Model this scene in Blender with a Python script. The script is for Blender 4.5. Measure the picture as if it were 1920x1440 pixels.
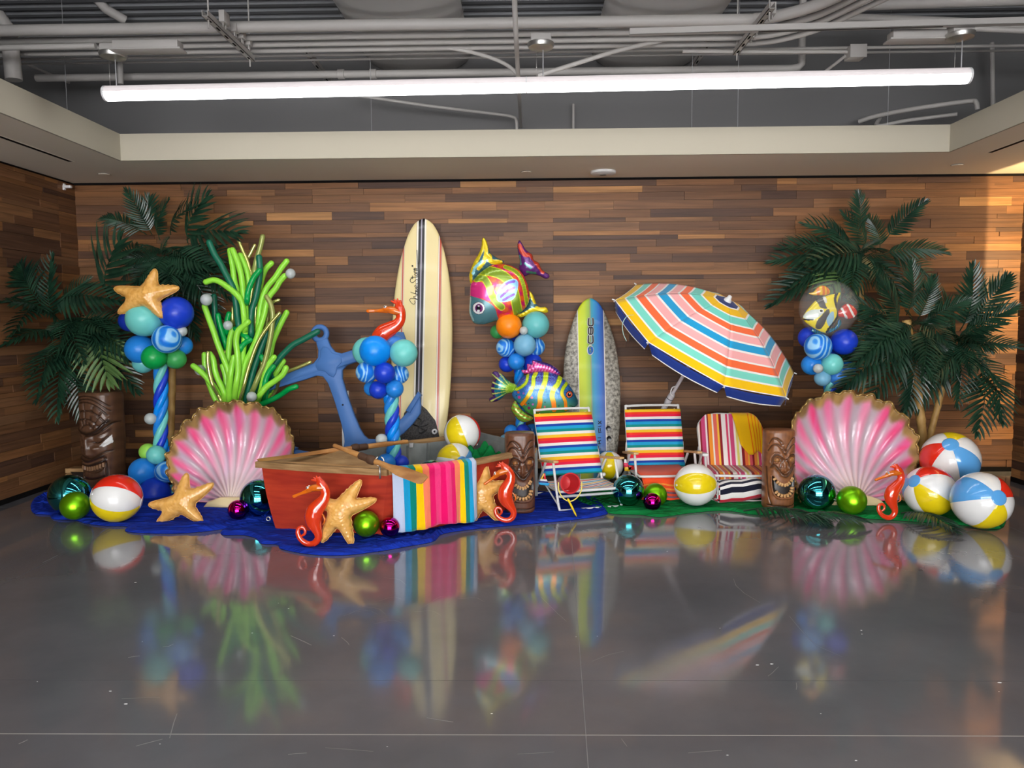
import bpy, bmesh, math, random
import numpy as np
from mathutils import Vector, Matrix, Euler
from mathutils.geometry import delaunay_2d_cdt

for _o in list(bpy.data.objects): bpy.data.objects.remove(_o, do_unlink=True)
scene = bpy.context.scene
COL = scene.collection
rnd = random.Random(7)
PI = math.pi
R = math.radians

# ---------------------------------------------------------------- camera
FPX = 1440.0
cam_d = bpy.data.cameras.new('camera'); cam = bpy.data.objects.new('camera', cam_d); COL.objects.link(cam)
cam_d.sensor_fit = 'HORIZONTAL'; cam_d.sensor_width = 36.0; cam_d.lens = 36.0 * FPX / 1920.0
cam_d.clip_start = 0.05; cam_d.clip_end = 100
CAM = Vector((0, 0, 1.5))
CROT = (Matrix.Rotation(R(1.0), 3, 'Z') @ Matrix.Rotation(R(90 - 4.57), 3, 'X') @ Matrix.Rotation(R(-0.4), 3, 'Z'))
cam.matrix_world = Matrix.Translation(CAM) @ CROT.to_4x4()
scene.camera = cam

# ---------------------------------------------------------------- world, exposure
w = bpy.data.worlds.new('world'); scene.world = w; w.use_nodes = True
w.node_tree.nodes['Background'].inputs[0].default_value = (0.75, 0.78, 0.85, 1)
w.node_tree.nodes['Background'].inputs[1].default_value = 0.12
scene.view_settings.view_transform = 'Standard'
scene.view_settings.look = 'None'
scene.view_settings.gamma = 1.0
scene.view_settings.use_curve_mapping = False
scene.view_settings.exposure = 2.0
LAMP_DOWN = 4.0      # emission of the linear lamps' lower lens
WINDOW = 6.0          # daylit windows behind the viewer
LAMP_UP = 0.13         # glow of the upper half of the lens

def area_light(name, loc, rot, sx, sy, power, col=(1, 1, 1)):
    d = bpy.data.lights.new(name, 'AREA'); d.shape = 'RECTANGLE'; d.size = sx; d.size_y = sy; d.energy = power; d.color = col
    o = bpy.data.objects.new(name, d); COL.objects.link(o); o.location = loc; o.rotation_euler = rot
    return o

# warm wall lamp of the corridor behind the right partition
_d = bpy.data.lights.new('corridor_lamp', 'POINT'); _d.energy = 65; _d.color = (1.0, 0.72, 0.36); _d.shadow_soft_size = 0.06
_o = bpy.data.objects.new('corridor_lamp', _d); COL.objects.link(_o); _o.location = (5.0, 6.0, 1.9)

# ---------------------------------------------------------------- helpers
def at(px, py, Y):
    d = CROT @ Vector(((px - 960) / FPX, -(py - 720) / FPX, -1.0))
    return CAM + d * (Y / d.y)
def fl(px, py, z=0.0):
    d = CROT @ Vector(((px - 960) / FPX, -(py - 720) / FPX, -1.0))
    return CAM + d * ((z - 1.5) / d.z)
def atz(px, py, z): return fl(px, py, z)

def s2l(c):
    out = []
    for v in c[:3]:
        v = v / 255.0
        out.append(v / 12.92 if v <= 0.04045 else ((v + 0.055) / 1.055) ** 2.4)
    return tuple(out)

def _new(name):
    m = bpy.data.materials.new(name); m.use_nodes = True
    nt = m.node_tree; b = nt.nodes['Principled BSDF']
    return m, nt, b
MC = {}
def mat(name, col, rough=0.5, metal=0.0, coat=0.0, spec=0.5, trans=0.0, ior=1.45, emit=0.0, alpha=1.0, sheen=0.0, sss=0.0, bump=None):
    if name in MC: return MC[name]
    m, nt, b = _new(name); c = s2l(col)
    b.inputs['Base Color'].default_value = (*c, 1); b.inputs['Roughness'].default_value = rough
    b.inputs['Metallic'].default_value = metal; b.inputs['Coat Weight'].default_value = coat
    b.inputs['Coat Roughness'].default_value = 0.05
    b.inputs['Specular IOR Level'].default_value = spec; b.inputs['Transmission Weight'].default_value = trans
    b.inputs['IOR'].default_value = ior; b.inputs['Alpha'].default_value = alpha
    b.inputs['Sheen Weight'].default_value = sheen
    if sss: b.inputs['Subsurface Weight'].default_value = sss; b.inputs['Subsurface Scale'].default_value = 0.05
    if emit:
        b.inputs['Emission Color'].default_value = (*c, 1); b.inputs['Emission Strength'].default_value = emit
    if bump:
        sc, st = bump[0], bump[1]
        n = nt.nodes.new('ShaderNodeTexNoise'); n.inputs['Scale'].default_value = sc; n.inputs['Detail'].default_value = 3
        bp = nt.nodes.new('ShaderNodeBump'); bp.inputs['Strength'].default_value = st; bp.inputs['Distance'].default_value = 0.01
        tc = nt.nodes.new('ShaderNodeNewGeometry'); nt.links.new(tc.outputs['Position'], n.inputs['Vector'])
        nt.links.new(n.outputs['Fac'], bp.inputs['Height']); nt.links.new(bp.outputs['Normal'], b.inputs['Normal'])
    MC[name] = m
    return m
def vmat(name, rough=0.5, metal=0.0, coat=0.0, spec=0.5, trans=0.0, sheen=0.0, bump=None, alpha_attr=False):
    """material whose colour is the printed pattern stored on the mesh (attribute Col)"""
    if name in MC: return MC[name]
    m = mat(name, (255, 255, 255), rough, metal, coat, spec, trans, sheen=sheen, bump=bump)
    nt = m.node_tree; a = nt.nodes.new('ShaderNodeAttribute'); a.attribute_name = 'Col'
    b = nt.nodes['Principled BSDF']
    nt.links.new(a.outputs['Color'], b.inputs['Base Color'])
    if alpha_attr: nt.links.new(a.outputs['Alpha'], b.inputs['Alpha'])
    return m
def noisemix(name, c1, c2, scale=(8, 8, 8), detail=4, rough=0.5, spec=0.5, metal=0.0, coat=0.0, bumpst=0.0, lo=0.35, hi=0.65, bdist=0.01):
    """two colours mixed by stretched noise in world space"""
    if name in MC: return MC[name]
    m = mat(name, c1, rough, metal, coat, spec); nt = m.node_tree; b = nt.nodes['Principled BSDF']
    g = nt.nodes.new('ShaderNodeNewGeometry'); mp = nt.nodes.new('ShaderNodeMapping'); mp.inputs['Scale'].default_value = scale
    n = nt.nodes.new('ShaderNodeTexNoise'); n.inputs['Scale'].default_value = 1.0; n.inputs['Detail'].default_value = detail
    r = nt.nodes.new('ShaderNodeValToRGB'); r.color_ramp.elements[0].position = lo; r.color_ramp.elements[1].position = hi
    r.color_ramp.elements[0].color = (*s2l(c1), 1); r.color_ramp.elements[1].color = (*s2l(c2), 1)
    L = nt.links
    L.new(g.outputs['Position'], mp.inputs['Vector']); L.new(mp.outputs[0], n.inputs['Vector']); L.new(n.outputs['Fac'], r.inputs[0]); L.new(r.outputs[0], b.inputs['Base Color'])
    if bumpst:
        bp = nt.nodes.new('ShaderNodeBump'); bp.inputs['Strength'].default_value = bumpst; bp.inputs['Distance'].default_value = bdist
        L.new(n.outputs['Fac'], bp.inputs['Height']); L.new(bp.outputs['Normal'], b.inputs['Normal'])
    return m

ORG = {}
def tag(o, label=None, cat=None, group=None, kind=None):
    if label: o['label'] = label
    if cat: o['category'] = cat
    if group: o['group'] = group
    if kind: o['kind'] = kind
    return o
def thing(name, loc, label, cat, group=None, kind=None):
    o = bpy.data.objects.new(name, None); COL.objects.link(o); o.location = loc; o.empty_display_size = 0.1
    ORG[o] = Vector(loc)
    return tag(o, label, cat, group, kind)
def to_mesh(name, V, F, smooth=True, vcols=None, fcols=None, fmats=None):
    me = bpy.data.meshes.new(name)
    me.from_pydata([tuple(v) for v in V], [], [tuple(f) for f in F])
    if smooth: me.polygons.foreach_set('use_smooth', [True] * len(me.polygons))
    if vcols is not None:
        a = me.color_attributes.new('Col', 'FLOAT_COLOR', 'POINT')
        arr = np.ones((len(V), 4), dtype=np.float32); vc = np.asarray(vcols, dtype=np.float32); arr[:, :vc.shape[1]] = vc
        a.data.foreach_set('color', arr.ravel())
    if fcols is not None:
        a = me.color_attributes.new('Col', 'FLOAT_COLOR', 'CORNER')
        arr = []
        for f, c in zip(F, fcols):
            c4 = (*c, 1.0) if len(c) == 3 else c
            arr.extend(c4 * len(f))
        a.data.foreach_set('color', np.asarray(arr, dtype=np.float32))
    if fmats is not None: me.polygons.foreach_set('material_index', fmats)
    me.update()
    return me
def mk(name, VF, m, parent=None, smooth=True, vcols=None, fcols=None, fmats=None, autosmooth=None, base=True):
    """world-space verts/faces -> mesh object; children share their thing's origin, top-level ones sit at their base"""
    V, F = VF
    V = [Vector(v) for v in V]
    if parent is not None: org = ORG[parent]
    else:
        A = np.array([tuple(v) for v in V]); mn = A.min(0); mx = A.max(0)
        org = Vector(((mn[0] + mx[0]) / 2, (mn[1] + mx[1]) / 2, mn[2]))
    me = to_mesh(name, [v - org for v in V], F, smooth, vcols, fcols, fmats)
    o = bpy.data.objects.new(name, me); COL.objects.link(o)
    for mm in (m if isinstance(m, (list, tuple)) else [m]): me.materials.append(mm)
    if parent is None: o.location = org
    else: o.parent = parent
    ORG[o] = org
    if autosmooth is not None and smooth:
        shade_angle(me, autosmooth)
    return o
def shade_angle(me, ang):
    bm = bmesh.new(); bm.from_mesh(me)
    for e in bm.edges:
        if len(e.link_faces) == 2 and e.calc_face_angle(0) > R(ang): e.smooth = False
    bm.to_mesh(me); bm.free()
def inst(name, me, m, parent, M):
    """object sharing mesh data, world matrix M, under parent (or top-level)"""
    o = bpy.data.objects.new(name, me); COL.objects.link(o)
    if parent is not None:
        o.parent = parent; o.matrix_local = Matrix.Translation(-ORG[parent]) @ M
    else: o.matrix_local = M
    ORG[o] = M.translation.copy()
    if m is not None:
        if len(me.materials) == 0: me.materials.append(m)
        o.material_slots[0].link = 'OBJECT'; o.material_slots[0].material = m
    return o
def xf(VF, M):
    return [M @ Vector(v) for v in VF[0]], VF[1]
def join(*parts):
    V = []; F = []
    for v, f in parts:
        n = len(V); V.extend(v); F.extend([tuple(i + n for i in q) for q in f])
    return V, F
def box(x0, x1, y0, y1, z0, z1):
    V = [(x, y, z) for z in (z0, z1) for y in (y0, y1) for x in (x0, x1)]
    F = [(0, 2, 3, 1), (4, 5, 7, 6), (0, 1, 5, 4), (2, 6, 7, 3), (0, 4, 6, 2), (1, 3, 7, 5)]
    return V, F
def rbox(x0, x1, y0, y1, z0, z1, b=0.01, seg=2):
    bm = bmesh.new(); bmesh.ops.create_cube(bm, size=1.0)
    for v in bm.verts: v.co = Vector((x0 + (v.co.x + .5) * (x1 - x0), y0 + (v.co.y + .5) * (y1 - y0), z0 + (v.co.z + .5) * (z1 - z0)))
    b = min(b, (x1 - x0) * .49, (y1 - y0) * .49, (z1 - z0) * .49)
    bmesh.ops.bevel(bm, geom=list(bm.edges), offset=b, segments=seg, affect='EDGES', profile=.5)
    bm.verts.index_update()
    V = [v.co.copy() for v in bm.verts]; F = [tuple(v.index for v in f.verts) for f in bm.faces]; bm.free()
    return V, F
def cat_rom(P, n=8, closed=False):
    P = [Vector(p) for p in P]; out = []
    N = len(P)
    rng = range(N) if closed else range(N - 1)
    for i in rng:
        p0 = P[(i - 1) % N] if (closed or i > 0) else P[0] * 2 - P[1]
        p1 = P[i]; p2 = P[(i + 1) % N]
        p3 = P[(i + 2) % N] if (closed or i + 2 < N) else P[-1] * 2 - P[-2]
        for k in range(n):
            t = k / n
            out.append(0.5 * ((2 * p1) + (p2 - p0) * t + (2 * p0 - 5 * p1 + 4 * p2 - p3) * t * t + (3 * p1 - p0 - 3 * p2 + p3) * t ** 3))
    if not closed: out.append(P[-1].copy())
    return out
def lerp_list(L, n):
    L = list(L); out = []
    for i in range(n):
        t = i / (n - 1) * (len(L) - 1); k = min(int(t), len(L) - 2); out.append(L[k] + (L[k + 1] - L[k]) * (t - k))
    return out
def tube(P, rad, n=10, cap='round', closed=False, flat=1.0, up=None):
    """sweep a circle along P (world points); rad: number or list; round, flat or no caps"""
    P = [Vector(p) for p in P]; N = len(P)
    rad = [rad] * N if not isinstance(rad, (list, tuple)) else list(rad)
    if len(rad) != N: rad = lerp_list(rad, N)
    T = []
    for i in range(N):
        a = P[i - 1] if (i > 0 or closed) else P[i]; b = P[(i + 1) % N] if (i < N - 1 or closed) else P[i]
        t = (b - a); T.append(t.normalized() if t.length > 1e-9 else Vector((0, 0, 1)))
    if up is None:
        up = Vector((0, 1, 0)) if abs(T[0].y) < .9 else Vector((1, 0, 0))
    u = (up - T[0] * up.dot(T[0])).normalized()
    V = []; F = []; rings = []
    def ring(c, u, v, r):
        k = len(V)
        for j in range(n):
            a = 2 * PI * j / n; V.append(c + u * (math.cos(a) * r) + v * (math.sin(a) * r * flat))
        rings.append(k)
    frames = []
    for i in range(N):
        if i > 0:
            u = (u - T[i] * u.dot(T[i]))
            u = u.normalized() if u.length > 1e-9 else up
        v = T[i].cross(u); frames.append((u.copy(), v))
    if cap == 'round' and not closed:
        for q in (75, 50, 25):
            a = R(q); ring(P[0] - T[0] * (rad[0] * math.sin(a)), *frames[0], rad[0] * math.cos(a))
    for i in range(N): ring(P[i], *frames[i], rad[i])
    if cap == 'round' and not closed:
        for q in (25, 50, 75):
            a = R(q); ring(P[-1] + T[-1] * (rad[-1] * math.sin(a)), *frames[-1], rad[-1] * math.cos(a))
    for a, b in zip(rings[:-1], rings[1:]):
        for j in range(n): F.append((a + j, a + (j + 1) % n, b + (j + 1) % n, b + j))
    if closed:
        a, b = rings[-1], rings[0]
        for j in range(n): F.append((a + j, a + (j + 1) % n, b + (j + 1) % n, b + j))
    elif cap:
        F.append(tuple(range(rings[0] + n - 1, rings[0] - 1, -1))); F.append(tuple(range(rings[-1], rings[-1] + n)))
    return V, F
def rod(a, b, r, n=10): return tube([a, b], r, n, cap='flat')
def lathe(prof, n=32, M=None):
    """profile [(r,z)] around z"""
    V = []; F = []
    for r, z in prof:
        for j in range(n):
            a = 2 * PI * j / n; V.append(Vector((r * math.cos(a), r * math.sin(a), z)))
    for i in range(len(prof) - 1):
        for j in range(n):
            F.append((i * n + j, i * n + (j + 1) % n, (i + 1) * n + (j + 1) % n, (i + 1) * n + j))
    if prof[0][0] > 1e-6: F.append(tuple(range(n - 1, -1, -1)))
    if prof[-1][0] > 1e-6: F.append(tuple(range((len(prof) - 1) * n, len(prof) * n)))
    if M is not None: V = [M @ v for v in V]
    return V, F
def grid(nu, nv, fn):
    V = [Vector(fn(i / (nu - 1), j / (nv - 1))) for j in range(nv) for i in range(nu)]
    F = [(j * nu + i, j * nu + i + 1, (j + 1) * nu + i + 1, (j + 1) * nu + i) for j in range(nv - 1) for i in range(nu - 1)]
    return V, F
def sheet(nu, nv, fn, th=0.004):
    """closed thin sheet with real thickness: fn(u,v)-> front point; the back is offset along the normal"""
    V, F = grid(nu, nv, fn)
    N = [Vector((0, 0, 0)) for _ in V]
    for f in F:
        nn = (V[f[2]] - V[f[0]]).cross(V[f[3]] - V[f[1]])
        for i in f: N[i] += nn
    B = [v - (nn.normalized() * th if nn.length > 0 else Vector((0, th, 0))) for v, nn in zip(V, N)]
    n = len(V); F2 = [tuple(i + n for i in reversed(f)) for f in F]
    E = []
    per = [i for i in range(nu)] + [j * nu + nu - 1 for j in range(1, nv)] + [(nv - 1) * nu + i for i in range(nu - 2, -1, -1)] + [j * nu for j in range(nv - 2, 0, -1)]
    for a, b in zip(per, per[1:] + per[:1]): E.append((b, a, a + n, b + n))
    return V + B, F + F2 + E
def sphere_vf(r=1.0, nu=32, nv=20):
    prof = [(max(1e-7, r * math.sin(PI * i / nv)), -r * math.cos(PI * i / nv)) for i in range(nv + 1)]
    prof[0] = (1e-7, -r); prof[-1] = (1e-7, r)
    return lathe(prof, nu)
def inside(P, poly):
    P = np.asarray(P); poly = np.asarray(poly); x, y = P[:, 0], P[:, 1]; c = np.zeros(len(P), bool)
    n = len(poly); j = n - 1
    for i in range(n):
        xi, yi = poly[i]; xj, yj = poly[j]
        cond = ((yi > y) != (yj > y)) & (x < (xj - xi) * (y - yi) / (yj - yi + 1e-30) + xi)
        c ^= cond; j = i
    return c
def seg_dist(P, poly, closed=True):
    """distance of points to a polyline"""
    P = np.asarray(P, float); A = np.asarray(poly, float); B = np.roll(A, -1, 0)
    if not closed: A, B = A[:-1], B[:-1]
    best = np.full(len(P), 1e9)
    for a, b in zip(A, B):
        d = b - a; L = d @ d
        t = np.clip(((P - a) @ d) / (L if L > 0 else 1), 0, 1)
        q = a + t[:, None] * d
        best = np.minimum(best, np.hypot(P[:, 0] - q[:, 0], P[:, 1] - q[:, 1]))
    return best
def resample(poly, sp, closed=True):
    P = [Vector(p) for p in poly]
    if closed: P = P + [P[0]]
    L = [0]
    for a, b in zip(P[:-1], P[1:]): L.append(L[-1] + (b - a).length)
    n = max(6, int(L[-1] / sp)); out = []; k = 0
    for i in range(n if closed else n + 1):
        s = L[-1] * i / n
        while k < len(L) - 2 and L[k + 1] < s: k += 1
        t = (s - L[k]) / max(1e-9, L[k + 1] - L[k]); out.append(P[k] + (P[k + 1] - P[k]) * t)
    return out
def tri2d(outline, sp):
    """triangulate a closed 2D outline with an even interior grid; returns points, triangles, boundary count"""
    B = [(p[0], p[1]) for p in resample([Vector((p[0], p[1])) for p in outline], sp)]
    A = np.array(B); mn, mx = A.min(0), A.max(0)
    pts = []
    h = sp * .866; j = 0; y = mn[1]
    while y < mx[1]:
        x = mn[0] + (sp / 2 if j % 2 else 0)
        while x < mx[0]: pts.append((x, y)); x += sp
        y += h; j += 1
    pts = np.array(pts); keep = inside(pts, A); pts = pts[keep]
    if len(pts):
        d = seg_dist(pts, A); pts = pts[d > sp * .55]
    allp = [Vector(p) for p in B] + [Vector((p[0], p[1])) for p in pts]
    nb = len(B)
    v, e, f, ov, oe, of = delaunay_2d_cdt(allp, [(i, (i + 1) % nb) for i in range(nb)], [], 1, 1e-7)
    bset = set()
    for i, o in enumerate(ov):
        if any(k < nb for k in o): bset.add(i)
    P = np.array([(q[0], q[1]) for q in v]); T = [tuple(t) for t in f]
    isb = np.zeros(len(P), bool); isb[list(bset)] = True
    return P, T, isb
def poisson(P, T, isb, it=1500):
    E = set()
    for t in T:
        for a, b in ((t[0], t[1]), (t[1], t[2]), (t[2], t[0])): E.add((min(a, b), max(a, b)))
    E = np.array(list(E)); a = np.concatenate([E[:, 0], E[:, 1]]); b = np.concatenate([E[:, 1], E[:, 0]])
    L2 = ((P[a] - P[b]) ** 2).sum(1); n = len(P)
    deg = np.bincount(a, minlength=n).astype(float); deg[deg == 0] = 1
    src = np.bincount(a, L2, n) / deg / 4
    u = np.zeros(n)
    for _ in range(it):
        u = np.bincount(a, u[b], n) / deg + src; u[isb] = 0
    return u
def pillow(outline, sp, kf=1.0, kb=1.0, hfun=None, it=1500):
    """inflated shape over a 2D outline: returns verts (x, depth, z) with front at -y, faces, 2D coords per vertex, height"""
    P, T, isb = tri2d(outline, sp)
    u = poisson(P, T, isb, it); h = np.sqrt(np.maximum(0, 2 * u))
    if hfun is not None: h = hfun(P, h)
    V = [Vector((p[0], -hh * kf, p[1])) for p, hh in zip(P, h)]
    idx = {}; V2 = []
    n = len(V)
    for i in range(n):
        if isb[i]: idx[i] = i
        else: idx[i] = n + len(V2); V2.append(Vector((P[i][0], h[i] * kb, P[i][1])))
    F = []
    for t in T:
        a, b, c = t
        area = (P[b][0] - P[a][0]) * (P[c][1] - P[a][1]) - (P[c][0] - P[a][0]) * (P[b][1] - P[a][1])
        if area < 0: a, b, c = a, c, b
        F.append((a, b, c)); F.append((idx[a], idx[c], idx[b]))
    uv = np.concatenate([P, P[~isb]]); side = np.concatenate([np.zeros(n), np.ones(len(V2))])
    hh = np.concatenate([h, h[~isb]])
    return V + V2, F, uv, side, hh
def frame(cx, cy, Y):
    """local frame of a thing seen around pixel (cx,cy) at depth Y: origin and metres per pixel"""
    return at(cx, cy, Y), (Y / FPX) * 1.003
def lp(pts, cx, cy, s):
    return [((p[0] - cx) * s, (cy - p[1]) * s) for p in pts]
# ================================================================ the room
BACK_Y = 7.6; LEFT_X = -4.42; CEIL = 2.89; RIGHT_X = 4.52; DECK = 4.3
m_soffit = mat('soffit_paint', (236, 226, 208), 0.75, spec=0.2)
m_fascia = mat('fascia_paint', (178, 171, 154), 0.7, spec=0.2)
m_dark = mat('reveal_black', (18, 16, 16), 0.8, spec=0.1)
m_plenum = mat('plenum_grey', (118, 117, 117), 0.8, spec=0.2)
m_deck = mat('deck_grey', (120, 121, 124), 0.65)
m_pipe = mat('painted_pipe', (176, 172, 168), 0.5)
m_white = mat('white_paint', (224, 224, 224), 0.5)
m_far = mat("far_wall_paint", (205, 203, 200), 0.8)

# ---- floor: polished dark concrete cast in slabs
def floor_mat():
    m = mat('polished_concrete', (60, 58, 60), 0.1, ior=1.95); nt = m.node_tree; b = nt.nodes['Principled BSDF']; L = nt.links
    g = nt.nodes.new('ShaderNodeNewGeometry')
    n1 = nt.nodes.new('ShaderNodeTexNoise'); n1.inputs['Scale'].default_value = 0.9; n1.inputs['Detail'].default_value = 7; n1.inputs['Roughness'].default_value = .6
    L.new(g.outputs['Position'], n1.inputs['Vector'])
    r1 = nt.nodes.new('ShaderNodeValToRGB'); r1.color_ramp.elements[0].position = .3; r1.color_ramp.elements[1].position = .72
    r1.color_ramp.elements[0].color = (*s2l((92, 92, 96)), 1); r1.color_ramp.elements[1].color = (*s2l((114, 114, 118)), 1)
    L.new(n1.outputs['Fac'], r1.inputs[0]); L.new(r1.outputs[0], b.inputs['Base Color'])
    n2 = nt.nodes.new('ShaderNodeTexNoise'); n2.inputs['Scale'].default_value = 2.2; n2.inputs['Detail'].default_value = 6
    mp = nt.nodes.new('ShaderNodeMapping'); mp.inputs['Scale'].default_value = (1, .45, 1); L.new(g.outputs['Position'], mp.inputs['Vector']); L.new(mp.outputs[0], n2.inputs['Vector'])
    r2 = nt.nodes.new('ShaderNodeMapRange'); r2.inputs[1].default_value = .3; r2.inputs[2].default_value = .75; r2.inputs[3].default_value = .05; r2.inputs[4].default_value = .14
    L.new(n2.outputs['Fac'], r2.inputs[0]); L.new(r2.outputs[0], b.inputs['Roughness'])
    n3 = nt.nodes.new('ShaderNodeTexNoise'); n3.inputs['Scale'].default_value = 5.0; n3.inputs['Detail'].default_value = 2
    L.new(g.outputs['Position'], n3.inputs['Vector'])
    bp = nt.nodes.new('ShaderNodeBump'); bp.inputs['Strength'].default_value = .05; bp.inputs['Distance'].default_value = .004
    L.new(n3.outputs['Fac'], bp.inputs['Height']); L.new(bp.outputs[0], b.inputs['Normal'])
    return m
m_floor = floor_mat()
m_joint = mat('joint_filler', (168, 164, 158), 0.7)
m_joint2 = mat('saw_cut', (136, 134, 134), 0.6)
floor = mk('floor', box(-6.5, 7.5, -7, BACK_Y + .1, -.12, -.012), m_joint2, smooth=False); tag(floor, kind='structure')
J1 = fl(960, 1378).y; J2 = fl(960, 1276).y; J3 = J1 + (J2 - J1) + 2.3
xs = [-6.5, -3.05, .215, 3.5, 7.5]; ys = [-7, -4, -1, J1, J2, 6.2, BACK_Y + .1]
def jx(y):  # the long joint runs very slightly askew
    a = fl(1070, 985); b = fl(1103, 1440); t = (y - b.y) / (a.y - b.y); return b.x + (a.x - b.x) * t
for i in range(4):
    for j in range(6):
        g = .0016
        y0, y1 = ys[j] + g, ys[j + 1] - g
        def ex(k, y): return jx(y) if k == 2 else xs[k]
        V, F = box(0, 1, 0, 1, -.012, 0)
        P = {(0, 0): (ex(i, y0) + g, y0), (1, 0): (ex(i + 1, y0) - g, y0), (0, 1): (ex(i, y1) + g, y1), (1, 1): (ex(i + 1, y1) - g, y1)}
        V = [(*P[(x, y)], z) for x, y, z in V]
        mk('slab', (V, F), m_floor, floor, smooth=False)
mk('joint_filler', ([(jx(-6.9) - .0013, -6.9, .0001), (jx(-6.9) + .0013, -6.9, .0001), (jx(7.5) + .0013, 7.5, .0001), (jx(7.5) - .0013, 7.5, .0001)], [(0, 1, 2, 3)]), m_joint2, floor, smooth=False)
mk('joint_filler', box(-6.4, 7.4, J1 - .0022, J1 + .0022, -.01, .0002), m_joint, floor, smooth=False)
# scuffs and specks of plaster dust on the polish
m_scuff = mat("scuff", (130, 128, 128), 0.5)
sc = random.Random(3)
def scuff(pts, wd):
    P = [fl(*p) for p in pts]; V = []; F = []
    for i, p in enumerate(P):
        t = (P[min(i + 1, len(P) - 1)] - P[max(i - 1, 0)]).normalized(); n = Vector((-t.y, t.x, 0))
        ww = wd * (0.25 + .75 * math.sin(PI * (i + .5) / len(P))); V += [p + n * ww + Vector((0, 0, .0004)), p - n * ww + Vector((0, 0, .0004))]
    F = [(2 * i, 2 * i + 1, 2 * i + 3, 2 * i + 2) for i in range(len(P) - 1)]
    return V, F
scf = [scuff([(35, 1395), (44, 1391), (52, 1387)], .003), scuff([(255, 1399), (285, 1391), (305, 1386)], .0025), scuff([(318, 1384), (326, 1355), (332, 1338)], .002),
       scuff([(1480, 1155), (1492, 1170), (1505, 1185), (1530, 1210), (1580, 1232)], .001), scuff([(1375, 1085), (1380, 1098), (1395, 1112), (1425, 1130)], .001),
       scuff([(1290, 1412), (1325, 1409), (1354, 1407)], .0015), scuff([(970, 1414), (1010, 1412), (1040, 1410)], .0012), scuff([(1165, 1385), (1170, 1392), (1176, 1400)], .001),
       scuff([(540, 1415), (555, 1413), (575, 1412)], .0022), scuff([(800, 1346), (830, 1351), (850, 1354)], .003), scuff([(545, 1192), (570, 1203), (584, 1210)], .003),
       scuff([(240, 1233), (252, 1231), (262, 1230)], .004), scuff([(305, 1213), (316, 1212), (325, 1208)], .003), scuff([(610, 1402), (650, 1405), (700, 1409)], .0012), scuff([(640, 1195), (652, 1205), (655, 1210)], .0015),
       scuff([(228, 1310), (260, 1309), (300, 1308)], .0014), scuff([(80, 1055), (95, 1048), (108, 1041)], .002), scuff([(1015, 1120), (1045, 1150), (1062, 1165)], .0012),
       scuff([(1440, 1268), (1448, 1262), (1460, 1250)], .0012), scuff([(1493, 1280), (1494, 1287), (1493, 1293)], .0015), scuff([(1110, 1240), (1140, 1228), (1170, 1221)], .001)]
for k in range(9):
    x = sc.uniform(640, 900); y = sc.uniform(1080, 1170); a = sc.uniform(-.8, .8)
    scf.append(scuff([(x + t * 26 * math.cos(a), y + t * 13 * math.sin(a) + 5 * t * t * (t - 2)) for t in (0, .5, 1, 1.5, 2)], .0007))
mk('scuff_marks', join(*scf), m_scuff, floor, smooth=False)
sp_ = []
for (x, y, r) in [(207, 1296, .004), (236, 1320, .005), (254, 1092, .005), (541, 1141, .003), (522, 1131, .002), (473, 1187, .003), (626, 1192, .003), (1874, 1280, .006), (1420, 1247, .005), (1447, 1245, .005), (1615, 1182, .003), (1364, 1416, .003), (1539, 1338, .002), (1080, 1194, .002), (1350, 1178, .002), (922, 1338, .003), (70, 1278, .002), (1616, 1189, .002), (1873, 1297, .002), (267, 1203, .002), (726, 1400, .002), (300, 1395, .002), (1605, 1426, .003), (1251, 1034, .003), (1120, 1193, .002)]:
    p = fl(x, y); sp_.append(lathe([(r, 0.0002), (r * .8, r * .5), (1e-6, r * .6)], 6, Matrix.Translation(p) @ Matrix.Diagonal((1.6, .7, .5, 1))))
mk('dust_specks', join(*sp_), m_white, floor, smooth=False)['kind'] = 'stuff'

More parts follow.
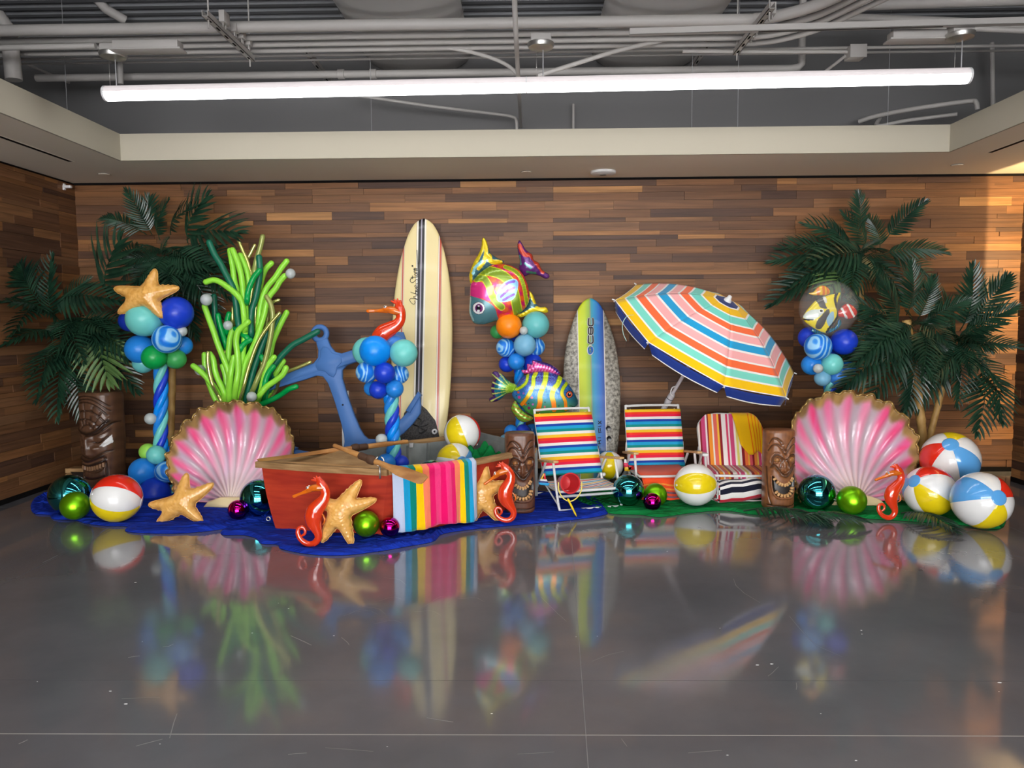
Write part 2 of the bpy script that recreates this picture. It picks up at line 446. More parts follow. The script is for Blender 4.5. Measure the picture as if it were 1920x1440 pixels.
# ---- wood cladding
def wood_mat(name, axis):
    m = mat(name, (90, 62, 44), 0.5, spec=0.35); nt = m.node_tree; b = nt.nodes['Principled BSDF']; L = nt.links
    a = nt.nodes.new('ShaderNodeAttribute'); a.attribute_name = 'tone'
    g = nt.nodes.new('ShaderNodeNewGeometry'); mp = nt.nodes.new('ShaderNodeMapping')
    mp.inputs['Scale'].default_value = (1.6, 1, 42) if axis == 'X' else (1, 1.6, 42)
    ml = nt.nodes.new('ShaderNodeMath'); ml.operation = 'MULTIPLY'; ml.inputs[1].default_value = 60; L.new(a.outputs['Fac'], ml.inputs[0])
    cb = nt.nodes.new('ShaderNodeCombineXYZ')
    for k in range(3): L.new(ml.outputs[0], cb.inputs[k])
    va = nt.nodes.new('ShaderNodeVectorMath'); va.operation = 'ADD'
    L.new(g.outputs['Position'], mp.inputs['Vector']); L.new(mp.outputs[0], va.inputs[0]); L.new(cb.outputs[0], va.inputs[1])
    n = nt.nodes.new('ShaderNodeTexNoise'); n.inputs['Scale'].default_value = 1.0; n.inputs['Detail'].default_value = 6; n.inputs['Distortion'].default_value = .6; L.new(va.outputs[0], n.inputs['Vector'])
    r = nt.nodes.new('ShaderNodeValToRGB'); E = r.color_ramp.elements; r.color_ramp.interpolation = 'LINEAR'
    cols = [(0, (74, 52, 42)), (.16, (94, 66, 49)), (.32, (114, 78, 51)), (.5, (136, 92, 56)), (.66, (122, 88, 62)), (.8, (152, 104, 61)), (.92, (172, 123, 74)), (1, (194, 147, 92))]
    E[0].position = 0; E[0].color = (*s2l(cols[0][1]), 1); E[1].position = 1; E[1].color = (*s2l(cols[-1][1]), 1)
    for p, c in cols[1:-1]: e = E.new(p); e.color = (*s2l(c), 1)
    L.new(a.outputs['Fac'], r.inputs[0])
    gr = nt.nodes.new('ShaderNodeMapRange'); gr.inputs[1].default_value = .3; gr.inputs[2].default_value = .75; gr.inputs[3].default_value = .62; gr.inputs[4].default_value = 1.25; L.new(n.outputs['Fac'], gr.inputs[0])
    mx = nt.nodes.new('ShaderNodeVectorMath'); mx.operation = 'SCALE'; L.new(r.outputs[0], mx.inputs[0]); L.new(gr.outputs[0], mx.inputs['Scale']); L.new(mx.outputs[0], b.inputs['Base Color'])
    bp = nt.nodes.new('ShaderNodeBump'); bp.inputs['Strength'].default_value = .25; bp.inputs['Distance'].default_value = .003; L.new(n.outputs['Fac'], bp.inputs['Height']); L.new(bp.outputs[0], b.inputs['Normal'])
    return m
WX = wood_mat('teak_strips_x', 'X'); WY = wood_mat('teak_strips_y', 'Y')
def clad(wall, plane, lo, hi, zlo, zhi, sgn, axis, seed, panel, weight, limit=300):
    """rows of random strips over a wall plane; every strip its own piece, the smallest-showing rest joined"""
    rr = random.Random(seed); P = []
    z = zlo
    rows = []
    while z < zhi - .02:
        h = rr.choice([.078, .078, .078, .07, .085, .042, .06]); h = min(h, zhi - z); rows.append((z, h)); z += h
    for z, h in rows:
        x = lo + rr.uniform(-.4, 0)
        seam = rr.random() < .8
        while x < hi:
            ln = rr.choice([rr.uniform(.32, .6), rr.uniform(.5, 1.0), rr.uniform(.7, 1.25)])
            e = x + ln
            if seam:
                k = math.floor((x - lo) / panel + 1e-6) + 1; s_ = lo + k * panel
                if e > s_ - .18: e = s_ if s_ - x < 1.4 else e
            a, b_ = max(x, lo), min(e, hi)
            if b_ - a > .03: P.append((a, b_, z, h, min(1, max(0, rr.betavariate(1.7, 2.2))), rr.choice([0, .001, .003, .005, .008])))
            x = e
    P.sort(key=lambda p: -weight(p))
    def geo(p):
        a, b_, z, h, t, d = p; g = .0009
        f0, f1 = plane, plane + sgn * (.012 + d)
        if axis == 'X': return box(a + g, b_ - g, min(f0, f1), max(f0, f1), z + g, z + h - g)
        return box(min(f0, f1), max(f0, f1), a + g, b_ - g, z + g, z + h - g)
    M = WX if axis == 'X' else WY
    def addtone(o, tones):
        at_ = o.data.attributes.new('tone', 'FLOAT', 'FACE'); at_.data.foreach_set('value', tones)
    for p in P[:limit]:
        o = mk('plank', geo(p), M, wall, smooth=False); addtone(o, [p[4]] * 6)
    rest = P[limit:]
    if rest:
        o = mk('planks', join(*[geo(p) for p in rest]), M, wall, smooth=False); addtone(o, [p[4] for p in rest for _ in range(6)]); o['kind'] = 'stuff'
    return len(P)
m_wallcore = mat('wall_core', (26, 20, 18), 0.9, spec=0.05)
wall_back = mk('wall_back', box(LEFT_X - .2, 7.5, BACK_Y, BACK_Y + .15, 0, CEIL + .02), m_wallcore, smooth=False); tag(wall_back, kind='structure')
def vis_back(p):
    a, b, z, h, t, d = p; A = (min(b, 4.9) - max(a, -4.4)) * h
    return A * (1.0 if z > 1.55 else .55 if z > .9 else .25)
clad(wall_back, BACK_Y, LEFT_X, 6.2, .045, CEIL - .02, -1, 'X', 11, 2.35, vis_back)
wall_left = mk('wall_left', box(LEFT_X - .15, LEFT_X, -7, BACK_Y, 0, CEIL + .02), m_wallcore, smooth=False); tag(wall_left, kind='structure')
clad(wall_left, LEFT_X, 2.5, BACK_Y - .012, .045, CEIL - .02, 1, 'Y', 12, 2.4, lambda p: (p[1] - p[0]) * p[3] * (1 if p[1] > 6.3 else .2))
PART_END = 7.12; PART_TOP = 2.56
wall_right = mk('wall_right', box(RIGHT_X, RIGHT_X + .1, -7, PART_END, 0, PART_TOP), m_wallcore, smooth=False); tag(wall_right, kind='structure')
clad(wall_right, RIGHT_X, 4.2, PART_END, .045, PART_TOP, -1, 'Y', 13, 2.4, lambda p: (p[1] - p[0]) * p[3] * (1 if p[1] > 6.3 else .2))
for nm, b in (('baseboard_back', box(LEFT_X, 6.2, BACK_Y - .02, BACK_Y, 0, .045)), ('baseboard_left', box(LEFT_X, LEFT_X + .02, -7, BACK_Y - .02, 0, .045)), ('baseboard_right', box(RIGHT_X - .02, RIGHT_X, -7, PART_END, 0, .045))):
    tag(mk(nm, b, m_dark, smooth=False), kind='structure')
tag(mk('wall_front', box(-6.5, 7.5, -7.15, -7, 0, DECK + .1), m_far, smooth=False), kind='structure')
m_day = mat('daylit_glass', (250, 250, 252), .1, emit=WINDOW)
for k in range(4):
    x0 = -4.0 + k * 2.6; wn = mk('window_%d' % (k + 1), join(box(x0 - .06, x0 + 2.26, -7, -6.94, .34, .42), box(x0 - .06, x0 + 2.26, -7, -6.94, 2.6, 2.68), box(x0 - .06, x0, -7, -6.94, .34, 2.68), box(x0 + 2.2, x0 + 2.26, -7, -6.94, .34, 2.68)), m_dark, smooth=False); tag(wn, kind='structure')
    for i in range(2):
        for j in range(2): mk('pane', box(x0 + .02 + i * 1.1, x0 + 1.08 + i * 1.1, -6.985, -6.97, .44 + j * 1.09, 1.5 + j * 1.09), m_day, wn, smooth=False)
tag(mk('wall_corridor', box(6.4, 6.5, -7, BACK_Y, 0, DECK + .1), m_far, smooth=False), kind='structure')
# ---- dropped soffit around an open ceiling bay
SY = 6.57; SXL = -3.41; SXR = 3.53; FT = 3.11
cz = CEIL
tag(mk('ceiling', join(box(LEFT_X - .15, 7.5, SY + .02, BACK_Y, cz, cz + .05), box(LEFT_X - .15, SXL - .02, -7, SY + .02, cz, cz + .05), box(SXR + .02, 6.5, -7, SY + .02, cz, cz + .05)), m_soffit, smooth=False), kind='structure')
tag(mk('trim_1', box(SXL, SXR, SY, SY + .02, cz - .001, FT), m_fascia, smooth=False), kind='structure')
tag(mk('trim_2', box(SXL - .02, SXL, -7, SY + .02, cz - .001, FT), m_fascia, smooth=False), kind='structure')
tag(mk('trim_3', box(SXR, SXR + .02, -7, SY + .02, cz - .001, FT), m_fascia, smooth=False), kind='structure')
tag(mk('trim_4', box(LEFT_X + .012, 6.2, BACK_Y - .03, BACK_Y - .012, cz - .02, cz), m_dark, smooth=False), kind='structure')
tag(mk('wall_plenum', join(box(-6.5, 7.5, BACK_Y, BACK_Y + .15, cz + .05, DECK + .1), box(-6.6, -6.5, -7, BACK_Y + .1, 0, DECK + .1)), m_plenum, smooth=False), kind='structure')
def deckfn(u, v):
    y = -7 + v * 14.75; return (-6.5 + u * 14, y, DECK)
dk = []
n = int(14.75 / .15)
V = []; F = []
for i in range(n):
    y = -7 + i * .15
    for (dy, dz) in ((0, 0), (.055, 0), (.07, .045), (.135, .045)): V += [(-6.5, y + dy, DECK + dz), (7.5, y + dy, DECK + dz)]
for i in range(len(V) // 2 - 1): F.append((2 * i, 2 * i + 2, 2 * i + 3, 2 * i + 1))
tag(mk('ceiling_deck', (V, F), m_deck, smooth=False), kind='structure')

# ---- linear pendant lamps
m_lensd = mat('lens_lit', (252, 252, 252), 0.4, emit=LAMP_DOWN)
m_lensu = mat('lens_upper', (214, 206, 206), 0.4, emit=LAMP_UP)
m_cable = mat('cable_grey', (170, 170, 172), 0.4)
m_metal = mat('brushed_metal', (190, 188, 184), 0.35, metal=0.9)
def pendant(A, B, label, full=True):
    A = Vector(A); B = Vector(B); t = thing('linear_pendant_lamp', (A + B) / 2 - Vector((0, 0, .055)), label, 'lamp', 'linear pendant lamps')
    d = (B - A).normalized(); n = Vector((-d.y, d.x, 0)); up = Vector((0, 0, 1)); r = .052
    def half(a0, a1):
        V = []; F = []; k = 12
        for p in (A, B):
            for j in range(k + 1):
                a = a0 + (a1 - a0) * j / k; V.append(p + n * (math.cos(a) * r) + up * (math.sin(a) * r))
        for j in range(k): F.append((j, j + 1, k + 1 + j + 1, k + 1 + j))
        F.append(tuple(range(k, -1, -1))); F.append(tuple(range(k + 1, 2 * k + 2)))
        return V, F
    mk('lens', half(PI, 2 * PI), m_lensd, t, autosmooth=40)
    mk('lens_upper', half(0, PI), m_lensu, t, autosmooth=40)
    mid = (A + B) / 2
    for p, s in ((A, -1), (B, 1)):
        mk('end_cap', rod(p - d * .004 * -s * -1, p + d * .012 * s, r + .001, 20), m_white, t, autosmooth=40)
    mk('joint_ring', rod(mid - d * .004, mid + d * .004, r + .0012, 24), m_white, t, autosmooth=40)
    ztop = 3.43
    for p in (A + d * .06, mid + d * .1, B - d * .06):
        c = p + Vector((0, 0, ztop - p.z - .02))
        mk('canopy', lathe([(.03, -.045), (.085, -.03), (.092, -.012), (.092, .0), (.07, .004)], 24, Matrix.Translation(c)), m_metal, t, autosmooth=35)
        mk('junction_box', rbox(c.x - .07, c.x + .07, c.y - .05, c.y + .05, c.z + .0, c.z + .055, .006), m_pipe, t, autosmooth=35)
        mk('cable', rod(p + Vector((.015, 0, r - .01)), c + Vector((.015, 0, -.03)), .004, 8), m_cable, t)
        mk('suspension_wire', rod(p + Vector((-.03, 0, r - .01)), c + Vector((-.03, 0, -.03)), .0016, 6), m_metal, t)
    return t
LA = at(200, 184, 5.53); LB = at(1814, 160, 5.37)
pendant((LA.x, LA.y, 3.135), (LB.x, LB.y, 3.135), 'long glowing white linear lamp hung below the open ceiling')
for _k, yy in enumerate((3.3, 1.1, -1.1, -3.3, -5.5)):
    pendant((-3.0, yy, 3.135), (3.0, yy - .1, 3.135), 'linear ceiling lamp over the room, ' + ['first', 'second', 'third', 'fourth', 'fifth'][_k] + ' row behind the visible one')

# ---- conduits, struts and pipes in the open ceiling
def pipe(name, pts, r, label, cat='pipe', n=12, sm=0, m=None, group='painted conduits above the lamp'):
    P = cat_rom(pts, sm) if sm else [Vector(p) for p in pts]
    return tag(mk(name, tube(P, r, n, cap='flat'), m or m_pipe, autosmooth=40), label, cat, group)
PZ = 3.65
def run(py, xr, r, label, rightbend=True, z=PZ):
    y = atz(960, py, z).y
    pts = [(-6.4, y + .02, z), (-3, y + .01, z), (0, y, z), (xr - .25, y, z)]
    if rightbend: pts += [(xr - .1, y - .01, z), (xr + .05, y - .06, z), (xr + .2, y - .18, z), (xr + .32, y - .34, z), (xr + .5, y - .75, z), (xr + .9, y - 1.6, z)]
    else: pts += [(6.3, y, z)]
    return pipe('conduit', cat_rom(pts, 6), r, label)
run(43, 1.75, .040, 'thickest grey conduit in front of the conduit rack, bending at the right end')
run(63, 1.8, .024, 'grey conduit just behind the thickest one on the rack')
run(76, 1.85, .022, 'third grey conduit from the front on the rack')
run(88, 1.9, .020, 'fourth grey conduit from the front on the rack')
run(98, 7, .012, 'thin grey conduit behind the rack', False, z=3.7)
run(107, 7, .010, 'thinnest grey conduit at the back of the rack', False, z=3.75)
def strut(a, b, label, w=.041, h=.041, slots=6):
    a = Vector(a); b = Vector(b); d = (b - a).normalized(); s = d.cross(Vector((0, 0, 1))).normalized(); u = Vector((0, 0, 1))
    t = thing('strut_channel', (a + b) / 2 - u * h, label, 'channel', 'strut channels in the open ceiling')
    def bar(p, q, w0, w1, h0, h1): return [p + s * w0 + u * h0, p + s * w1 + u * h0, p + s * w1 + u * h1, p + s * w0 + u * h1, q + s * w0 + u * h0, q + s * w1 + u * h0, q + s * w1 + u * h1, q + s * w0 + u * h1], [(0, 3, 2, 1), (4, 5, 6, 7), (0, 1, 5, 4), (1, 2, 6, 5), (2, 3, 7, 6), (3, 0, 4, 7)]
    mk('channel', join(bar(a, b, -w / 2, -w / 2 + .004, -h, 0), bar(a, b, w / 2 - .004, w / 2, -h, 0), bar(a, b, -w / 2, w / 2, -h, -h + .004)), m_pipe, t, smooth=False)
    L = (b - a).length
    for k in range(slots):
        p = a + d * (L * (k + .3) / slots); q = a + d * (L * (k + .72) / slots)
        mk('slot', bar(p, q, -.007, .007, -h - .0008, -h), m_dark, t, smooth=False)
    return t
for xx, lab in ((-570 / 1440 * 5.4, 'slotted strut channel under the conduit rack above the left half of the lamp'), (440 / 1440 * 5.4, 'slotted strut channel under the conduit rack near its right bend')):
    s_ = strut((xx, 5.3, PZ - .045), (xx, 6.2, PZ - .045), lab)
    for yy in (5.36, 6.15): mk('threaded_rod', rod((xx, yy, PZ - .14), (xx, yy, DECK), .006, 8), m_pipe, s_)
    for yy, rr in ((5.5, .04), (5.7, .024), (5.84, .022), (5.98, .02)):
        mk('pipe_clamp', rbox(xx + .035, xx + .075, yy - rr - .012, yy + rr + .012, PZ - rr - .022, PZ + rr * .4, .004), m_pipe, s_, autosmooth=30)
        for q in (-1, 1): mk('bolt', rod((xx + .055, yy + q * rr * .6, PZ - rr - .05), (xx + .055, yy + q * rr * .6, PZ - rr - .02), .005, 6), m_pipe, s_)
s1 = at(570, 85, 6.5); s2 = at(618, 142, 7.3)
strut((s1.x, 6.3, 3.8), (s1.x - .02, 7.4, 3.8), 'perforated strut channel behind the left part of the rack')
s1 = at(1330, 88, 6.5); strut((s1.x, 6.3, 3.8), (s1.x, 7.4, 3.8), 'perforated strut channel behind the right part of the rack')
sa = at(0, 104, 5.56); sb = at(1918, 64, 5.25)
strut((at(1180, 75, 5.38).x, 5.375, 3.47), (sb.x + .3, 5.26, 3.47), 'long strut channel above the right end of the pendant lamp', slots=1)
pipe('conduit', [(sa.x - .5, 5.57, 3.47), (at(180, 101, 5.55).x, 5.55, 3.47)], .02, 'conduit ending at the left lamp canopy', group=None)
for (px0, px1, py, lab) in ((224, 345, 101, 'white lamp driver box beside the left canopy'), (1662, 1785, 79, 'white lamp driver box beside the right canopy')):
    p = at(px0, py, 5.5); q = at(px1, py, 5.5)
    b = thing('driver_box', (p.x, 5.45, 3.39), lab, 'box')
    mk('housing', rbox(p.x, q.x, 5.4, 5.5, 3.40, 3.455, .006), m_pipe, b, autosmooth=30); mk('cover', rbox(p.x - .02, q.x + .02, 5.39, 5.51, 3.39, 3.402, .003), m_pipe, b, autosmooth=30)
# sprinkler main with elbow, branch lines
yS = 6.9; zS = 3.68
e = at(1503, 132, yS)
pipe('sprinkler_pipe', [(-4.3, yS, zS)] + [(x, yS, zS) for x in (-2, 0, e.x - .1)] + [(e.x - .03, yS, zS + .01), (e.x, yS, zS + .04), (e.x, yS, zS + .12), (e.x, yS, DECK)], .032, 'grey sprinkler pipe running behind the lamp with an elbow at right', group=None)
for px in (640, 700):
    p = at(px, 152, yS); tag(mk('pipe_coupling', lathe([(.036, -.03), (.042, -.028), (.042, .028), (.036, .03)], 16, Matrix.Translation((p.x, yS, zS)) @ Matrix.Rotation(PI / 2, 4, 'Y')), m_pipe, autosmooth=30), 'pipe coupling on the sprinkler pipe ' + ('above the seaweed balloons' if px == 640 else 'left of the round duct'), 'coupling')
pipe('conduit', [(-.055, 1.0, 3.36), (-.05, 5.0, 3.37), (-.03, 7.55, 3.38)], .016, 'straight conduit running front to back in the middle of the bay', group=None)
pipe('conduit', cat_rom([at(830, 88, 6.2), at(880, 97, 6.2), at(925, 110, 6.25), at(955, 125, 6.3), at(973, 146, 6.35), at(976, 168, 6.4)], 5), .015, 'curved conduit dropping beside the middle conduit', group=None)
pipe('conduit', cat_rom([at(650, 176, 7.1), at(800, 198, 7.2), at(930, 214, 7.3), at(960, 219, 7.3), at(968, 226, 7.3), at(969, 256, 7.3)], 4), .014, 'thin conduit with an elbow under the lamp', group=None)
pipe('conduit', [at(1008, 142, 6.0), at(1150, 97, 6.1), at(1200, 85, 6.1), at(1300, 62, 6.1)], .017, 'slanting conduit right of the middle canopy', group=None)
pipe('conduit', [at(1075, 195, 7.5), at(1075, 262, 7.5)], .012, 'short upright conduit against the dark wall', group=None)
b = at(1603, 99, 6.2)
tb = thing('junction_box', (b.x, 6.2, b.z - .06), 'square grey junction box at the right end of a conduit', 'box')
mk('box', rbox(b.x - .06, b.x + .06, 6.14, 6.26, b.z - .05, b.z + .04, .006), m_pipe, tb, autosmooth=30); mk('lid', rbox(b.x - .064, b.x + .064, 6.13, 6.142, b.z - .054, b.z + .044, .003), m_pipe, tb, autosmooth=30)
pipe('conduit', [at(1590, 97, 6.2), at(1400, 97, 6.2), at(1280, 96, 6.2)], .014, 'conduit ending in the square junction box', group=None)
pipe('conduit', [at(1585, 105, 6.22), at(1520, 155, 6.6)], .012, 'thin conduit slanting down from the junction box', group=None)
for k, (a, c, r) in enumerate([((1570, 10), (1930, -2), .045), ((1580, 32), (1930, 46), .03), ((1575, 42), (1930, 58), .022)]):
    pipe('conduit', [at(*a, 6.4), at(*c, 6.0)], r, ['thick pipe crossing the top right corner', 'pipe below the thick one in the top right corner', 'thinner pipe slanting in the top right corner'][k], group=None)
pipe('conduit', cat_rom([at(1610, 228, 7.3), at(1645, 217, 7.2), at(1720, 203, 7.0), at(1815, 190, 6.8), at(1830, 192, 6.75), at(1833, 205, 6.75)], 4), .02, 'bent pipe behind the right end of the fascia', group=None)
pipe('conduit', cat_rom([at(1640, 240, 7.4), at(1650, 222, 7.3), at(1645, 236, 7.2), at(1700, 226, 7.1), at(1795, 214, 6.9)], 4), .016, 'lower bent pipe behind the right end of the fascia', group=None)
pipe('conduit', [at(1860, 80, 7.3), at(1862, 200, 7.3)], .02, 'upright pipe behind the right lamp end', group=None)
pipe('conduit', [at(178, -5, 6.9), at(200, 18, 6.9), at(235, 38, 7.0)], .04, 'short thick pipe end near the top left', group=None)
pipe('conduit', [at(-5, 30, 6.0), at(18, 60, 6.0), at(22, 110, 6.0), at(26, 150, 6.0)], .06, 'thick upright pipe in the top left corner', group=None)
pipe('conduit', [at(45, 118, 7.0), at(130, 155, 7.4)], .012, 'slanting brace in the top left of the bay', group=None)
pipe('conduit', [at(210, 110, 6.7), at(225, 115, 6.7), at(226, 158, 6.7)], .025, 'short elbow pipe behind the left canopy', group=None)
m_duct = mat('wrapped_duct', (190, 188, 186), 0.7, bump=(9, .3))
for xx, zc, lab in ((-1.0, 4.07, 'wide wrapped air duct left of the middle conduit'), (1.15, 4.06, 'wide wrapped air duct right of the middle conduit')):
    t = thing('air_duct', (xx, 6.0, zc - .21), lab, 'duct')
    mk('wrap', tube([(xx, y, zc + .008 * math.sin(y * 5)) for y in np.linspace(4.6, 7.55, 14)], .50, 28, cap='flat', flat=.4, up=Vector((1, 0, 0))), m_duct, t)
    for y in (5.4, 6.5): mk('band', tube([(xx, y - .012, zc), (xx, y + .012, zc)], .515, 28, cap=None, flat=.41, up=Vector((1, 0, 0))), m_pipe, t)
for k, (px, py, pz) in enumerate([(128, 250, 0), (697, 252, 0), (1297, 245, 0), (1383, 245, 0), (1664, 240, 0)]):
    p = at(px, py - 5, 6.63); tag(mk('hanger_wire', rod(p, (p.x, p.y, DECK), .0025, 5), m_cable), ['thin hanger wire at the left end of the bay', 'thin hanger wire above the tall surfboard', 'thin hanger wire above the parasol', 'thin hanger wire right of the parasol top', 'thin hanger wire at the right end of the fascia'][k], 'wire')
# ---- fittings on the soffit
def slot(a, b, label):
    a = atz(*a, cz); b = atz(*b, cz); x = (a.x + b.x) / 2
    t = thing('air_slot', (x, (a.y + b.y) / 2, cz - .003), label, 'air vent')
    y0, y1 = min(a.y, b.y), max(a.y, b.y)
    mk('slot_frame', box(x - .028, x + .028, y0, y1, cz - .0025, cz), m_soffit, t, smooth=False); mk('slot_gap', box(x - .018, x + .018, y0 + .02, y1 - .01, cz - .003, cz - .0024), m_dark, t, smooth=False)
slot((-120, 214), (135, 303), 'black linear air slot in the soffit at left'); slot((2000, 226), (1872, 286), 'black linear air slot in the soffit at right')
def disc(name, px, py, prof, m, label, cat, rim=None):
    p = atz(px, py, cz); t = thing(name, (p.x, p.y, cz + prof[-1][1]), label, cat)
    mk('body', lathe([(r, cz + z) for r, z in prof], 28, Matrix.Translation((p.x, p.y, 0))), m, t, autosmooth=35)
    if rim: mk('grille', lathe([(r, cz + z) for r, z in rim], 20, Matrix.Translation((p.x, p.y, 0))), mat('grille_grey', (120, 118, 114), .6), t, autosmooth=35)
disc('smoke_detector', 1131, 321, [(.095, 0), (.118, -.002), (.118, -.022), (.1, -.03), (1e-6, -.032)], m_white, 'round white smoke detector on the soffit', 'smoke detector', [(.03, -.031), (.03, -.036), (1e-6, -.037)])
for px, py, lab in ((987, 322, 'flush sprinkler cover left of the smoke detector'), (195, 326, 'flush sprinkler cover at the left of the soffit'), (1795, 309, 'flush sprinkler cover at the right of the soffit')):
    disc('sprinkler_cover', px, py, [(.045, 0), (.05, -.003), (.045, -.008), (1e-6, -.009)], m_soffit, lab, 'sprinkler', [(.052, 0), (.054, -.003), (.05, -.0035)])
p = at(140, 352, 7.45)
t = thing('wall_sensor', (LEFT_X + .02, 7.4, p.z - .03), 'small white sensor on a bracket high in the left corner', 'sensor')
mk('bracket', rbox(LEFT_X + .008, LEFT_X + .03, 7.385, 7.415, p.z - .03, p.z + .03, .004), m_white, t, autosmooth=30); mk('head', rbox(LEFT_X + .02, LEFT_X + .09, 7.38, 7.42, p.z - .012, p.z + .014, .006), m_white, t, autosmooth=30)
# ================================================================ balloons, balls, baubles
C = dict(aqua=(112, 205, 198), teal=(104, 190, 190), royal=(24, 62, 200), navy=(20, 50, 160), azure=(34, 132, 222), sky=(0, 140, 240), green=(10, 160, 74), green2=(60, 160, 84), lime=(150, 215, 84),
         pale=(120, 180, 212), orange=(255, 138, 10), white=(232, 234, 236), mid=(60, 130, 215))
def bal(c): return mat('balloon_' + c, C[c], 0.38, spec=0.4, coat=0.12, sss=0.0)
def marble():
    if 'balloon_marble' in MC: return MC['balloon_marble']
    m = mat('balloon_marble', (255, 255, 255), .36, spec=.4, coat=.12); nt = m.node_tree; b = nt.nodes['Principled BSDF']
    tc = nt.nodes.new('ShaderNodeTexCoord'); mp = nt.nodes.new('ShaderNodeMapping'); mp.inputs['Scale'].default_value = (.9, .9, 2.2); mp.inputs['Rotation'].default_value = (.3, .4, 0)
    wv = nt.nodes.new('ShaderNodeTexWave'); wv.bands_direction = 'Z'; wv.inputs['Scale'].default_value = .42; wv.inputs['Distortion'].default_value = 14; wv.inputs['Detail'].default_value = 2; wv.inputs['Detail Scale'].default_value = .8
    r = nt.nodes.new('ShaderNodeValToRGB'); e = r.color_ramp.elements; e[0].position = .2; e[0].color = (*s2l((24, 120, 222)), 1); e[1].position = .85; e[1].color = (*s2l((150, 205, 245)), 1)
    k = e.new(.6); k.color = (*s2l((60, 150, 232)), 1)
    L = nt.links; L.new(tc.outputs['Object'], mp.inputs[0]); L.new(mp.outputs[0], wv.inputs[0]); L.new(wv.outputs[1], r.inputs[0]); L.new(r.outputs[0], b.inputs['Base Color'])
    return m
def clear_mat(name, col, alpha, rough=.08):
    if name in MC: return MC[name]
    m = mat(name, col, rough, coat=1.0, alpha=alpha); return m
m_bubble = mat('bubble_frosted', (196, 204, 202), .3, coat=.3, alpha=.82)
_bp = []
for i in range(19):
    t = i / 18; a = PI * t; r = math.sin(a); z = math.cos(a) * (1.0 if a < PI / 2 else 1.07)
    if i < 18: _bp.append((max(r, 1e-6), z))
_bp = _bp[:-1] + [(.12, -1.08), (.05, -1.13), (.045, -1.16), (.085, -1.19), (.08, -1.21), (1e-6, -1.2)]
_bp.reverse()
ME_BALLOON = to_mesh('balloon', *lathe(_bp, 28))
ME_SPHERE = to_mesh('sphere', *sphere_vf(1, 40, 24))
def orient(zdir, roll=0.0):
    return Vector(zdir).to_track_quat('Z', 'Y').to_matrix().to_4x4() @ Matrix.Rotation(roll, 4, 'Z')
def balloon(parent, px, py, rpx, Y, col, ctr):
    """round latex balloon, knot towards the cluster's axis"""
    p = at(px, py, Y); r = rpx * Y / FPX
    d = p - ctr; d = d.normalized() if d.length > 1e-4 else Vector((0, 0, 1))
    m = marble() if col == 'marble' else m_bubble if col == 'bubble' else bal(col)
    return inst('balloon', ME_BALLOON, m, parent, Matrix.Translation(p) @ orient(d, px * .7) @ Matrix.Scale(r, 4))
def twist(parent, top, bot, rs, rh, cols, turns, ph=0.0):
    top = Vector(top); bot = Vector(bot); ax = (top - bot); n = len(cols); N = 40
    for k, c in enumerate(cols):
        P = []
        for i in range(N + 1):
            t = i / N; a = ph + 2 * PI * (k / n + turns * t); P.append(bot + ax * t + Vector((math.cos(a) * rh, math.sin(a) * rh, 0)))
        mk('twisted_balloon', tube(P, rs, 12), marble() if c == 'marble' else bal(c), parent)
def column(Yc, xc, ytop, ybot, wpx, balls, label, base=True, turns=1.8, ph=0.0, zbase=0.0):
    s = Yc / FPX; top = at(xc[0], ytop, Yc); bot = at(xc[1], ybot, Yc)
    t = thing('balloon_tower', (bot.x, bot.y, zbase), label, 'balloons', 'balloon columns')
    rs = wpx * s * .25
    zc = bot.z
    twist(t, top, bot, rs, rs * 1.02, ['azure', 'aqua', 'royal', 'sky'], turns, ph)
    if base:
        mk('pole', rod((bot.x, bot.y, zbase + .02), (top.x, top.y, top.z + .1), .012, 8), m_white, t)
        mk('base_plate', lathe([(.02, .03), (.15, .02), (.16, 0), (1e-6, 0)][::-1], 24, Matrix.Translation((bot.x, bot.y, zbase))), mat('base_black', (30, 30, 32), .6), t, autosmooth=35)
    for (px, py, r, col, dy) in balls:
        ctr = at(xc[0] if py < (ytop + ybot) / 2 else xc[1], py, Yc); balloon(t, px, py, r, Yc + dy, col, ctr + Vector((0, 0, -.02)))
    return t
column(6.75, (302, 301), 676, 856, 27, [(270, 598, 33, 'aqua', -.13), (331, 587, 31, 'royal', -.1), (243, 602, 20, 'navy', .05), (262, 655, 27, 'azure', -.05), (313, 636, 27, 'marble', -.16), (343, 648, 18, 'azure', .05),
        (289, 670, 23, 'green', -.14), (330, 673, 19, 'green2', -.02), (268, 681, 19, 'teal', 0), (341, 621, 10, 'bubble', -.1), (300, 610, 25, 'azure', .12), (300, 650, 24, 'navy', .1),
        (277, 847, 16, 'lime', -.02), (293, 853, 18, 'aqua', -.1), (268, 884, 26, 'azure', -.1), (311, 885, 21, 'marble', -.13), (290, 925, 30, 'royal', -.16), (322, 925, 17, 'teal', -.05), (318, 850, 14, 'azure', .08), (262, 930, 22, 'navy', .1), (282, 785, 11, 'bubble', -.06)],
       'balloon column with green and blue balloons beside the left shell', turns=1.7, ph=.6)
BOATF = .06
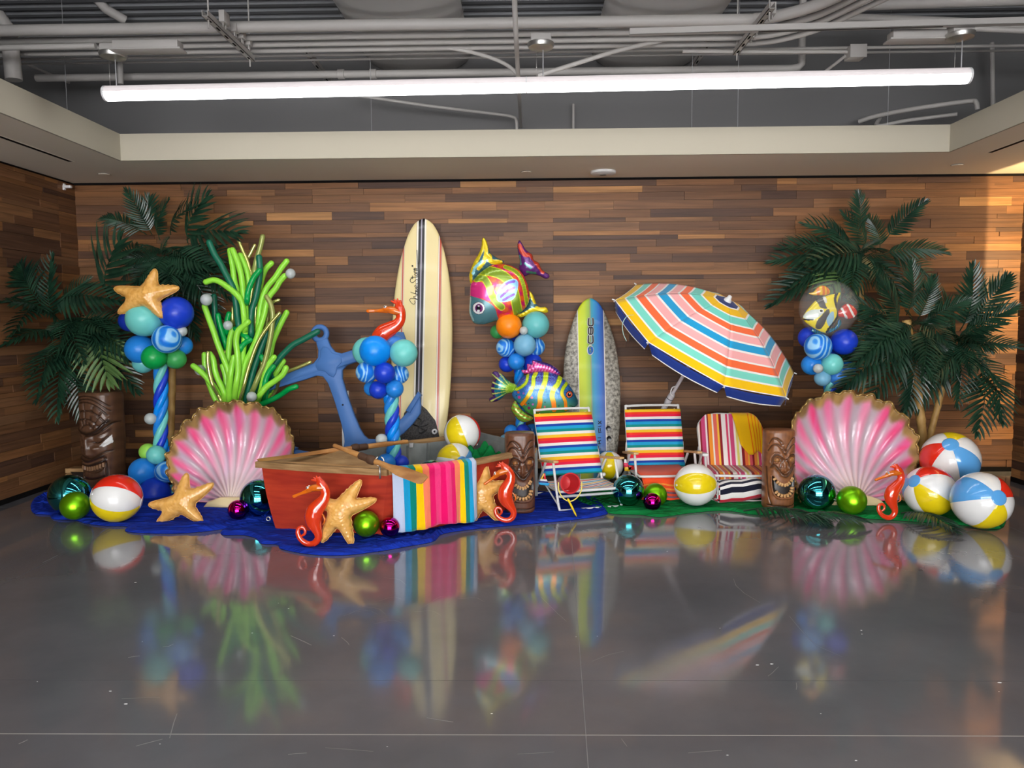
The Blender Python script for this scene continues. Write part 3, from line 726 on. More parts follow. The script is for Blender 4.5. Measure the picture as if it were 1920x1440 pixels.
column(6.12, (733, 739), 742, 862, 29, [(703, 658, 29, 'sky', -.14), (757, 662, 26, 'aqua', -.12), (688, 659, 27, 'aqua', .06), (740, 650, 22, 'mid', .12), (687, 698, 20, 'marble', -.08), (721, 699, 20, 'royal', -.15), (749, 702, 18, 'marble', -.02), (709, 731, 17, 'royal', -.08), (740, 729, 17, 'azure', -.1), (697, 728, 15, 'azure', .04), (727, 728, 17, 'azure', .1),
        (724, 868, 18, 'azure', -.1), (752, 868, 15, 'royal', -.02), (696, 871, 12, 'royal', 0), (735, 885, 18, 'navy', .08), (715, 824, 11, 'bubble', -.12)], 'balloon column standing in the red boat', turns=1.5, ph=2.2, zbase=BOATF)
column(7.05, (973, 977), 690, 818, 20, [(954, 611, 24, 'orange', -.14), (1005, 609, 25, 'teal', -.1), (982, 620, 8, 'bubble', -.2), (932, 622, 13, 'green2', .02), (948, 652, 18, 'marble', -.08), (984, 647, 21, 'pale', -.16), (1005, 650, 17, 'marble', 0), (968, 678, 16, 'azure', -.13), (950, 683, 15, 'royal', -.03), (999, 681, 18, 'royal', 0), (975, 630, 22, 'navy', .08), (978, 660, 18, 'azure', .1),
        (958, 809, 13, 'azure', -.08), (981, 809, 14, 'royal', -.1), (998, 806, 12, 'azure', 0), (947, 824, 10, 'pale', -.05), (970, 838, 17, 'navy', -.02), (990, 845, 17, 'azure', .05)], 'balloon column with the orange balloon between the surfboards', turns=1.9, ph=1.0)
column(6.72, (1556, 1556), 705, 850, 24, [(1517, 633, 20, 'royal', .04), (1534, 650, 25, 'marble', -.14), (1583, 641, 24, 'royal', -.08), (1522, 684, 19, 'azure', -.06), (1534, 691, 9, 'bubble', -.2), (1560, 683, 20, 'aqua', -.13), (1542, 709, 15, 'pale', -.1), (1570, 705, 17, 'mid', -.04), (1590, 690, 15, 'azure', .05), (1556, 650, 20, 'navy', .1), (1555, 690, 20, 'azure', .1),
        (1505, 905, 22, 'royal', 0), (1550, 880, 22, 'azure', .05), (1590, 900, 22, 'aqua', .05)], 'balloon column under the clear bubble balloon', turns=1.6, ph=.2)

# ---- seaweed of long modelling balloons behind the left shell
SEA = {'lime': ('lime_long', (150, 226, 66), 4.5, 0), 'green': ('green_long', (0, 158, 74), 4.2, 0), 'dark': ('dark_long', (16, 104, 78), 4.8, 0), 'gold': ('gold_long', (206, 205, 120), 2.9, .75), 'olive': ('olive_long', (150, 158, 86), 3.9, .2)}
sea = [('dark', -.1, [(340, 200), (420, 380), (510, 520), (570, 640), (640, 770), (700, 900), (740, 1100), (760, 1300), (790, 1500)]), ('dark', -.06, [(1085, 420), (1100, 600), (1085, 760), (1040, 1000), (980, 1200), (960, 1400), (970, 1600)]),
       ('dark', .05, [(410, 1010), (420, 1200), (430, 1400), (480, 1650)]), ('dark', -.05, [(1200, 1560), (1130, 1750), (1040, 2000), (980, 2200), (930, 2400), (880, 2640)]), ('dark', 0, [(1100, 2220), (1030, 2380), (940, 2560)]),
       ('dark', -.03, [(1960, 1535), (1760, 1645), (1600, 1730), (1480, 1840), (1370, 1960), (1290, 2080), (1210, 2220)]), ('dark', .03, [(1390, 1310), (1330, 1450), (1250, 1600)]),
       ('olive', -.12, [(1200, 1010), (1260, 1120), (1290, 1270), (1280, 1450), (1250, 1650), (1200, 1880), (1150, 2050), (1080, 2200), (1020, 2350), (960, 2500)]),
       ('gold', 0, [(780, 170), (840, 320), (900, 450), (950, 600), (985, 760)]), ('gold', .06, [(1020, 240), (970, 340), (915, 460)]), ('olive', -.05, [(1140, 110), (1110, 250), (1060, 420), (1030, 550), (1010, 680)]), ('gold', 0, [(1000, 720), (985, 880), (960, 1050), (940, 1180), (930, 1330)]),
       ('gold', .05, [(690, 1180), (690, 1390)]), ('gold', 0, [(1040, 1150), (1030, 1300), (1040, 1500)]), ('gold', .05, [(1380, 1060), (1270, 1120)]), ('gold', -.13, [(1390, 1260), (1310, 1350), (1220, 1460), (1120, 1600), (1040, 1760), (960, 1980), (900, 2180), (850, 2380), (790, 2600)]),
       ('gold', -.16, [(320, 1850), (320, 2000), (350, 2200), (400, 2350), (470, 2480), (530, 2600)]), ('gold', .03, [(590, 1780), (570, 1910), (580, 2020)]), ('gold', -.02, [(1850, 1995), (1700, 2060), (1530, 2130), (1400, 2220)]),
       ('lime', -.05, [(650, 320), (690, 560), (715, 760), (760, 930), (800, 1150)]), ('lime', -.1, [(690, 310), (760, 480), (820, 700), (850, 950), (880, 1150), (885, 1400), (870, 1600), (850, 1800), (820, 2050)]), ('lime', -.02, [(800, 390), (870, 540), (920, 700), (920, 880), (900, 1100)]),
       ('lime', -.14, [(290, 790), (400, 760), (500, 790), (620, 870), (750, 980), (830, 1100), (860, 1300), (870, 1500)]), ('lime', -.12, [(270, 1160), (330, 1330), (400, 1520), (470, 1730), (550, 1930), (610, 2080), (640, 2220), (640, 2450)]),
       ('lime', -.04, [(1500, 480), (1420, 580), (1330, 720), (1220, 850), (1150, 990), (1110, 1150), (1090, 1300), (1070, 1500)]), ('lime', -.1, [(1470, 700), (1400, 780), (1340, 880), (1250, 990), (1200, 1100), (1170, 1250), (1120, 1420), (1050, 1640), (960, 1850), (880, 2000), (830, 2200), (770, 2450), (740, 2600)]),
       ('lime', .05, [(1270, 510), (1190, 590), (1140, 700), (1110, 820), (1080, 980)]), ('lime', .02, [(1500, 1250), (1430, 1380), (1350, 1550), (1290, 1700), (1260, 1850), (1230, 2000)]), ('lime', -.17, [(920, 1390), (850, 1450), (770, 1530), (740, 1680), (760, 1850), (770, 2000), (770, 2150), (740, 2350), (720, 2560)]),
       ('lime', -.05, [(690, 1500), (650, 1650), (630, 1830), (620, 2000), (640, 2120)]), ('lime', -.15, [(710, 1920), (680, 2060), (655, 2250), (640, 2600)]), ('lime', -.1, [(350, 1870), (400, 1960), (420, 2100), (460, 2230), (520, 2350), (570, 2470), (590, 2600)]),
       ('lime', -.12, [(100, 2050), (180, 2110), (260, 2180), (330, 2260), (400, 2350), (490, 2490)]), ('lime', -.02, [(540, 2050), (580, 2180), (590, 2300), (590, 2440)]), ('lime', -.1, [(1310, 1920), (1240, 2010), (1190, 2120), (1150, 2270), (1120, 2400), (1070, 2560)]),
       ('lime', -.18, [(1490, 2080), (1440, 2180), (1330, 2270), (1200, 2360), (1110, 2470), (1030, 2580), (960, 2680)]), ('lime', .02, [(268, 1880), (272, 2000), (290, 2150), (350, 2350), (440, 2560)]), ('lime', .03, [(1450, 1980), (1400, 2060), (1330, 2180)]),
       ('green', -.16, [(1090, 620), (1010, 720), (950, 850), (915, 970), (905, 1090)]), ('green', .0, [(470, 1290), (490, 1400), (540, 1580), (590, 1750)]), ('green', .02, [(635, 1270), (610, 1370), (600, 1530)]), ('green', -.1, [(735, 1490), (760, 1530)]), ('green', -.1, [(830, 1570), (930, 1665)]),
       ('green', -.12, [(950, 1660), (860, 1720), (800, 1820)]), ('green', -.06, [(1120, 1910), (1170, 1990), (1230, 2080)]), ('green', -.14, [(1300, 2060), (1230, 2150), (1180, 2280), (1160, 2430)]), ('green', -.1, [(1640, 2360), (1530, 2400), (1400, 2490), (1250, 2570), (1110, 2625), (980, 2690)]), ('green', .02, [(1230, 2280), (1190, 2450), (1150, 2620)]), ('dark', .04, [(1400, 2000), (1360, 2120), (1290, 2230)])]
YSEA = 6.95
_b = at(452, 800, YSEA)
t = thing('balloon_seaweed', (_b.x, YSEA, 0), 'tall bunch of green twisting balloon seaweed behind the left shell', 'balloons')
mk('base_plate', lathe([(1e-6, 0), (.2, 0), (.2, .02), (.03, .03)], 24, Matrix.Translation((_b.x, YSEA, 0))), mat('base_black', (30, 30, 32), .6), t, autosmooth=35)
mk('stem', rod((_b.x, YSEA, .02), (_b.x, YSEA, at(452, 800, YSEA).z + .12), .02, 8), mat('dark_long', (16, 104, 78), .4), t)
for k, (kd, dy, P) in enumerate(sea):
    nm, c, r, me = SEA[kd]; m = mat(nm, c, .33 if me < .3 else .22, metal=me, spec=.4, coat=.15)
    pts = [(350 + x / 8, 430 + y / 8) for x, y in P]; n = len(pts)
    W = []
    for i, (x, y) in enumerate(pts):
        W.append(at(x, y, YSEA + dy * (1.0 if y < 740 else .6)))
    e = pts[-1]
    if e[1] < 735: W.append(at(e[0] + (452 - e[0]) * .12, e[1] + 26, YSEA + .13))
    W.append(at(452 + (pts[-1][0] - 452) * .45, max(775, e[1] + 40), YSEA + .02 + (.08 if e[1] < 735 else 0)))
    rr = r * 1.22 * YSEA / FPX
    mk('long_balloon', tube(cat_rom(W, 5), rr, 10), m, t)
for (x, y, r) in ((1558, 663, 72), (295, 1055, 85), (620, 1440, 68), (200, 2110, 80), (975, 2510, 75)):
    p = at(350 + x / 8, 430 + y / 8, YSEA - (.22 if x != 200 else .02)); inst('bubble_balloon', ME_BALLOON, m_bubble, t, Matrix.Translation(p) @ orient((.2, -.5, .8)) @ Matrix.Scale(r / 8 * YSEA / FPX, 4))

# ---- baubles
m_teal = mat('bauble_teal', (44, 166, 176), 0.04, metal=1.0); m_teal.node_tree.nodes['Principled BSDF'].inputs['Coat Weight'].default_value = .6
m_green = mat('bauble_green', (130, 206, 22), 0.34, metal=.85)
m_mag = mat('bauble_magenta', (196, 16, 130), 0.05, metal=1.0)
m_gold = mat('bauble_cap', (170, 160, 130), .3, metal=1)
ME_CAP = to_mesh('cap', *lathe([(1e-6, 1.1), (.1, 1.1), (.11, 1.08), (.115, .975), (.11, .96)][::-1], 16))
def bauble(px, py, rpx, kind, label, Y=None, z0=.012, tilt=(.3, .5, .8)):
    if Y is None:
        g = fl(px, py + rpx * .97, z0); Y = g.y
        for _ in range(3): r = rpx * Y / FPX; Y = fl(px, py, z0 + r).y
    r = rpx * Y / FPX; p = at(px, py, Y)
    t = thing('bauble', (p.x, p.y, p.z - r), label, 'bauble', 'large shiny baubles')
    m = {'t': m_teal, 'g': m_green, 'm': m_mag}[kind]
    M = Matrix.Translation(p) @ orient(tilt) @ Matrix.Scale(r, 4)
    inst('ball', ME_SPHERE, m, t, M); inst('cap', ME_CAP, m_gold, t, M)
    return t
bauble(131, 927, 38, 't', 'dark teal mirrored bauble at the left edge of the blue cloth', tilt=(.3, .9, -.2))
bauble(141, 948, 27, 'g', 'satin green bauble in front of the teal one at far left', tilt=(0, .95, -.2))
bauble(446, 956, 19, 'm', 'magenta bauble in front of the left shell', tilt=(.6, .7, .0))
bauble(486, 933, 36, 't', 'teal mirrored bauble between the left shell and the boat', tilt=(.3, .9, .1))
bauble(687, 982, 25, 'g', 'green bauble under the arm of the starfish by the boat', tilt=(0, .95, -.2), z0=.03)
bauble(731, 988, 19, 'm', 'magenta bauble at the corner of the boat towel', tilt=(0, .95, .1), z0=.03)
bauble(1178, 919, 30, 't', 'teal mirrored bauble beside the bucket chair', tilt=(0, .9, -.3))
bauble(1229, 928, 22, 'g', 'green bauble behind the magenta one by the orange towel', tilt=(0, .9, -.3), Y=6.2)
bauble(1223, 941, 17, 'm', 'magenta bauble between the green bauble and the beach chairs', tilt=(0, .9, .3), Y=6.03)
bauble(1532, 923, 34, 't', 'teal mirrored bauble beside the right tiki', tilt=(.85, .5, .1))
bauble(1597, 938, 27, 'g', 'green bauble in front of the right shell', tilt=(-.8, .5, -.1))

# ---- beach balls: six welded vinyl panels and two end caps
BALLC = dict(W=(238, 238, 236), Y=(240, 212, 20), B=(92, 168, 232), R=(232, 44, 24))
def bmat(k): return mat('vinyl_' + k, BALLC[k], .22, spec=.5, coat=.6)
def _panel():
    nu, nv = 9, 17
    def f(u, v):
        a = R(-30 + 60 * u); th = R(13 + 154 * v); pin = 1 - .016 * (2 * u - 1) ** 8
        return (math.sin(th) * math.cos(a) * pin, math.sin(th) * math.sin(a) * pin, math.cos(th) * pin)
    return grid(nu, nv, f)
_pv, _pf = _panel(); ME_PANEL = to_mesh('panel', _pv, [tuple(reversed(f)) for f in _pf])
_cp = [(math.sin(R(a)) * 1.004, math.cos(R(a)) * 1.004) for a in (15.5, 13.5, 9, 5)] + [(1e-6, 1.004)]
ME_ENDCAP = to_mesh('end_cap', *lathe([( _cp[0][0], _cp[0][1] - .012)] + _cp, 20)); ME_VALVE = to_mesh('valve', *lathe([(.05, .995), (.055, 1.03), (.03, 1.035), (1e-6, 1.035)], 12))
def beach_ball(px, py, rpx, axis, cols, caps, phi0, label, Y=None, z0=.012, squash=1.0):
    if Y is None:
        Y = fl(px, py + rpx * .97, z0).y
        for _ in range(3): Y = fl(px, py, z0 + rpx * Y / FPX).y
    r = rpx * Y / FPX; p = at(px, py, Y); vw = (CAM - p).normalized(); rt = Vector((0, 0, 1)).cross(vw).normalized(); uv_ = vw.cross(rt)
    a = (rt * axis[0] - vw * axis[1] + uv_ * axis[2]).normalized()
    t = thing('beach_ball', (p.x, p.y, p.z - r), label, 'beach ball', 'inflated beach balls')
    e1 = rt - a * rt.dot(a)
    if abs(axis[0]) > .8: e1 = vw - a * vw.dot(a)
    e1.normalize(); e2 = a.cross(e1)
    B = Matrix((e1, e2, a)).transposed().to_4x4()
    S = Matrix.Translation(p) @ B @ Matrix.Scale(r, 4)
    for k, c in enumerate(cols): inst('panel', ME_PANEL, bmat(c), t, S @ Matrix.Rotation(R(phi0 + 60 * k), 4, 'Z'))
    inst('end_cap', ME_ENDCAP, bmat(caps[0]), t, S); inst('end_cap', ME_ENDCAP, bmat(caps[1]), t, S @ Matrix.Rotation(PI, 4, 'X'))
    inst('valve', ME_VALVE, bmat('W'), t, S @ Matrix.Rotation(PI, 4, 'X') @ Matrix.Rotation(R(30), 4, 'Y'))
    return t
beach_ball(219, 934, 46, (.95, -.12, -.28), 'WYWBWR', 'WW', 4, 'beach ball showing red, white and yellow bands at far left')
beach_ball(867, 812, 35, (-.36, .05, .93), 'WRWBWY', 'WW', -58, 'upper beach ball in the boat, half yellow and half white', Y=6.55)
beach_ball(853, 866, 36, (.36, -.9, .02), 'BWYWRW', 'BB', 15, 'lower beach ball in the boat, behind the striped towel', Y=6.27)
beach_ball(1142, 872, 27, (.02, -.18, .97), 'WRWBWY', 'BB', -30, 'small-looking beach ball with a yellow stripe behind the bucket chair', Y=6.75)
beach_ball(1304, 909, 40, (.995, .02, .06), 'YWBWRW', 'WW', -4, 'beach ball with a wide yellow band in front of the beach chairs')
beach_ball(1840, 938, 53, (.53, -.83, .15), 'RWBWYW', 'BB', 45, 'rightmost beach ball, on the green cloth at the right edge')
beach_ball(1743, 921, 47, (-.57, -.73, .36), 'WRWBWY', 'BB', -5, 'beach ball at lower left of the stack of three')
beach_ball(1781, 862, 52, (0, -.83, .56), 'WYWRWB', 'BB', 20, 'topmost beach ball of the stack of three at right', Y=6.12)

# ---- starfish
m_star = noisemix('starfish_vinyl', (240, 186, 104), (222, 160, 74), (30, 30, 30), 3, .3, .5, coat=.35, bumpst=.25)
def starfish(center, tips, Y, label, wb=12.5, wt=3.6, seed=0, lean=12, thick=1.0):
    cx, cy = center; o, s = frame(cx, cy, Y); rr = random.Random(seed)
    T = sorted(tips, key=lambda q: math.atan2(-(q[1] - cy), q[0] - cx)); n = len(T)
    phi = np.linspace(-PI, PI, 1600, endpoint=False); rad = np.zeros(len(phi)); ts = np.linspace(.02, 1.0, 260)
    for tp in T:
        dx, dy = tp[0] - cx, -(tp[1] - cy); L = math.hypot(dx, dy); a0 = math.atan2(dy, dx); bend = rr.uniform(-.16, .16)
        wv = wb * 1.25 * (1 - ts) ** .8 + wt * np.sqrt(np.clip(1 - ((ts - .86) / .14).clip(0, 1) ** 2, 0, 1)); bump = 1 + .14 * np.sin(ts * 46) * (ts > .4)
        dl = (phi[:, None] - a0 - bend * (1 - ts[None, :]) ** 1.0 + bend * 0 + PI) % (2 * PI) - PI
        ok = (ts[None, :] * L * np.abs(np.sin(dl)) <= np.where(dl > 0, (wv * bump)[None, :], wv[None, :])) & (np.abs(dl) < 1.5)
        ri = np.where(ok, ts[None, :], 0).max(1) * L; rad += ri ** 7
    rad = rad ** (1 / 7.); rad = np.convolve(np.pad(rad, 2, 'wrap'), np.ones(5) / 5, 'valid')
    out = [(math.cos(p) * r * s, math.sin(p) * r * s) for p, r in zip(phi, rad)]
    def hf(P, h):
        r = np.hypot(P[:, 0], P[:, 1]); hh = h * (1 + .03 * np.sin(r / s * 1.6) * (r > s * 14))
        a = np.arctan2(P[:, 1], P[:, 0])
        for tp in T:
            d = np.array([tp[0] - cx, -(tp[1] - cy)], float); L = np.hypot(*d); d /= L
            al = P @ d; ac = P @ np.array([-d[1], d[0]])
            for k in range(1, 9):
                q = np.hypot(al - L * s * k / 9.5, ac); hh += np.where(h > 0, .25 * s * 5 * np.exp(-(q / (s * 2.0)) ** 2), 0) * np.minimum(1, h / (.02))
        return hh
    V, F, uv, side, hh = pillow(out, s * 2.0, .95 * thick, .6 * thick, hf)
    M = Matrix.Translation(o) @ Matrix.Rotation(R(-lean), 4, 'X')
    t = thing('inflatable_starfish', (o.x, o.y + .02, min((M @ v).z for v in V)), label, 'starfish', 'inflatable starfish')
    mk('body', xf((V, F), M), m_star, t)
    ctr = M @ Vector((6 * s, .05, -6 * s)); mk('valve', lathe([(.008, 0), (.009, .03), (.005, .036), (1e-6, .036)], 10, Matrix.Translation(ctr) @ Matrix.Rotation(-PI / 2, 4, 'X')), m_star, t)
    mk('seam', tube([M @ Vector((p[0] * 1.012, .0, p[1] * 1.012)) for p in resample([Vector((q[0], q[1])) for q in out], s * 4)], .0022, 5, closed=True), m_star, t)
    return t
starfish((275, 556), [(291, 504), (336, 540), (213, 540), (221, 587), (306, 596)], 6.55, 'tan inflatable starfish on top of the left balloon column', seed=1, lean=6)
starfish((341, 941), [(345, 886), (399, 906), (384, 979), (297, 982), (277, 946)], 5.72, 'tan inflatable starfish leaning on the left shell', seed=2, lean=18)
starfish((637, 957), [(677, 900), (707, 936), (662, 1024), (604, 1017), (596, 935)], 5.10, 'tan inflatable starfish beside the red seahorse before the boat', seed=3, lean=10)
starfish((903, 922), [(910, 869), (850, 910), (884, 984), (936, 977), (952, 905)], 5.70, 'tan inflatable starfish leaning at the right end of the towel', seed=4, lean=10)

# ---- seahorses
m_sh = mat('seahorse_vinyl', (242, 66, 22), .12, spec=.5, coat=1.0, trans=.22)
m_sh2 = mat('seahorse_amber', (250, 128, 20), .12, spec=.5, coat=1.0, trans=.35)
m_eye = mat('eye_white', (245, 245, 240), .2); m_black = mat('gloss_black', (14, 14, 16), .25)
SHB = [(575, 150, 55), (600, 210, 85), (650, 290, 92), (690, 390, 85), (670, 500, 100), (590, 610, 130), (500, 720, 158), (460, 840, 158), (470, 950, 138), (510, 1060, 100), (545, 1150, 78), (545, 1240, 66), (490, 1320, 62), (400, 1350, 58), (300, 1320, 54), (215, 1245, 50), (172, 1150, 44), (185, 1065, 38), (245, 1030, 33), (300, 1070, 30), (305, 1140, 27), (262, 1185, 22), (225, 1190, 16)]
def seahorse(px, py, hpx, Y, label, rot=0.0, flip=1, tilt=0.0):
    """px,py: pixel of the tail's lowest point; hpx: height in pixels"""
    o, s0 = frame(px, py, Y); k = hpx / 1310.0 * s0
    M = Matrix.Translation(o) @ Matrix.Rotation(R(rot), 4, 'Y') @ Matrix.Rotation(R(tilt), 4, 'X')
    def w(x, y, d=0): return M @ Vector(((x - 430) * k * flip, d, (1405 - y) * k))
    t = thing('inflatable_seahorse', (o.x, o.y, o.z), label, 'seahorse', 'inflatable seahorses')
    P = [w(x, y) for x, y, r in SHB]; rr = [r * k for x, y, r in SHB]
    n = 6; body = mk('body', tube(cat_rom(P, n), lerp_list(rr, (len(P) - 1) * n + 1), 18, flat=.8, up=M.to_3x3() @ Vector((1, 0, 0))), m_sh, t)
    hd = mk('head', tube(cat_rom([w(640, 300), w(560, 300), w(470, 310), w(390, 330)], 5), [80 * k, 88 * k, 82 * k, 62 * k], 16, flat=.8), m_sh2, t)
    mk('snout', tube(cat_rom([w(420, 335), w(330, 375), w(230, 415), w(110, 462)], 5), [56 * k, 40 * k, 30 * k, 33 * k], 12), m_sh2, hd)
    for d in (-70, 70): mk('eye', xf(sphere_vf(24 * k, 14, 8), Matrix.Translation(w(375, 292, d * k * .8))), m_eye, hd); mk('pupil', xf(sphere_vf(14 * k, 10, 6), Matrix.Translation(w(370, 292, d * k * 1.0))), m_black, hd)
    mk('crown', join(*[tube([w(560, 170), w(x, y)], [34 * k, 14 * k], 10) for x, y in ((480, 120), (530, 92), (590, 100), (440, 160))]), m_sh, hd)
    mk('belly_seam', tube(cat_rom([w(x - r * .75, y, -r * k * .45) for x, y, r in SHB[4:10]], 4), 5 * k, 6), m_sh2, body)
    mk('fin', tube(cat_rom([w(600, 760), w(650, 820), w(675, 900), w(655, 960), w(625, 985)], 4), [14 * k, 30 * k, 34 * k, 28 * k, 12 * k], 10, flat=.5), m_sh2, t)
    mk('back_ridge', tube(cat_rom([w(x + r * .92, y) for x, y, r in SHB[1:10]], 4), 10 * k, 6), m_sh, body)
    return t
seahorse(690, 690, 140, 6.2, 'orange inflatable seahorse on top of the balloon column in the boat', rot=20)
seahorse(585, 1026, 136, 5.03, 'red inflatable seahorse standing in front of the boat', tilt=-3)
seahorse(957, 979, 116, 5.58, 'red inflatable seahorse leaning on the middle tiki', rot=-14)
seahorse(1668, 975, 106, 5.66, 'orange inflatable seahorse in front of the right shell', tilt=-3)
# ================================================================ boards, anchor, foil fish, bubble
def ext(outline, d, bev=.0, sp=None):
    """flat prism from a 2D outline (x,z), thickness d in y, centred, with a chamfered edge"""
    n = len(outline); A = [Vector((p[0], p[1])) for p in outline]
    def inset(q, b):
        out = []
        for i in range(n):
            e1 = (A[i] - A[i - 1]); e2 = (A[(i + 1) % n] - A[i]); e1 = e1.normalized() if e1.length else e2.normalized(); e2 = e2.normalized() if e2.length else e1
            m_ = Vector((-(e1.y + e2.y), e1.x + e2.x)); L = m_.length; m_ = m_ / L if L > 1e-6 else Vector((0, 0))
            c = max(.35, abs(m_.dot(Vector((-e2.y, e2.x))))); out.append(A[i] + m_ * (b / c))
        return out
    ar = sum(A[i - 1].x * A[i].y - A[i].x * A[i - 1].y for i in range(n))
    if ar < 0: A.reverse()
    I = inset(A, bev) if bev else A
    V = [Vector((p.x, -d / 2, p.y)) for p in I] + [Vector((p.x, -d / 2 + bev, p.y)) for p in A] + [Vector((p.x, d / 2 - bev, p.y)) for p in A] + [Vector((p.x, d / 2, p.y)) for p in I]
    F = [tuple(range(n)), tuple(range(4 * n - 1, 3 * n - 1, -1))]
    for k in range(3):
        for i in range(n): F.append((k * n + i, (k + 1) * n + i, (k + 1) * n + (i + 1) % n, k * n + (i + 1) % n))
    # caps triangulated so that concave outlines stay right
    from mathutils.geometry import tessellate_polygon
    tr = tessellate_polygon([[Vector((p.x, p.y, 0)) for p in I]])
    F = F[2:]
    for a, b, c in tr:
        ar = (I[b].x - I[a].x) * (I[c].y - I[a].y) - (I[c].x - I[a].x) * (I[b].y - I[a].y)
        if ar < 0: b, c = c, b
        F.append((a, b, c)); F.append((3 * n + a, 3 * n + c, 3 * n + b))
    return V, F
def ramp_x(name, stops, rough=.35, coat=.2, along=None):
    """stripes across a board: constant ramp over object x (range -1..1 of half width hw)"""
    m = mat(name, (255, 255, 255), rough, coat=coat); nt = m.node_tree; b = nt.nodes['Principled BSDF']; L = nt.links
    tc = nt.nodes.new('ShaderNodeTexCoord'); sx = nt.nodes.new('ShaderNodeSeparateXYZ'); L.new(tc.outputs['Object'], sx.inputs[0])
    mr = nt.nodes.new('ShaderNodeMapRange'); mr.inputs[1].default_value = -.3; mr.inputs[2].default_value = .3; L.new(sx.outputs[0], mr.inputs[0])
    r = nt.nodes.new('ShaderNodeValToRGB'); r.color_ramp.interpolation = 'CONSTANT'; E = r.color_ramp.elements
    first = True
    for p, c in stops:
        q = (p + .3) / .6
        if first: E[0].position = q; e = E[0]; first = False; E.remove(E[1])
        else: e = E.new(q)
        e.color = (*s2l(c), 1)
    L.new(mr.outputs[0], r.inputs[0]); L.new(r.outputs[0], b.inputs['Base Color'])
    return m, nt, b, sx, r
def board_vf(Ln, prof, th, rocker=.0):
    """prof: [(t, halfwidth)] from tail(0) to nose(1)"""
    ns = 60; nc = 24; V = []; F = []
    ts = [0.5 - .5 * math.cos(PI * i / ns) for i in range(ns + 1)]
    P = cat_rom([Vector((t, w_, 0)) for t, w_ in prof], 12)
    def hw(t):
        for a, b in zip(P[:-1], P[1:]):
            if a.x <= t <= b.x: return a.y + (b.y - a.y) * ((t - a.x) / max(1e-9, b.x - a.x))
        return P[-1].y
    for t in ts:
        w_ = max(hw(t), .0015); h = th * (.25 + .75 * min(1, (t * (1 - t) * 4) ** .5)) * min(1, w_ / .06) ; z = t * Ln; yo = -rocker * max(0, t - .55) ** 2 * 4
        for j in range(nc):
            a = 2 * PI * j / nc; c, s_ = math.cos(a), math.sin(a)
            x = w_ * math.copysign(abs(c) ** .55, c); y = h / 2 * math.copysign(abs(s_) ** .8, s_) + yo
            V.append(Vector((x, y, z)))
    for i in range(ns):
        for j in range(nc): F.append((i * nc + j, i * nc + (j + 1) % nc, (i + 1) * nc + (j + 1) % nc, (i + 1) * nc + j))
    F.append(tuple(range(nc - 1, -1, -1))); F.append(tuple(range(ns * nc, ns * nc + nc)))
    return V, F, hw
def place(bottom_px, top_px, Yb, Yt):
    b = at(*bottom_px, Yb); t_ = at(*top_px, Yt); z = (t_ - b); L_ = z.length; z.normalize()
    y = Vector((0, 1, 0)); y = (y - z * y.dot(z)).normalized(); x = y.cross(z)
    M = Matrix((x, y, z)).transposed().to_4x4(); M.translation = b
    return M, L_
CR = (238, 220, 160); WH = (240, 236, 222); BK = (20, 18, 20); RD = (196, 92, 66); TN = (176, 140, 84)
st = [(-.30, CR), (-.204, TN), (-.201, WH), (-.197, RD), (-.183, WH), (-.178, TN), (-.175, CR), (-.062, TN), (-.060, WH), (-.045, BK), (-.0195, (170, 165, 180)), (-.010, BK), (.0155, WH), (.030, TN), (.032, CR), (.148, TN), (.150, WH), (.160, RD), (.178, WH), (.182, TN), (.185, CR)]
m_wave = ramp_x('longboard_deck', [(p - .004, c) for p, c in st], .4, .15)[0]
M, Ln = place((786, 897), (796, 412), 7.2, 7.5)
Ln = Ln
V, F, hw1 = board_vf(Ln, [(0, .13), (.03, .175), (.12, .225), (.3, .275), (.5, .292), (.68, .278), (.82, .232), (.92, .165), (.97, .105), (.99, .055), (1, .004)], .085, .06)
t = thing('surfboard', M.translation, 'tall cream surfboard with dark centre stripe leaning on the wooden wall', 'surfboard')
inst('board', to_mesh('board', V, F), m_wave, t, M)
def bpt(x, z, y=-.0445): return M @ Vector((x, y, z))
_iM = M.inverted()
def onboard(px, py, off=-.047):
    """board-local x,z of a pixel on the board face"""
    o = _iM @ CAM; d = _iM.to_3x3() @ (at(px, py, 7) - CAM); k = (-.043 - o.y) / d.y; q = o + d * k
    zt = q.z / Ln; yo = -.06 * max(0, zt - .55) ** 2 * 4
    return M @ Vector((q.x, off + yo, q.z))
m_ink = mat('print_black', (24, 22, 26), .5)
def stroke(pts, r, sm=4):
    P = [onboard(735 + x / 9, 440 + y / 9) for x, y in pts]
    return tube(cat_rom(P, sm) if sm and len(P) > 2 else P, r, 6)
script = [[(382, 1118), (393, 1148), (368, 1178), (328, 1152), (303, 1112), (310, 1087), (340, 1076), (438, 1098)], [(438, 1098), (362, 1052), (438, 1022), (318, 972)], [(402, 985), (412, 1004), (434, 1000), (434, 972), (408, 962), (400, 985)], [(398, 960), (438, 952)], [(395, 948), (438, 928), (392, 914)],
          [(416, 914), (400, 892), (386, 876), (394, 862), (414, 868), (416, 896), (434, 892), (438, 866)], [(340, 738), (316, 756), (312, 790), (338, 815), (378, 798), (402, 768), (430, 764), (446, 790), (438, 822), (408, 838)], [(322, 727), (436, 716), (438, 704)], [(352, 748), (348, 700)],
          [(392, 690), (384, 672), (402, 658), (428, 662), (434, 684), (414, 698), (392, 690)], [(438, 652), (378, 642)], [(392, 640), (374, 628), (382, 618)], [(438, 614), (376, 606)], [(390, 606), (372, 596), (384, 592), (438, 594)], [(390, 594), (374, 582), (386, 577), (438, 576), (440, 562)], [(440, 562), (440, 500), (434, 400), (428, 275)]]
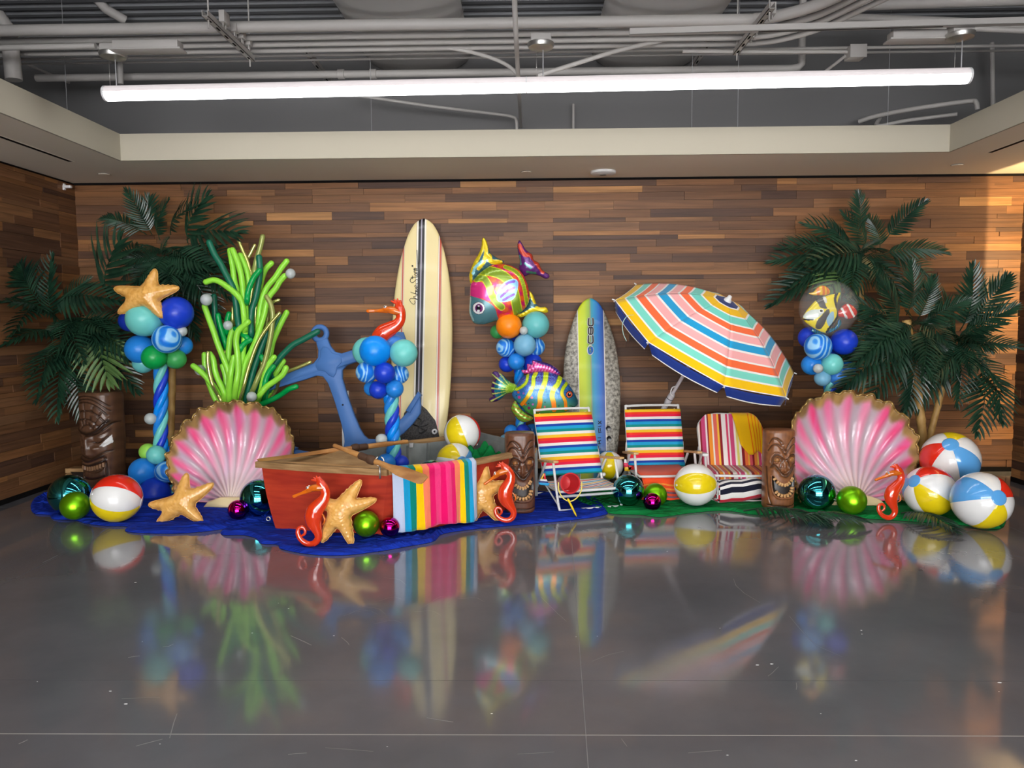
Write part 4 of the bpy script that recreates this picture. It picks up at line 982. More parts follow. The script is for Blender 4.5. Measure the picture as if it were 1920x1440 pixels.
mk('script_lettering', join(*[stroke(s_, .0027) for s_ in script], stroke([(350 + 10 * math.cos(a), 535 + 10 * math.sin(a)) for a in np.linspace(0, 6.28, 9)], .0025), stroke([(346, 538), (350, 530), (354, 538)], .002)), m_ink, t)['label'] = 'black script lettering Wave Storm'
# traction pad with leash plugs at the tail
pad = [(-.15, .62), (-.19, .35), (-.19, .12), (.19, .12), (.19, .40), (.15, .55), (.06, .66), (-.02, .72), (-.09, .69)]
m_pad = noisemix('traction_pad', (92, 90, 88), (60, 58, 58), (90, 90, 90), 2, .8, .2)
mk('traction_pad', xf(ext([(x, z) for x, z in pad], .008, .002), M @ Matrix.Translation((0, -.046, 0))), m_pad, t, smooth=False)
for px, py in ((815, 809), (757, 829)):
    c = onboard(px, py, -.055)
    mk('plug', lathe([(.0, .012), (.008, .012), (.01, .01)][::-1], 16, Matrix.Translation(c) @ Matrix.Rotation(PI / 2, 4, 'X')), m_black, t)
    mk('plug_ring', lathe([(.012, .008), (.014, .011), (.025, .011), (.027, .004), (.027, 0)][::-1], 20, Matrix.Translation(c) @ Matrix.Rotation(PI / 2, 4, 'X')), m_white, t)
mk('tail_leash', join(*[tube(cat_rom([onboard(*q, -.058) for q in P], 5), .006, 6) for P in ([(780, 783), (790, 788), (788, 800), (796, 806)], [(796, 788), (790, 796), (784, 806), (790, 812), (800, 806)], [(775, 796), (790, 800), (802, 795)])]), m_black, t)

# ---- second board: grey patterned with lime and blue panel
def cbc_mat():
    m, nt, b, sx, r = ramp_x('softboard_deck', [(-.3, (255, 255, 255))], .45, .1); L = nt.links
    E = r.color_ramp.elements; r.color_ramp.interpolation = 'LINEAR'
    stops = [(-.14, (214, 222, 20)), (-.06, (196, 216, 40)), (-.015, (150, 190, 70)), (-.004, (150, 150, 110)), (.004, (60, 160, 170)), (.03, (40, 150, 200)), (.08, (30, 110, 200)), (.135, (48, 60, 140))]
    E[0].position = (stops[0][0] + .3) / .6; E[0].color = (*s2l(stops[0][1]), 1)
    for p, c in stops[1:]: e = E.new((p + .3) / .6); e.color = (*s2l(c), 1)
    tc = nt.nodes.new('ShaderNodeTexCoord')
    vo = nt.nodes.new('ShaderNodeTexNoise'); vo.inputs['Scale'].default_value = 34; vo.inputs['Detail'].default_value = 3; vo.inputs['Roughness'].default_value = .65; L.new(tc.outputs['Object'], vo.inputs[0])
    rg = nt.nodes.new('ShaderNodeValToRGB'); e = rg.color_ramp.elements; e[0].position = .36; e[0].color = (*s2l((96, 92, 84)), 1); e[1].position = .66; e[1].color = (*s2l((196, 190, 176)), 1); L.new(vo.outputs[0], rg.inputs[0])
    ab = nt.nodes.new('ShaderNodeMath'); ab.operation = 'ABSOLUTE'; L.new(sx.outputs[0], ab.inputs[0])
    gt = nt.nodes.new('ShaderNodeMath'); gt.operation = 'GREATER_THAN'; gt.inputs[1].default_value = .128; L.new(ab.outputs[0], gt.inputs[0])
    g2 = nt.nodes.new('ShaderNodeMath'); g2.operation = 'GREATER_THAN'; g2.inputs[1].default_value = .121; L.new(ab.outputs[0], g2.inputs[0])
    m1 = nt.nodes.new('ShaderNodeMixRGB'); L.new(g2.outputs[0], m1.inputs[0]); L.new(r.outputs[0], m1.inputs[1]); m1.inputs[2].default_value = (*s2l((236, 234, 226)), 1)
    m2 = nt.nodes.new('ShaderNodeMixRGB'); L.new(gt.outputs[0], m2.inputs[0]); L.new(m1.outputs[0], m2.inputs[1]); L.new(rg.outputs[0], m2.inputs[2])
    L.new(m2.outputs[0], b.inputs['Base Color'])
    return m
M, Ln = place((1113, 908), (1106, 560), 7.15, 7.48); _iM = M.inverted()
V, F, hw2 = board_vf(Ln, [(0, .12), (.04, .17), (.15, .225), (.35, .265), (.55, .272), (.72, .245), (.85, .185), (.93, .128), (.97, .085), (.99, .045), (1, .004)], .08, .03)
t = thing('surfboard', M.translation, 'shorter grey surfboard with a lime and blue panel leaning on the wall', 'surfboard')
inst('board', to_mesh('board', V, F), cbc_mat(), t, M)
def ob2(cx, cy, off):
    px, py = 1050 + cx / 4.8, 550 + cy / 4.8
    o = _iM @ CAM; d = _iM.to_3x3() @ (at(px, py, 7) - CAM); k = (-.04 - o.y) / d.y; q = o + d * k
    zt = q.z / Ln; return M @ Vector((q.x, off - .03 * max(0, zt - .55) ** 2 * 4, q.z))
def st2(pts, r, off=-.043, sm=3): P = [ob2(x, y, off) for x, y in pts]; return tube(cat_rom(P, sm) if sm else P, r, 6)
LET = [[(258, 232), (255, 250), (256, 290), (292, 292), (295, 250), (293, 232)], [(274, 372), (258, 366), (256, 320), (272, 312), (276, 340), (274, 372)], [(274, 372), (291, 366), (294, 320), (278, 312), (276, 340)], [(256, 385), (254, 410), (256, 446), (292, 448), (295, 410), (293, 385)]]
mk('logo_letters_outline', join(*[st2(p, .013, -.040) for p in LET]), m_white, t)
mk('logo_letters', join(*[st2(p, .0062, -.052) for p in LET]), m_ink, t)['label'] = 'black block letters CBC'
mk('logo_ring', st2([(272 + 26 * math.cos(a), 512 + 42 * math.sin(a)) for a in np.linspace(0, 6.2832, 21)], .0055, -.044, 0), m_white, t)
m_lb = mat('logo_blue', (40, 104, 190), .4)
mk('logo_wave', join(st2([(256, 500), (262, 540), (282, 538), (292, 515), (286, 488)], .0085, -.046), st2([(262, 490), (280, 496), (284, 515), (272, 520)], .006, -.046)), m_lb, t)
mk('pen_marks', join(*[st2(p, .0035, -.046, 0) for p in ([(345, 1150), (370, 1175)], [(370, 1150), (345, 1175)], [(368, 1195), (345, 1200)], [(345, 1215), (350, 1255), (370, 1250)], [(362, 1215), (362, 1240)], [(342, 1300), (366, 1300)], [(342, 1330), (366, 1325)], [(342, 1355), (366, 1350)], [(354, 1330), (354, 1355)], [(345, 1375), (345, 1405), (366, 1400)])]), m_ink, t)
for cx, cy in ((435, 1215), (441, 1307)):
    c = ob2(cx, cy, -.04); mk('plug', lathe([(1e-6, .008), (.012, .008), (.022, .010), (.024, .004), (.024, 0)][::-1], 18, Matrix.Translation(c) @ Matrix.Rotation(PI / 2, 4, 'X')), m_black, t, autosmooth=40)

# ---- anchor (moulded blue plastic on a white post)
m_anch = mat('anchor_blue', (76, 120, 184), .45, spec=.35)
YA = 6.98; SA = YA / FPX
ring_c = (600, 625.6); crown = (672, 843)
A0 = at(*crown, YA); z_ = at(*ring_c, YA + .12) - A0; HA = z_.length; z_.normalize()
y_ = Vector((0, 1, 0)); y_ = (y_ - z_ * y_.dot(z_)).normalized(); x_ = y_.cross(z_)
MA = Matrix((x_, y_, z_)).transposed().to_4x4(); MA.translation = A0
t = thing('anchor', (A0.x, A0.y + .1, 0), 'large blue anchor prop standing tilted behind the boat', 'anchor')
k = HA / 229.0   # metres per pixel along the anchor
half = [(11, 216), (12, 200), (17, 187), (28, 180), (52, 179), (110, 176), (140, 184), (150, 180), (150, 164), (140, 157), (110, 159), (52, 156), (30, 156), (19, 150), (14, 135), (13, 100), (14, 60), (16, 36), (19, 22), (24, 13), (37, 8), (55, 11), (75, 18.5), (98, 30), (112, 38), (116, 36), (134, 56), (143, 61), (138, 40), (133, 26.5), (112, 12), (91, 1.6), (69.5, -5), (40, -14), (0, -18)]
out = [(x * k, z * k) for x, z in half] + [(-x * k, z * k) for x, z in reversed(half[:-1])]
mk('body', xf(ext(out, .055, .008), MA), m_anch, t, autosmooth=50)
cr = [Vector((0, 0, (229 + 0) * k)) + Vector((math.cos(a), 0, math.sin(a))) * (12.4 * k) for a in np.linspace(0, 2 * PI, 33)[:-1]]
mk('ring', tube([MA @ p for p in cr], 5.4 * k, 10, closed=True), m_anch, t)
hub = [(0, 203), (8, 198), (12, 186), (24, 178), (26, 172), (24, 164), (12, 158), (7, 148), (0, 142)]
hubo = [(x * k, z * k) for x, z in hub] + [(-x * k, z * k) for x, z in reversed(hub[1:-1])]
mk('raised_hub', xf(ext(hubo, .07, .006), MA), m_anch, t, autosmooth=50)
fl_ = lambda s: [(s * 109 * k, 40 * k), (s * 115 * k, 33 * k), (s * 145 * k, 58 * k), (s * 142 * k, 66 * k)]
for s_ in (1, -1): mk('fluke_plate', xf(ext(fl_(s_), .10, .006), MA), m_anch, t, autosmooth=50)
pb = at(650, 905, YA + .12); pt_ = at(651, 733, YA + .12)
mk('post', xf(box(-.034, .034, -.012, .012, 0, pt_.z), Matrix.Translation((pb.x, YA + .14, 0))), m_white, t, smooth=False)
mk('foot', rbox(pb.x - .2, pb.x + .2, YA + .02, YA + .26, 0, .03, .004), m_white, t, smooth=False)
mk('hole', lathe([(1e-6, .0), (.008, 0), (.008, .003)], 12, MA @ Matrix.Translation((0, -.0285, 88 * k)) @ Matrix.Rotation(PI / 2, 4, 'X')), m_black, t)

# ---- foil fish
m_foil = vmat('foil_print', .26, metal=.3, coat=.45, spec=.5)
m_foil_glit = vmat('foil_glitter', .3, metal=.3, coat=.45, spec=.5)
def foil(name, pts, cx, cy, s, sp, colf, parent, M, kf=.8, kb=.8, m=None, wr=.0, Yoff=0.0):
    o2 = [Vector(p).to_2d() if len(p) == 3 else Vector(p) for p in pts]
    P = cat_rom([Vector((p[0], p[1], 0)) for p in o2], 6, closed=True)
    out = [((p.x - cx) * s, (cy - p.y) * s) for p in P]
    def hf(Q, h):
        if wr == 0: return h
        d = seg_dist(Q, out); a = np.arctan2(Q[:, 1], Q[:, 0]); return h * (1 + wr * np.sin(a * 46) * np.exp(-d / (s * 3.0)))
    V, F, uv, side, hh = pillow(out, sp * s, kf, kb, hf)
    px = uv[:, 0] / s + cx; py = cy - uv[:, 1] / s
    cols = colf(px, py, side)
    return mk(name, xf((V, F), M @ Matrix.Translation((0, Yoff, 0))), m or m_foil, parent, vcols=cols)
def L3(c): return np.array(s2l(c))
def paint(base, px, py): return np.tile(L3(base), (len(px), 1))
def band(cols, px, py, pts, wd, c, edge=None, ew=1.2):
    P = [(p.x, p.y) for p in cat_rom([Vector((a, b, 0)) for a, b in pts], 6)]; d = seg_dist(np.stack([px, py], 1), P, False)
    if edge is not None: cols[d < wd + ew] = L3(edge)
    cols[d < wd] = L3(c)
def blob(cols, px, py, pts, c, edge=None, ew=1.0):
    P = [(p.x, p.y) for p in cat_rom([Vector((a, b, 0)) for a, b in pts], 6, closed=True)]; Q = np.stack([px, py], 1); ins = inside(Q, P)
    if edge is not None:
        d = seg_dist(Q, P); cols[(d < ew)] = L3(edge)
    cols[ins] = L3(c)
def disc_(cols, px, py, x, y, r, c): cols[np.hypot(px - x, py - y) < r] = L3(c)
# fish one: crop scale 8.47 from (870,440)
def c1(L): return [(870 + x / 8.47, 440 + y / 8.47) for x, y in L]
YF = 6.9; cx, cy = 948, 548; O, s = frame(cx, cy, YF); MF = Matrix.Translation(O) @ Matrix.Rotation(R(4), 4, 'X')
t = thing('foil_fish_balloon', (O.x, O.y, O.z - .32), 'colourful foil fish balloon diving nose down above the orange balloon', 'balloon')
def body1(px, py, side):
    c = paint((214, 58, 60), px, py); q = np.stack([px, py], 1)
    n = np.sin(px * .35 + py * .2) + np.sin(py * .4 - px * .15)
    c[n > .5] = L3((226, 96, 34)); c[n < -.9] = L3((190, 30, 96))
    blob(c, px, py, c1([(100, 960), (110, 780), (300, 760), (520, 900), (480, 1050), (300, 1000)]), (222, 50, 130))
    band(c, px, py, c1([(210, 700), (320, 690), (400, 800), (450, 950), (520, 1060), (600, 1140)]), 5, (128, 156, 34), (206, 212, 40), 1.4)
    band(c, px, py, c1([(300, 570), (450, 590), (600, 640), (720, 740), (790, 900), (830, 1100), (860, 1260)]), 7.5, (128, 156, 34), (206, 212, 40), 1.6)
    band(c, px, py, c1([(660, 520), (800, 580), (900, 690), (950, 830), (980, 1000), (1000, 1120)]), 2.4, (150, 176, 40), (206, 212, 40), 1.2)
    blob(c, px, py, c1([(530, 980), (560, 880), (650, 770), (780, 715), (850, 760), (830, 900), (760, 1020), (580, 1050)]), (120, 176, 214), (160, 200, 226), 1.2)
    for P in ([(610, 850), (700, 770), (800, 745)], [(590, 980), (690, 890), (800, 840)], [(630, 1030), (720, 980), (790, 945)]): band(c, px, py, c1(P), 2.3, (104, 60, 170))
    blob(c, px, py, c1([(90, 1000), (180, 985), (330, 1030), (470, 1120), (520, 1240), (520, 1440), (60, 1440)]), (84, 132, 140))
    band(c, px, py, c1([(110, 1000), (100, 1200), (150, 1350)]), 1.6, (170, 206, 206))
    x, y = c1([(240, 1155)])[0]; disc_(c, px, py, x, y, 11.6, (70, 40, 60)); disc_(c, px, py, x, y, 10.8, (240, 240, 238)); disc_(c, px, py, x + .6, y, 7.6, (112, 34, 104)); disc_(c, px, py, x - .3, y, 4.3, (18, 14, 20)); disc_(c, px, py, x, y - 4, 1.6, (240, 240, 240)); disc_(c, px, py, x - .6, y + 5.2, 2.6, (240, 240, 240))
    return c
mk_b = foil('body', c1([(110, 800), (180, 690), (280, 590), (420, 500), (570, 470), (720, 490), (850, 550), (940, 640), (1000, 770), (1030, 900), (1035, 1020), (1000, 1130), (900, 1230), (780, 1300), (620, 1340), (520, 1360), (420, 1390), (300, 1420), (160, 1400), (100, 1300), (80, 1200), (95, 1000)]), cx, cy, s, .95, body1, t, MF, .75, .75, wr=.18)
def fin1(px, py, side):
    c = paint((60, 104, 116), px, py)
    for P, w in (([(100, 760), (110, 640), (170, 500), (240, 350), (300, 220), (310, 100)], 4.2), ([(240, 540), (320, 440), (360, 300), (350, 120)], 3.6), ([(410, 350), (440, 430), (580, 450)], 4.5)): band(c, px, py, c1(P), w, (222, 196, 20))
    band(c, px, py, c1([(150, 620), (190, 520), (300, 430)]), 2.5, (150, 214, 220))
    return c
foil('dorsal_fin', c1([(110, 780), (85, 660), (110, 560), (160, 440), (240, 310), (285, 200), (300, 80), (340, 70), (390, 180), (430, 300), (520, 370), (640, 440), (520, 500), (380, 560), (260, 620), (180, 720)]), cx, cy, s, 1.2, fin1, t, MF, .7, .7, wr=.2, Yoff=.04)
def tail1(px, py, side):
    c = paint((92, 34, 110), px, py); band(c, px, py, c1([(880, 190), (950, 320), (1060, 350), (1140, 450), (1250, 600)]), 4, (190, 60, 40))
    band(c, px, py, c1([(880, 350), (900, 480)]), 2, (70, 130, 130)); band(c, px, py, c1([(970, 470), (1060, 540)]), 2, (70, 130, 130)); band(c, px, py, c1([(1000, 600), (1130, 620)]), 2, (60, 120, 90)); return c
foil('tail_fin', c1([(870, 540), (885, 440), (860, 300), (850, 180), (880, 110), (920, 150), (980, 250), (1080, 330), (1105, 410), (1180, 460), (1240, 570), (1340, 640), (1350, 690), (1290, 710), (1180, 660), (1050, 640), (960, 670), (910, 610)]), cx, cy, s, 1.2, tail1, t, MF, .7, .7, wr=.2, Yoff=.05)
def fin2(px, py, side):
    c = paint((58, 104, 116), px, py)
    for P in ([(860, 1300), (960, 1260), (1080, 1200), (1300, 1180)], [(1050, 920), (1090, 1010), (1130, 1080)], [(1150, 1170), (1310, 1230)]): band(c, px, py, c1(P), 3.6, (226, 200, 20))
    return c
foil('belly_fin', c1([(1030, 910), (1090, 960), (1130, 1060), (1180, 1140), (1300, 1160), (1330, 1240), (1200, 1250), (1080, 1260), (960, 1310), (880, 1320), (830, 1280), (930, 1200), (1010, 1100)]), cx, cy, s, 1.2, fin2, t, MF, .7, .7, wr=.2, Yoff=.06)
# fish two: crop scale 10.283 from (910,660)
def c2(L): return [(910 + x / 10.283, 660 + y / 10.283) for x, y in L]
YF = 6.78; cx, cy = 1020, 730; O, s = frame(cx, cy, YF); MF = Matrix.Translation(O) @ Matrix.Rotation(R(3), 4, 'X')
t = thing('foil_fish_balloon', (O.x, O.y, O.z - .26), 'blue and green striped foil fish balloon facing right above the bucket chair', 'balloon')
rs = np.random.RandomState(4)
def body2(px, py, side):
    k = np.clip((py - c2([(0, 480)])[0][1]) / 62.0, 0, 1)[:, None]
    c = L3((62, 48, 140)) * np.clip(1 - 2 * k, 0, 1) + L3((30, 110, 170)) * (1 - np.abs(2 * k - 1)) + L3((84, 160, 64)) * np.clip(2 * k - 1, 0, 1)
    g = rs.rand(len(px)); top = (k[:, 0] < .62); c[top & (g > .86)] = L3((70, 150, 214)); c[top & (g < .1)] = L3((70, 60, 200))
    hx = (px - c2([(1580, 0)])[0][0]) / 18; f = np.clip(hx, 0, 1)[:, None]; c = c * (1 - f) + L3((24, 84, 96)) * f
    def stripe(P, w):
        Q = [(p.x, p.y) for p in cat_rom([Vector((a, b, 0)) for a, b in c2(P)], 6)]; d = seg_dist(np.stack([px, py], 1), Q, False); ins = d < w
        kk = np.clip((py[ins] - 728) / 26, 0, 1)[:, None]; c[d < w + .8] = L3((90, 140, 40)); c[ins] = L3((196, 214, 24)) * (1 - kk) + L3((246, 134, 22)) * kk
    stripe([(820, 430), (790, 560), (700, 650), (600, 710)], 2.2); stripe([(980, 390), (930, 480), (920, 620), (870, 740), (800, 860), (700, 1000)], 3.2)
    stripe([(1170, 390), (1150, 540), (1090, 700), (1050, 820), (1050, 950), (1010, 1100)], 4.2); stripe([(1450, 460), (1390, 600), (1310, 700), (1280, 830), (1310, 960), (1320, 1100)], 4.2); stripe([(1560, 600), (1490, 690), (1470, 790), (1530, 920), (1550, 1100)], 2.8)
    for x, y, r, q in ((640, 760, 2.2, (220, 90, 40)), (655, 855, 2.8, (200, 60, 140)), (600, 830, 1.2, (30, 40, 40)), (740, 775, 2, (150, 90, 170)), (895, 855, 2.2, (214, 120, 120)), (915, 985, 2, (200, 110, 190)), (840, 1060, 2.8, (150, 40, 110)), (775, 990, 2, (216, 96, 30)), (835, 970, 1.3, (30, 40, 40)), (940, 910, 1.4, (60, 120, 110)), (1145, 945, 1.4, (40, 90, 70)), (1140, 1035, 2, (210, 110, 120)), (1225, 1065, 1.4, (50, 50, 80)), (1410, 1020, 1.4, (30, 50, 100))):
        X, Yy = c2([(x, y)])[0]; disc_(c, px, py, X, Yy, r, q)
    X, Yy = c2([(1612, 805)])[0]; disc_(c, px, py, X, Yy, 6.8, (20, 16, 30)); disc_(c, px, py, X, Yy, 5.6, (232, 110, 70)); disc_(c, px, py, X, Yy, 3.2, (16, 12, 20)); disc_(c, px, py, X + 1, Yy - 1.2, 1.2, (245, 245, 245))
    band(c, px, py, c2([(1620, 1020), (1660, 1030), (1680, 1050)]), .6, (20, 30, 30)); return c
foil('body', c2([(580, 700), (620, 600), (700, 490), (820, 420), (980, 380), (1150, 375), (1330, 410), (1480, 490), (1600, 610), (1700, 760), (1770, 900), (1790, 1000), (1740, 1060), (1650, 1110), (1500, 1200), (1300, 1290), (1100, 1300), (920, 1240), (780, 1150), (660, 1020), (560, 920), (515, 840), (520, 780)]), cx, cy, s, .85, body2, t, MF, .8, .8, m=m_foil_glit, wr=.16)
def tail2(px, py, side):
    c = paint((70, 36, 100), px, py); x0, y0 = c2([(520, 720)])[0]; d = np.hypot(px - x0, py - y0)
    c[d < 34] = L3((24, 110, 130)); c[d < 22] = L3((60, 150, 80)); c[d < 13] = L3((140, 190, 40))
    a = np.arctan2(py - y0, px - x0); c[(np.sin(a * 22) > .72) & (d > 8)] = L3((206, 214, 110)); return c
foil('tail_fin', c2([(600, 640), (500, 590), (410, 520), (340, 440), (200, 365), (140, 390), (120, 430), (180, 510), (130, 580), (105, 700), (120, 800), (140, 860), (70, 900), (90, 960), (200, 960), (310, 900), (400, 820), (500, 790), (590, 760)]), cx, cy, s, 1.1, tail2, t, MF, .7, .7, wr=.25, Yoff=.02)
def dors2(px, py, side):
    c = paint((216, 60, 140), px, py); g = np.sin(px * 1.1 + py * .5); c[g > .6] = L3((236, 140, 190)); blob(c, px, py, c2([(880, 150), (1100, 180), (1300, 260), (1440, 400), (1400, 420), (1250, 290), (1050, 220)]), (60, 36, 120)); return c
foil('dorsal_fin', c2([(700, 350), (800, 340), (810, 230), (900, 240), (920, 155), (1060, 180), (1230, 230), (1370, 310), (1450, 430), (1350, 440), (1150, 400), (960, 400), (760, 420)]), cx, cy, s, 1.1, dors2, t, MF, .7, .7, wr=.3, Yoff=.02)
def pect2(px, py, side):
    c = paint((128, 176, 56), px, py); g = np.sin((py * 1.0 - px * .45) * .85); c[g > .55] = L3((60, 110, 40)); c[g > .86] = L3((214, 120, 40)); return c
foil('lower_fin', c2([(570, 930), (640, 1020), (700, 1100), (800, 1190), (920, 1250), (900, 1310), (760, 1350), (640, 1310), (550, 1200), (490, 1080)]), cx, cy, s, 1.0, pect2, t, MF, 1.0, .8, wr=.2, Yoff=-.03)

# ---- clear bubble balloon with fish inside
YB = 6.58; pc = at(1553, 578, YB); rb = 52 * YB / FPX
t = thing('bubble_balloon', (pc.x, pc.y, pc.z - rb), 'clear round bubble balloon with little fish inside above the right column', 'balloon')
m_clear = mat('clear_film', (235, 240, 240), .02, spec=.5, coat=1.0, alpha=.10)
inst('film', ME_SPHERE, m_clear, t, Matrix.Translation(pc) @ Matrix.Scale(rb, 4))
def c3(L): return [(1490 + x / 13.09, 525 + y / 13.09) for x, y in L]
m_fish = vmat('bubble_print', .25, coat=.8)
O, s = frame(1553, 578, YB); MB_ = Matrix.Translation(O)
def ang(px, py, side):
    c = paint((236, 216, 20), px, py); blob(c, px, py, c3([(470, 480), (640, 420), (660, 600), (700, 700), (560, 690), (500, 600)]), (70, 66, 64)); blob(c, px, py, c3([(460, 1150), (470, 1000), (560, 880), (700, 720), (760, 760), (740, 880), (690, 960), (640, 1100), (560, 1200)]), (66, 60, 54))
    blob(c, px, py, c3([(690, 960), (760, 820), (850, 780), (880, 900), (860, 1020), (780, 1130), (720, 1060)]), (150, 192, 214)); blob(c, px, py, c3([(160, 900), (230, 800), (330, 740), (500, 720), (620, 760), (560, 860), (400, 960), (240, 950)]), (206, 216, 206))
    blob(c, px, py, c3([(620, 440), (680, 420), (700, 560), (650, 560)]), (222, 222, 210)); band(c, px, py, c3([(960, 340), (900, 480), (940, 640), (985, 760), (970, 900), (880, 1050), (780, 1180), (740, 1260)]), 2.6, (24, 20, 22)); x, y = c3([(560, 760)])[0]; disc_(c, px, py, x, y, 4.2, (240, 240, 236)); disc_(c, px, py, x, y, 2.4, (16, 14, 14))
    band(c, px, py, c3([(180, 955), (270, 970), (380, 965)]), 1.4, (20, 20, 20)); return c
foil('angelfish', c3([(165, 910), (230, 780), (320, 660), (470, 500), (620, 430), (800, 370), (960, 340), (1050, 330), (1000, 500), (970, 660), (1010, 800), (1000, 960), (900, 1100), (830, 1200), (760, 1290), (640, 1270), (470, 1190), (330, 1100), (220, 1010)]), 1553, 578, s, 1.0, ang, t, MB_, .45, .45, m=m_fish, Yoff=-.05)
def clown(px, py, side):
    c = paint((206, 44, 30), px, py); band(c, px, py, c3([(1110, 700), (1160, 820), (1240, 940)]), 1.7, (238, 236, 230)); band(c, px, py, c3([(1250, 620), (1320, 760), (1420, 920)]), 1.9, (238, 236, 230)); return c
foil('red_fish', c3([(1010, 830), (1080, 720), (1180, 610), (1300, 590), (1400, 650), (1480, 740), (1490, 830), (1430, 920), (1300, 960), (1180, 920), (1080, 900)]), 1553, 578, s, .9, clown, t, MB_, .6, .6, m=m_fish, Yoff=-.02)
def orf(px, py, side):
    c = paint((236, 190, 30), px, py)
    for x in (500, 630, 730): band(c, px, py, c3([(x - 20, 160), (x, 400)]), 2.6, (224, 120, 24))
    return c
foil('orange_fish', c3([(280, 340), (400, 300), (480, 200), (600, 150), (720, 190), (790, 280), (780, 350), (680, 390), (540, 390), (400, 385)]), 1553, 578, s, .9, orf, t, MB_, .6, .6, m=m_fish, Yoff=-.06)
def weed(px, py, side): c = paint((16, 112, 110), px, py); c[np.sin(px * 1.3) > .4] = L3((20, 120, 190)); return c
foil('weed', c3([(480, 1240), (560, 1130), (640, 1200), (700, 1080), (760, 1200), (860, 1150), (1040, 1160), (1160, 950), (1200, 1100), (1000, 1260), (800, 1300), (600, 1300)]), 1553, 578, s, 1.0, weed, t, MB_, .4, .4, m=m_fish, Yoff=.05)
# ================================================================ boat, oars, towels
GZ = .475
m_red = noisemix('boat_red', (186, 60, 34), (160, 44, 28), (3, 3, 26), 4, .55, .35, bumpst=.2)
m_bgrey = noisemix('boat_grey', (142, 146, 144), (120, 124, 122), (6, 6, 6), 4, .65, .3)
m_wood = noisemix('weathered_wood', (178, 142, 98), (142, 108, 70), (5, 5, 60), 4, .6, .3, bumpst=.2)
m_oar = noisemix('oar_wood', (186, 134, 76), (152, 100, 52), (8, 8, 30), 4, .45, .4)
def G(px, py, z=GZ): p = atz(px, py, z); return Vector((p.x, p.y))
bA, bB, bN, bC, bD, bE, bF = G(490, 869), G(728, 884), G(890, 866), G(1003, 843), G(897, 817), G(835, 822), G(690, 839)
top = [bA] + [bA.lerp(bB, .5) + Vector((0, -.03))] + [bB] + [bB.lerp(bN, .5) + Vector((.03, -.03)), bN, bC, bD, bE, bF]
top2 = []
for i, p in enumerate(top): top2.append(p)
ctr = sum(top, Vector((0, 0))) / len(top)
bot = [ctr + (p - ctr) * .86 for p in top]; bot[0] = Vector(fl(517, 994).xy); bot[2] = Vector(fl(716, 1006).xy); bot[1] = bot[0].lerp(bot[2], .5) + Vector((0, -.02))
boat = thing('rowing_boat', (ctr.x, ctr.y, 0), 'small red wooden boat with grey inside standing on the blue cloth', 'boat')
def wallring(A, B, off, z0, z1, rows=6):
    V = []; n = len(A); F = []
    for r in range(rows + 1):
        t = r / rows; bul = math.sin(t * PI) * .012
        for i in range(n):
            p = B[i].lerp(A[i], t); d = (p - ctr).normalized(); q = p - d * off + d * bul; V.append(Vector((q.x, q.y, z0 + (z1 - z0) * t)))
    for r in range(rows):
        for i in range(n): F.append((r * n + i, r * n + (i + 1) % n, (r + 1) * n + (i + 1) % n, (r + 1) * n + i))
    return V, F
Vo, Fo = wallring(top, bot, 0, .012, GZ); n = len(top)
mk('hull', (Vo, Fo + [tuple(range(n - 1, -1, -1))]), m_red, boat, autosmooth=35)
Vi, Fi = wallring(top, bot, .025, .03, GZ - .005)
mk('inner_lining', (Vi, [tuple(reversed(f)) for f in Fi] + [tuple(range(n))]), m_bgrey, boat, autosmooth=35)
def rail(P, w, h, z):
    V = []; F = []; N = len(P)
    for i, p in enumerate(P):
        a = P[i - 1] if i else P[i]; b = P[i + 1] if i < N - 1 else P[i]; tq = (b - a).normalized(); nn = Vector((-tq.y, tq.x))
        for q, zz in ((-w / 2, z - h), (w / 2, z - h), (w / 2, z), (-w / 2, z)): V.append(Vector((p.x + nn.x * q, p.y + nn.y * q, zz)))
    for i in range(N - 1):
        for j in range(4): F.append((i * 4 + j, i * 4 + (j + 1) % 4, i * 4 + 4 + (j + 1) % 4, i * 4 + 4 + j))
    F += [(3, 2, 1, 0), (4 * N - 4, 4 * N - 3, 4 * N - 2, 4 * N - 1)]
    return V, F
mk('gunwale', rail([bA + Vector((-.03, .0)), top[1], bB], .05, .045, GZ + .018), m_wood, boat, smooth=False)
mk('gunwale', rail([bB, top[3], bN, bC], .045, .04, GZ + .018), m_wood, boat, smooth=False)
mk('gunwale', rail([bA, bF, bE], .04, .035, GZ + .018), m_wood, boat, smooth=False)
# crowned foredeck
dA, dB = bA, bB; dC = bB.lerp(bN, .05); dD = bA.lerp(bF, .55)
def dk_(u, v):
    p0 = dA.lerp(dB, u); p1 = dD.lerp(dC, u); p = p0.lerp(p1, v * .9); return (p.x, p.y, GZ + .012 + .075 * math.sin(PI * min(1, max(0, u))) ** .8 * (.25 + .75 * v))
mk('foredeck', sheet(22, 10, dk_, .018), m_wood, boat, autosmooth=50)
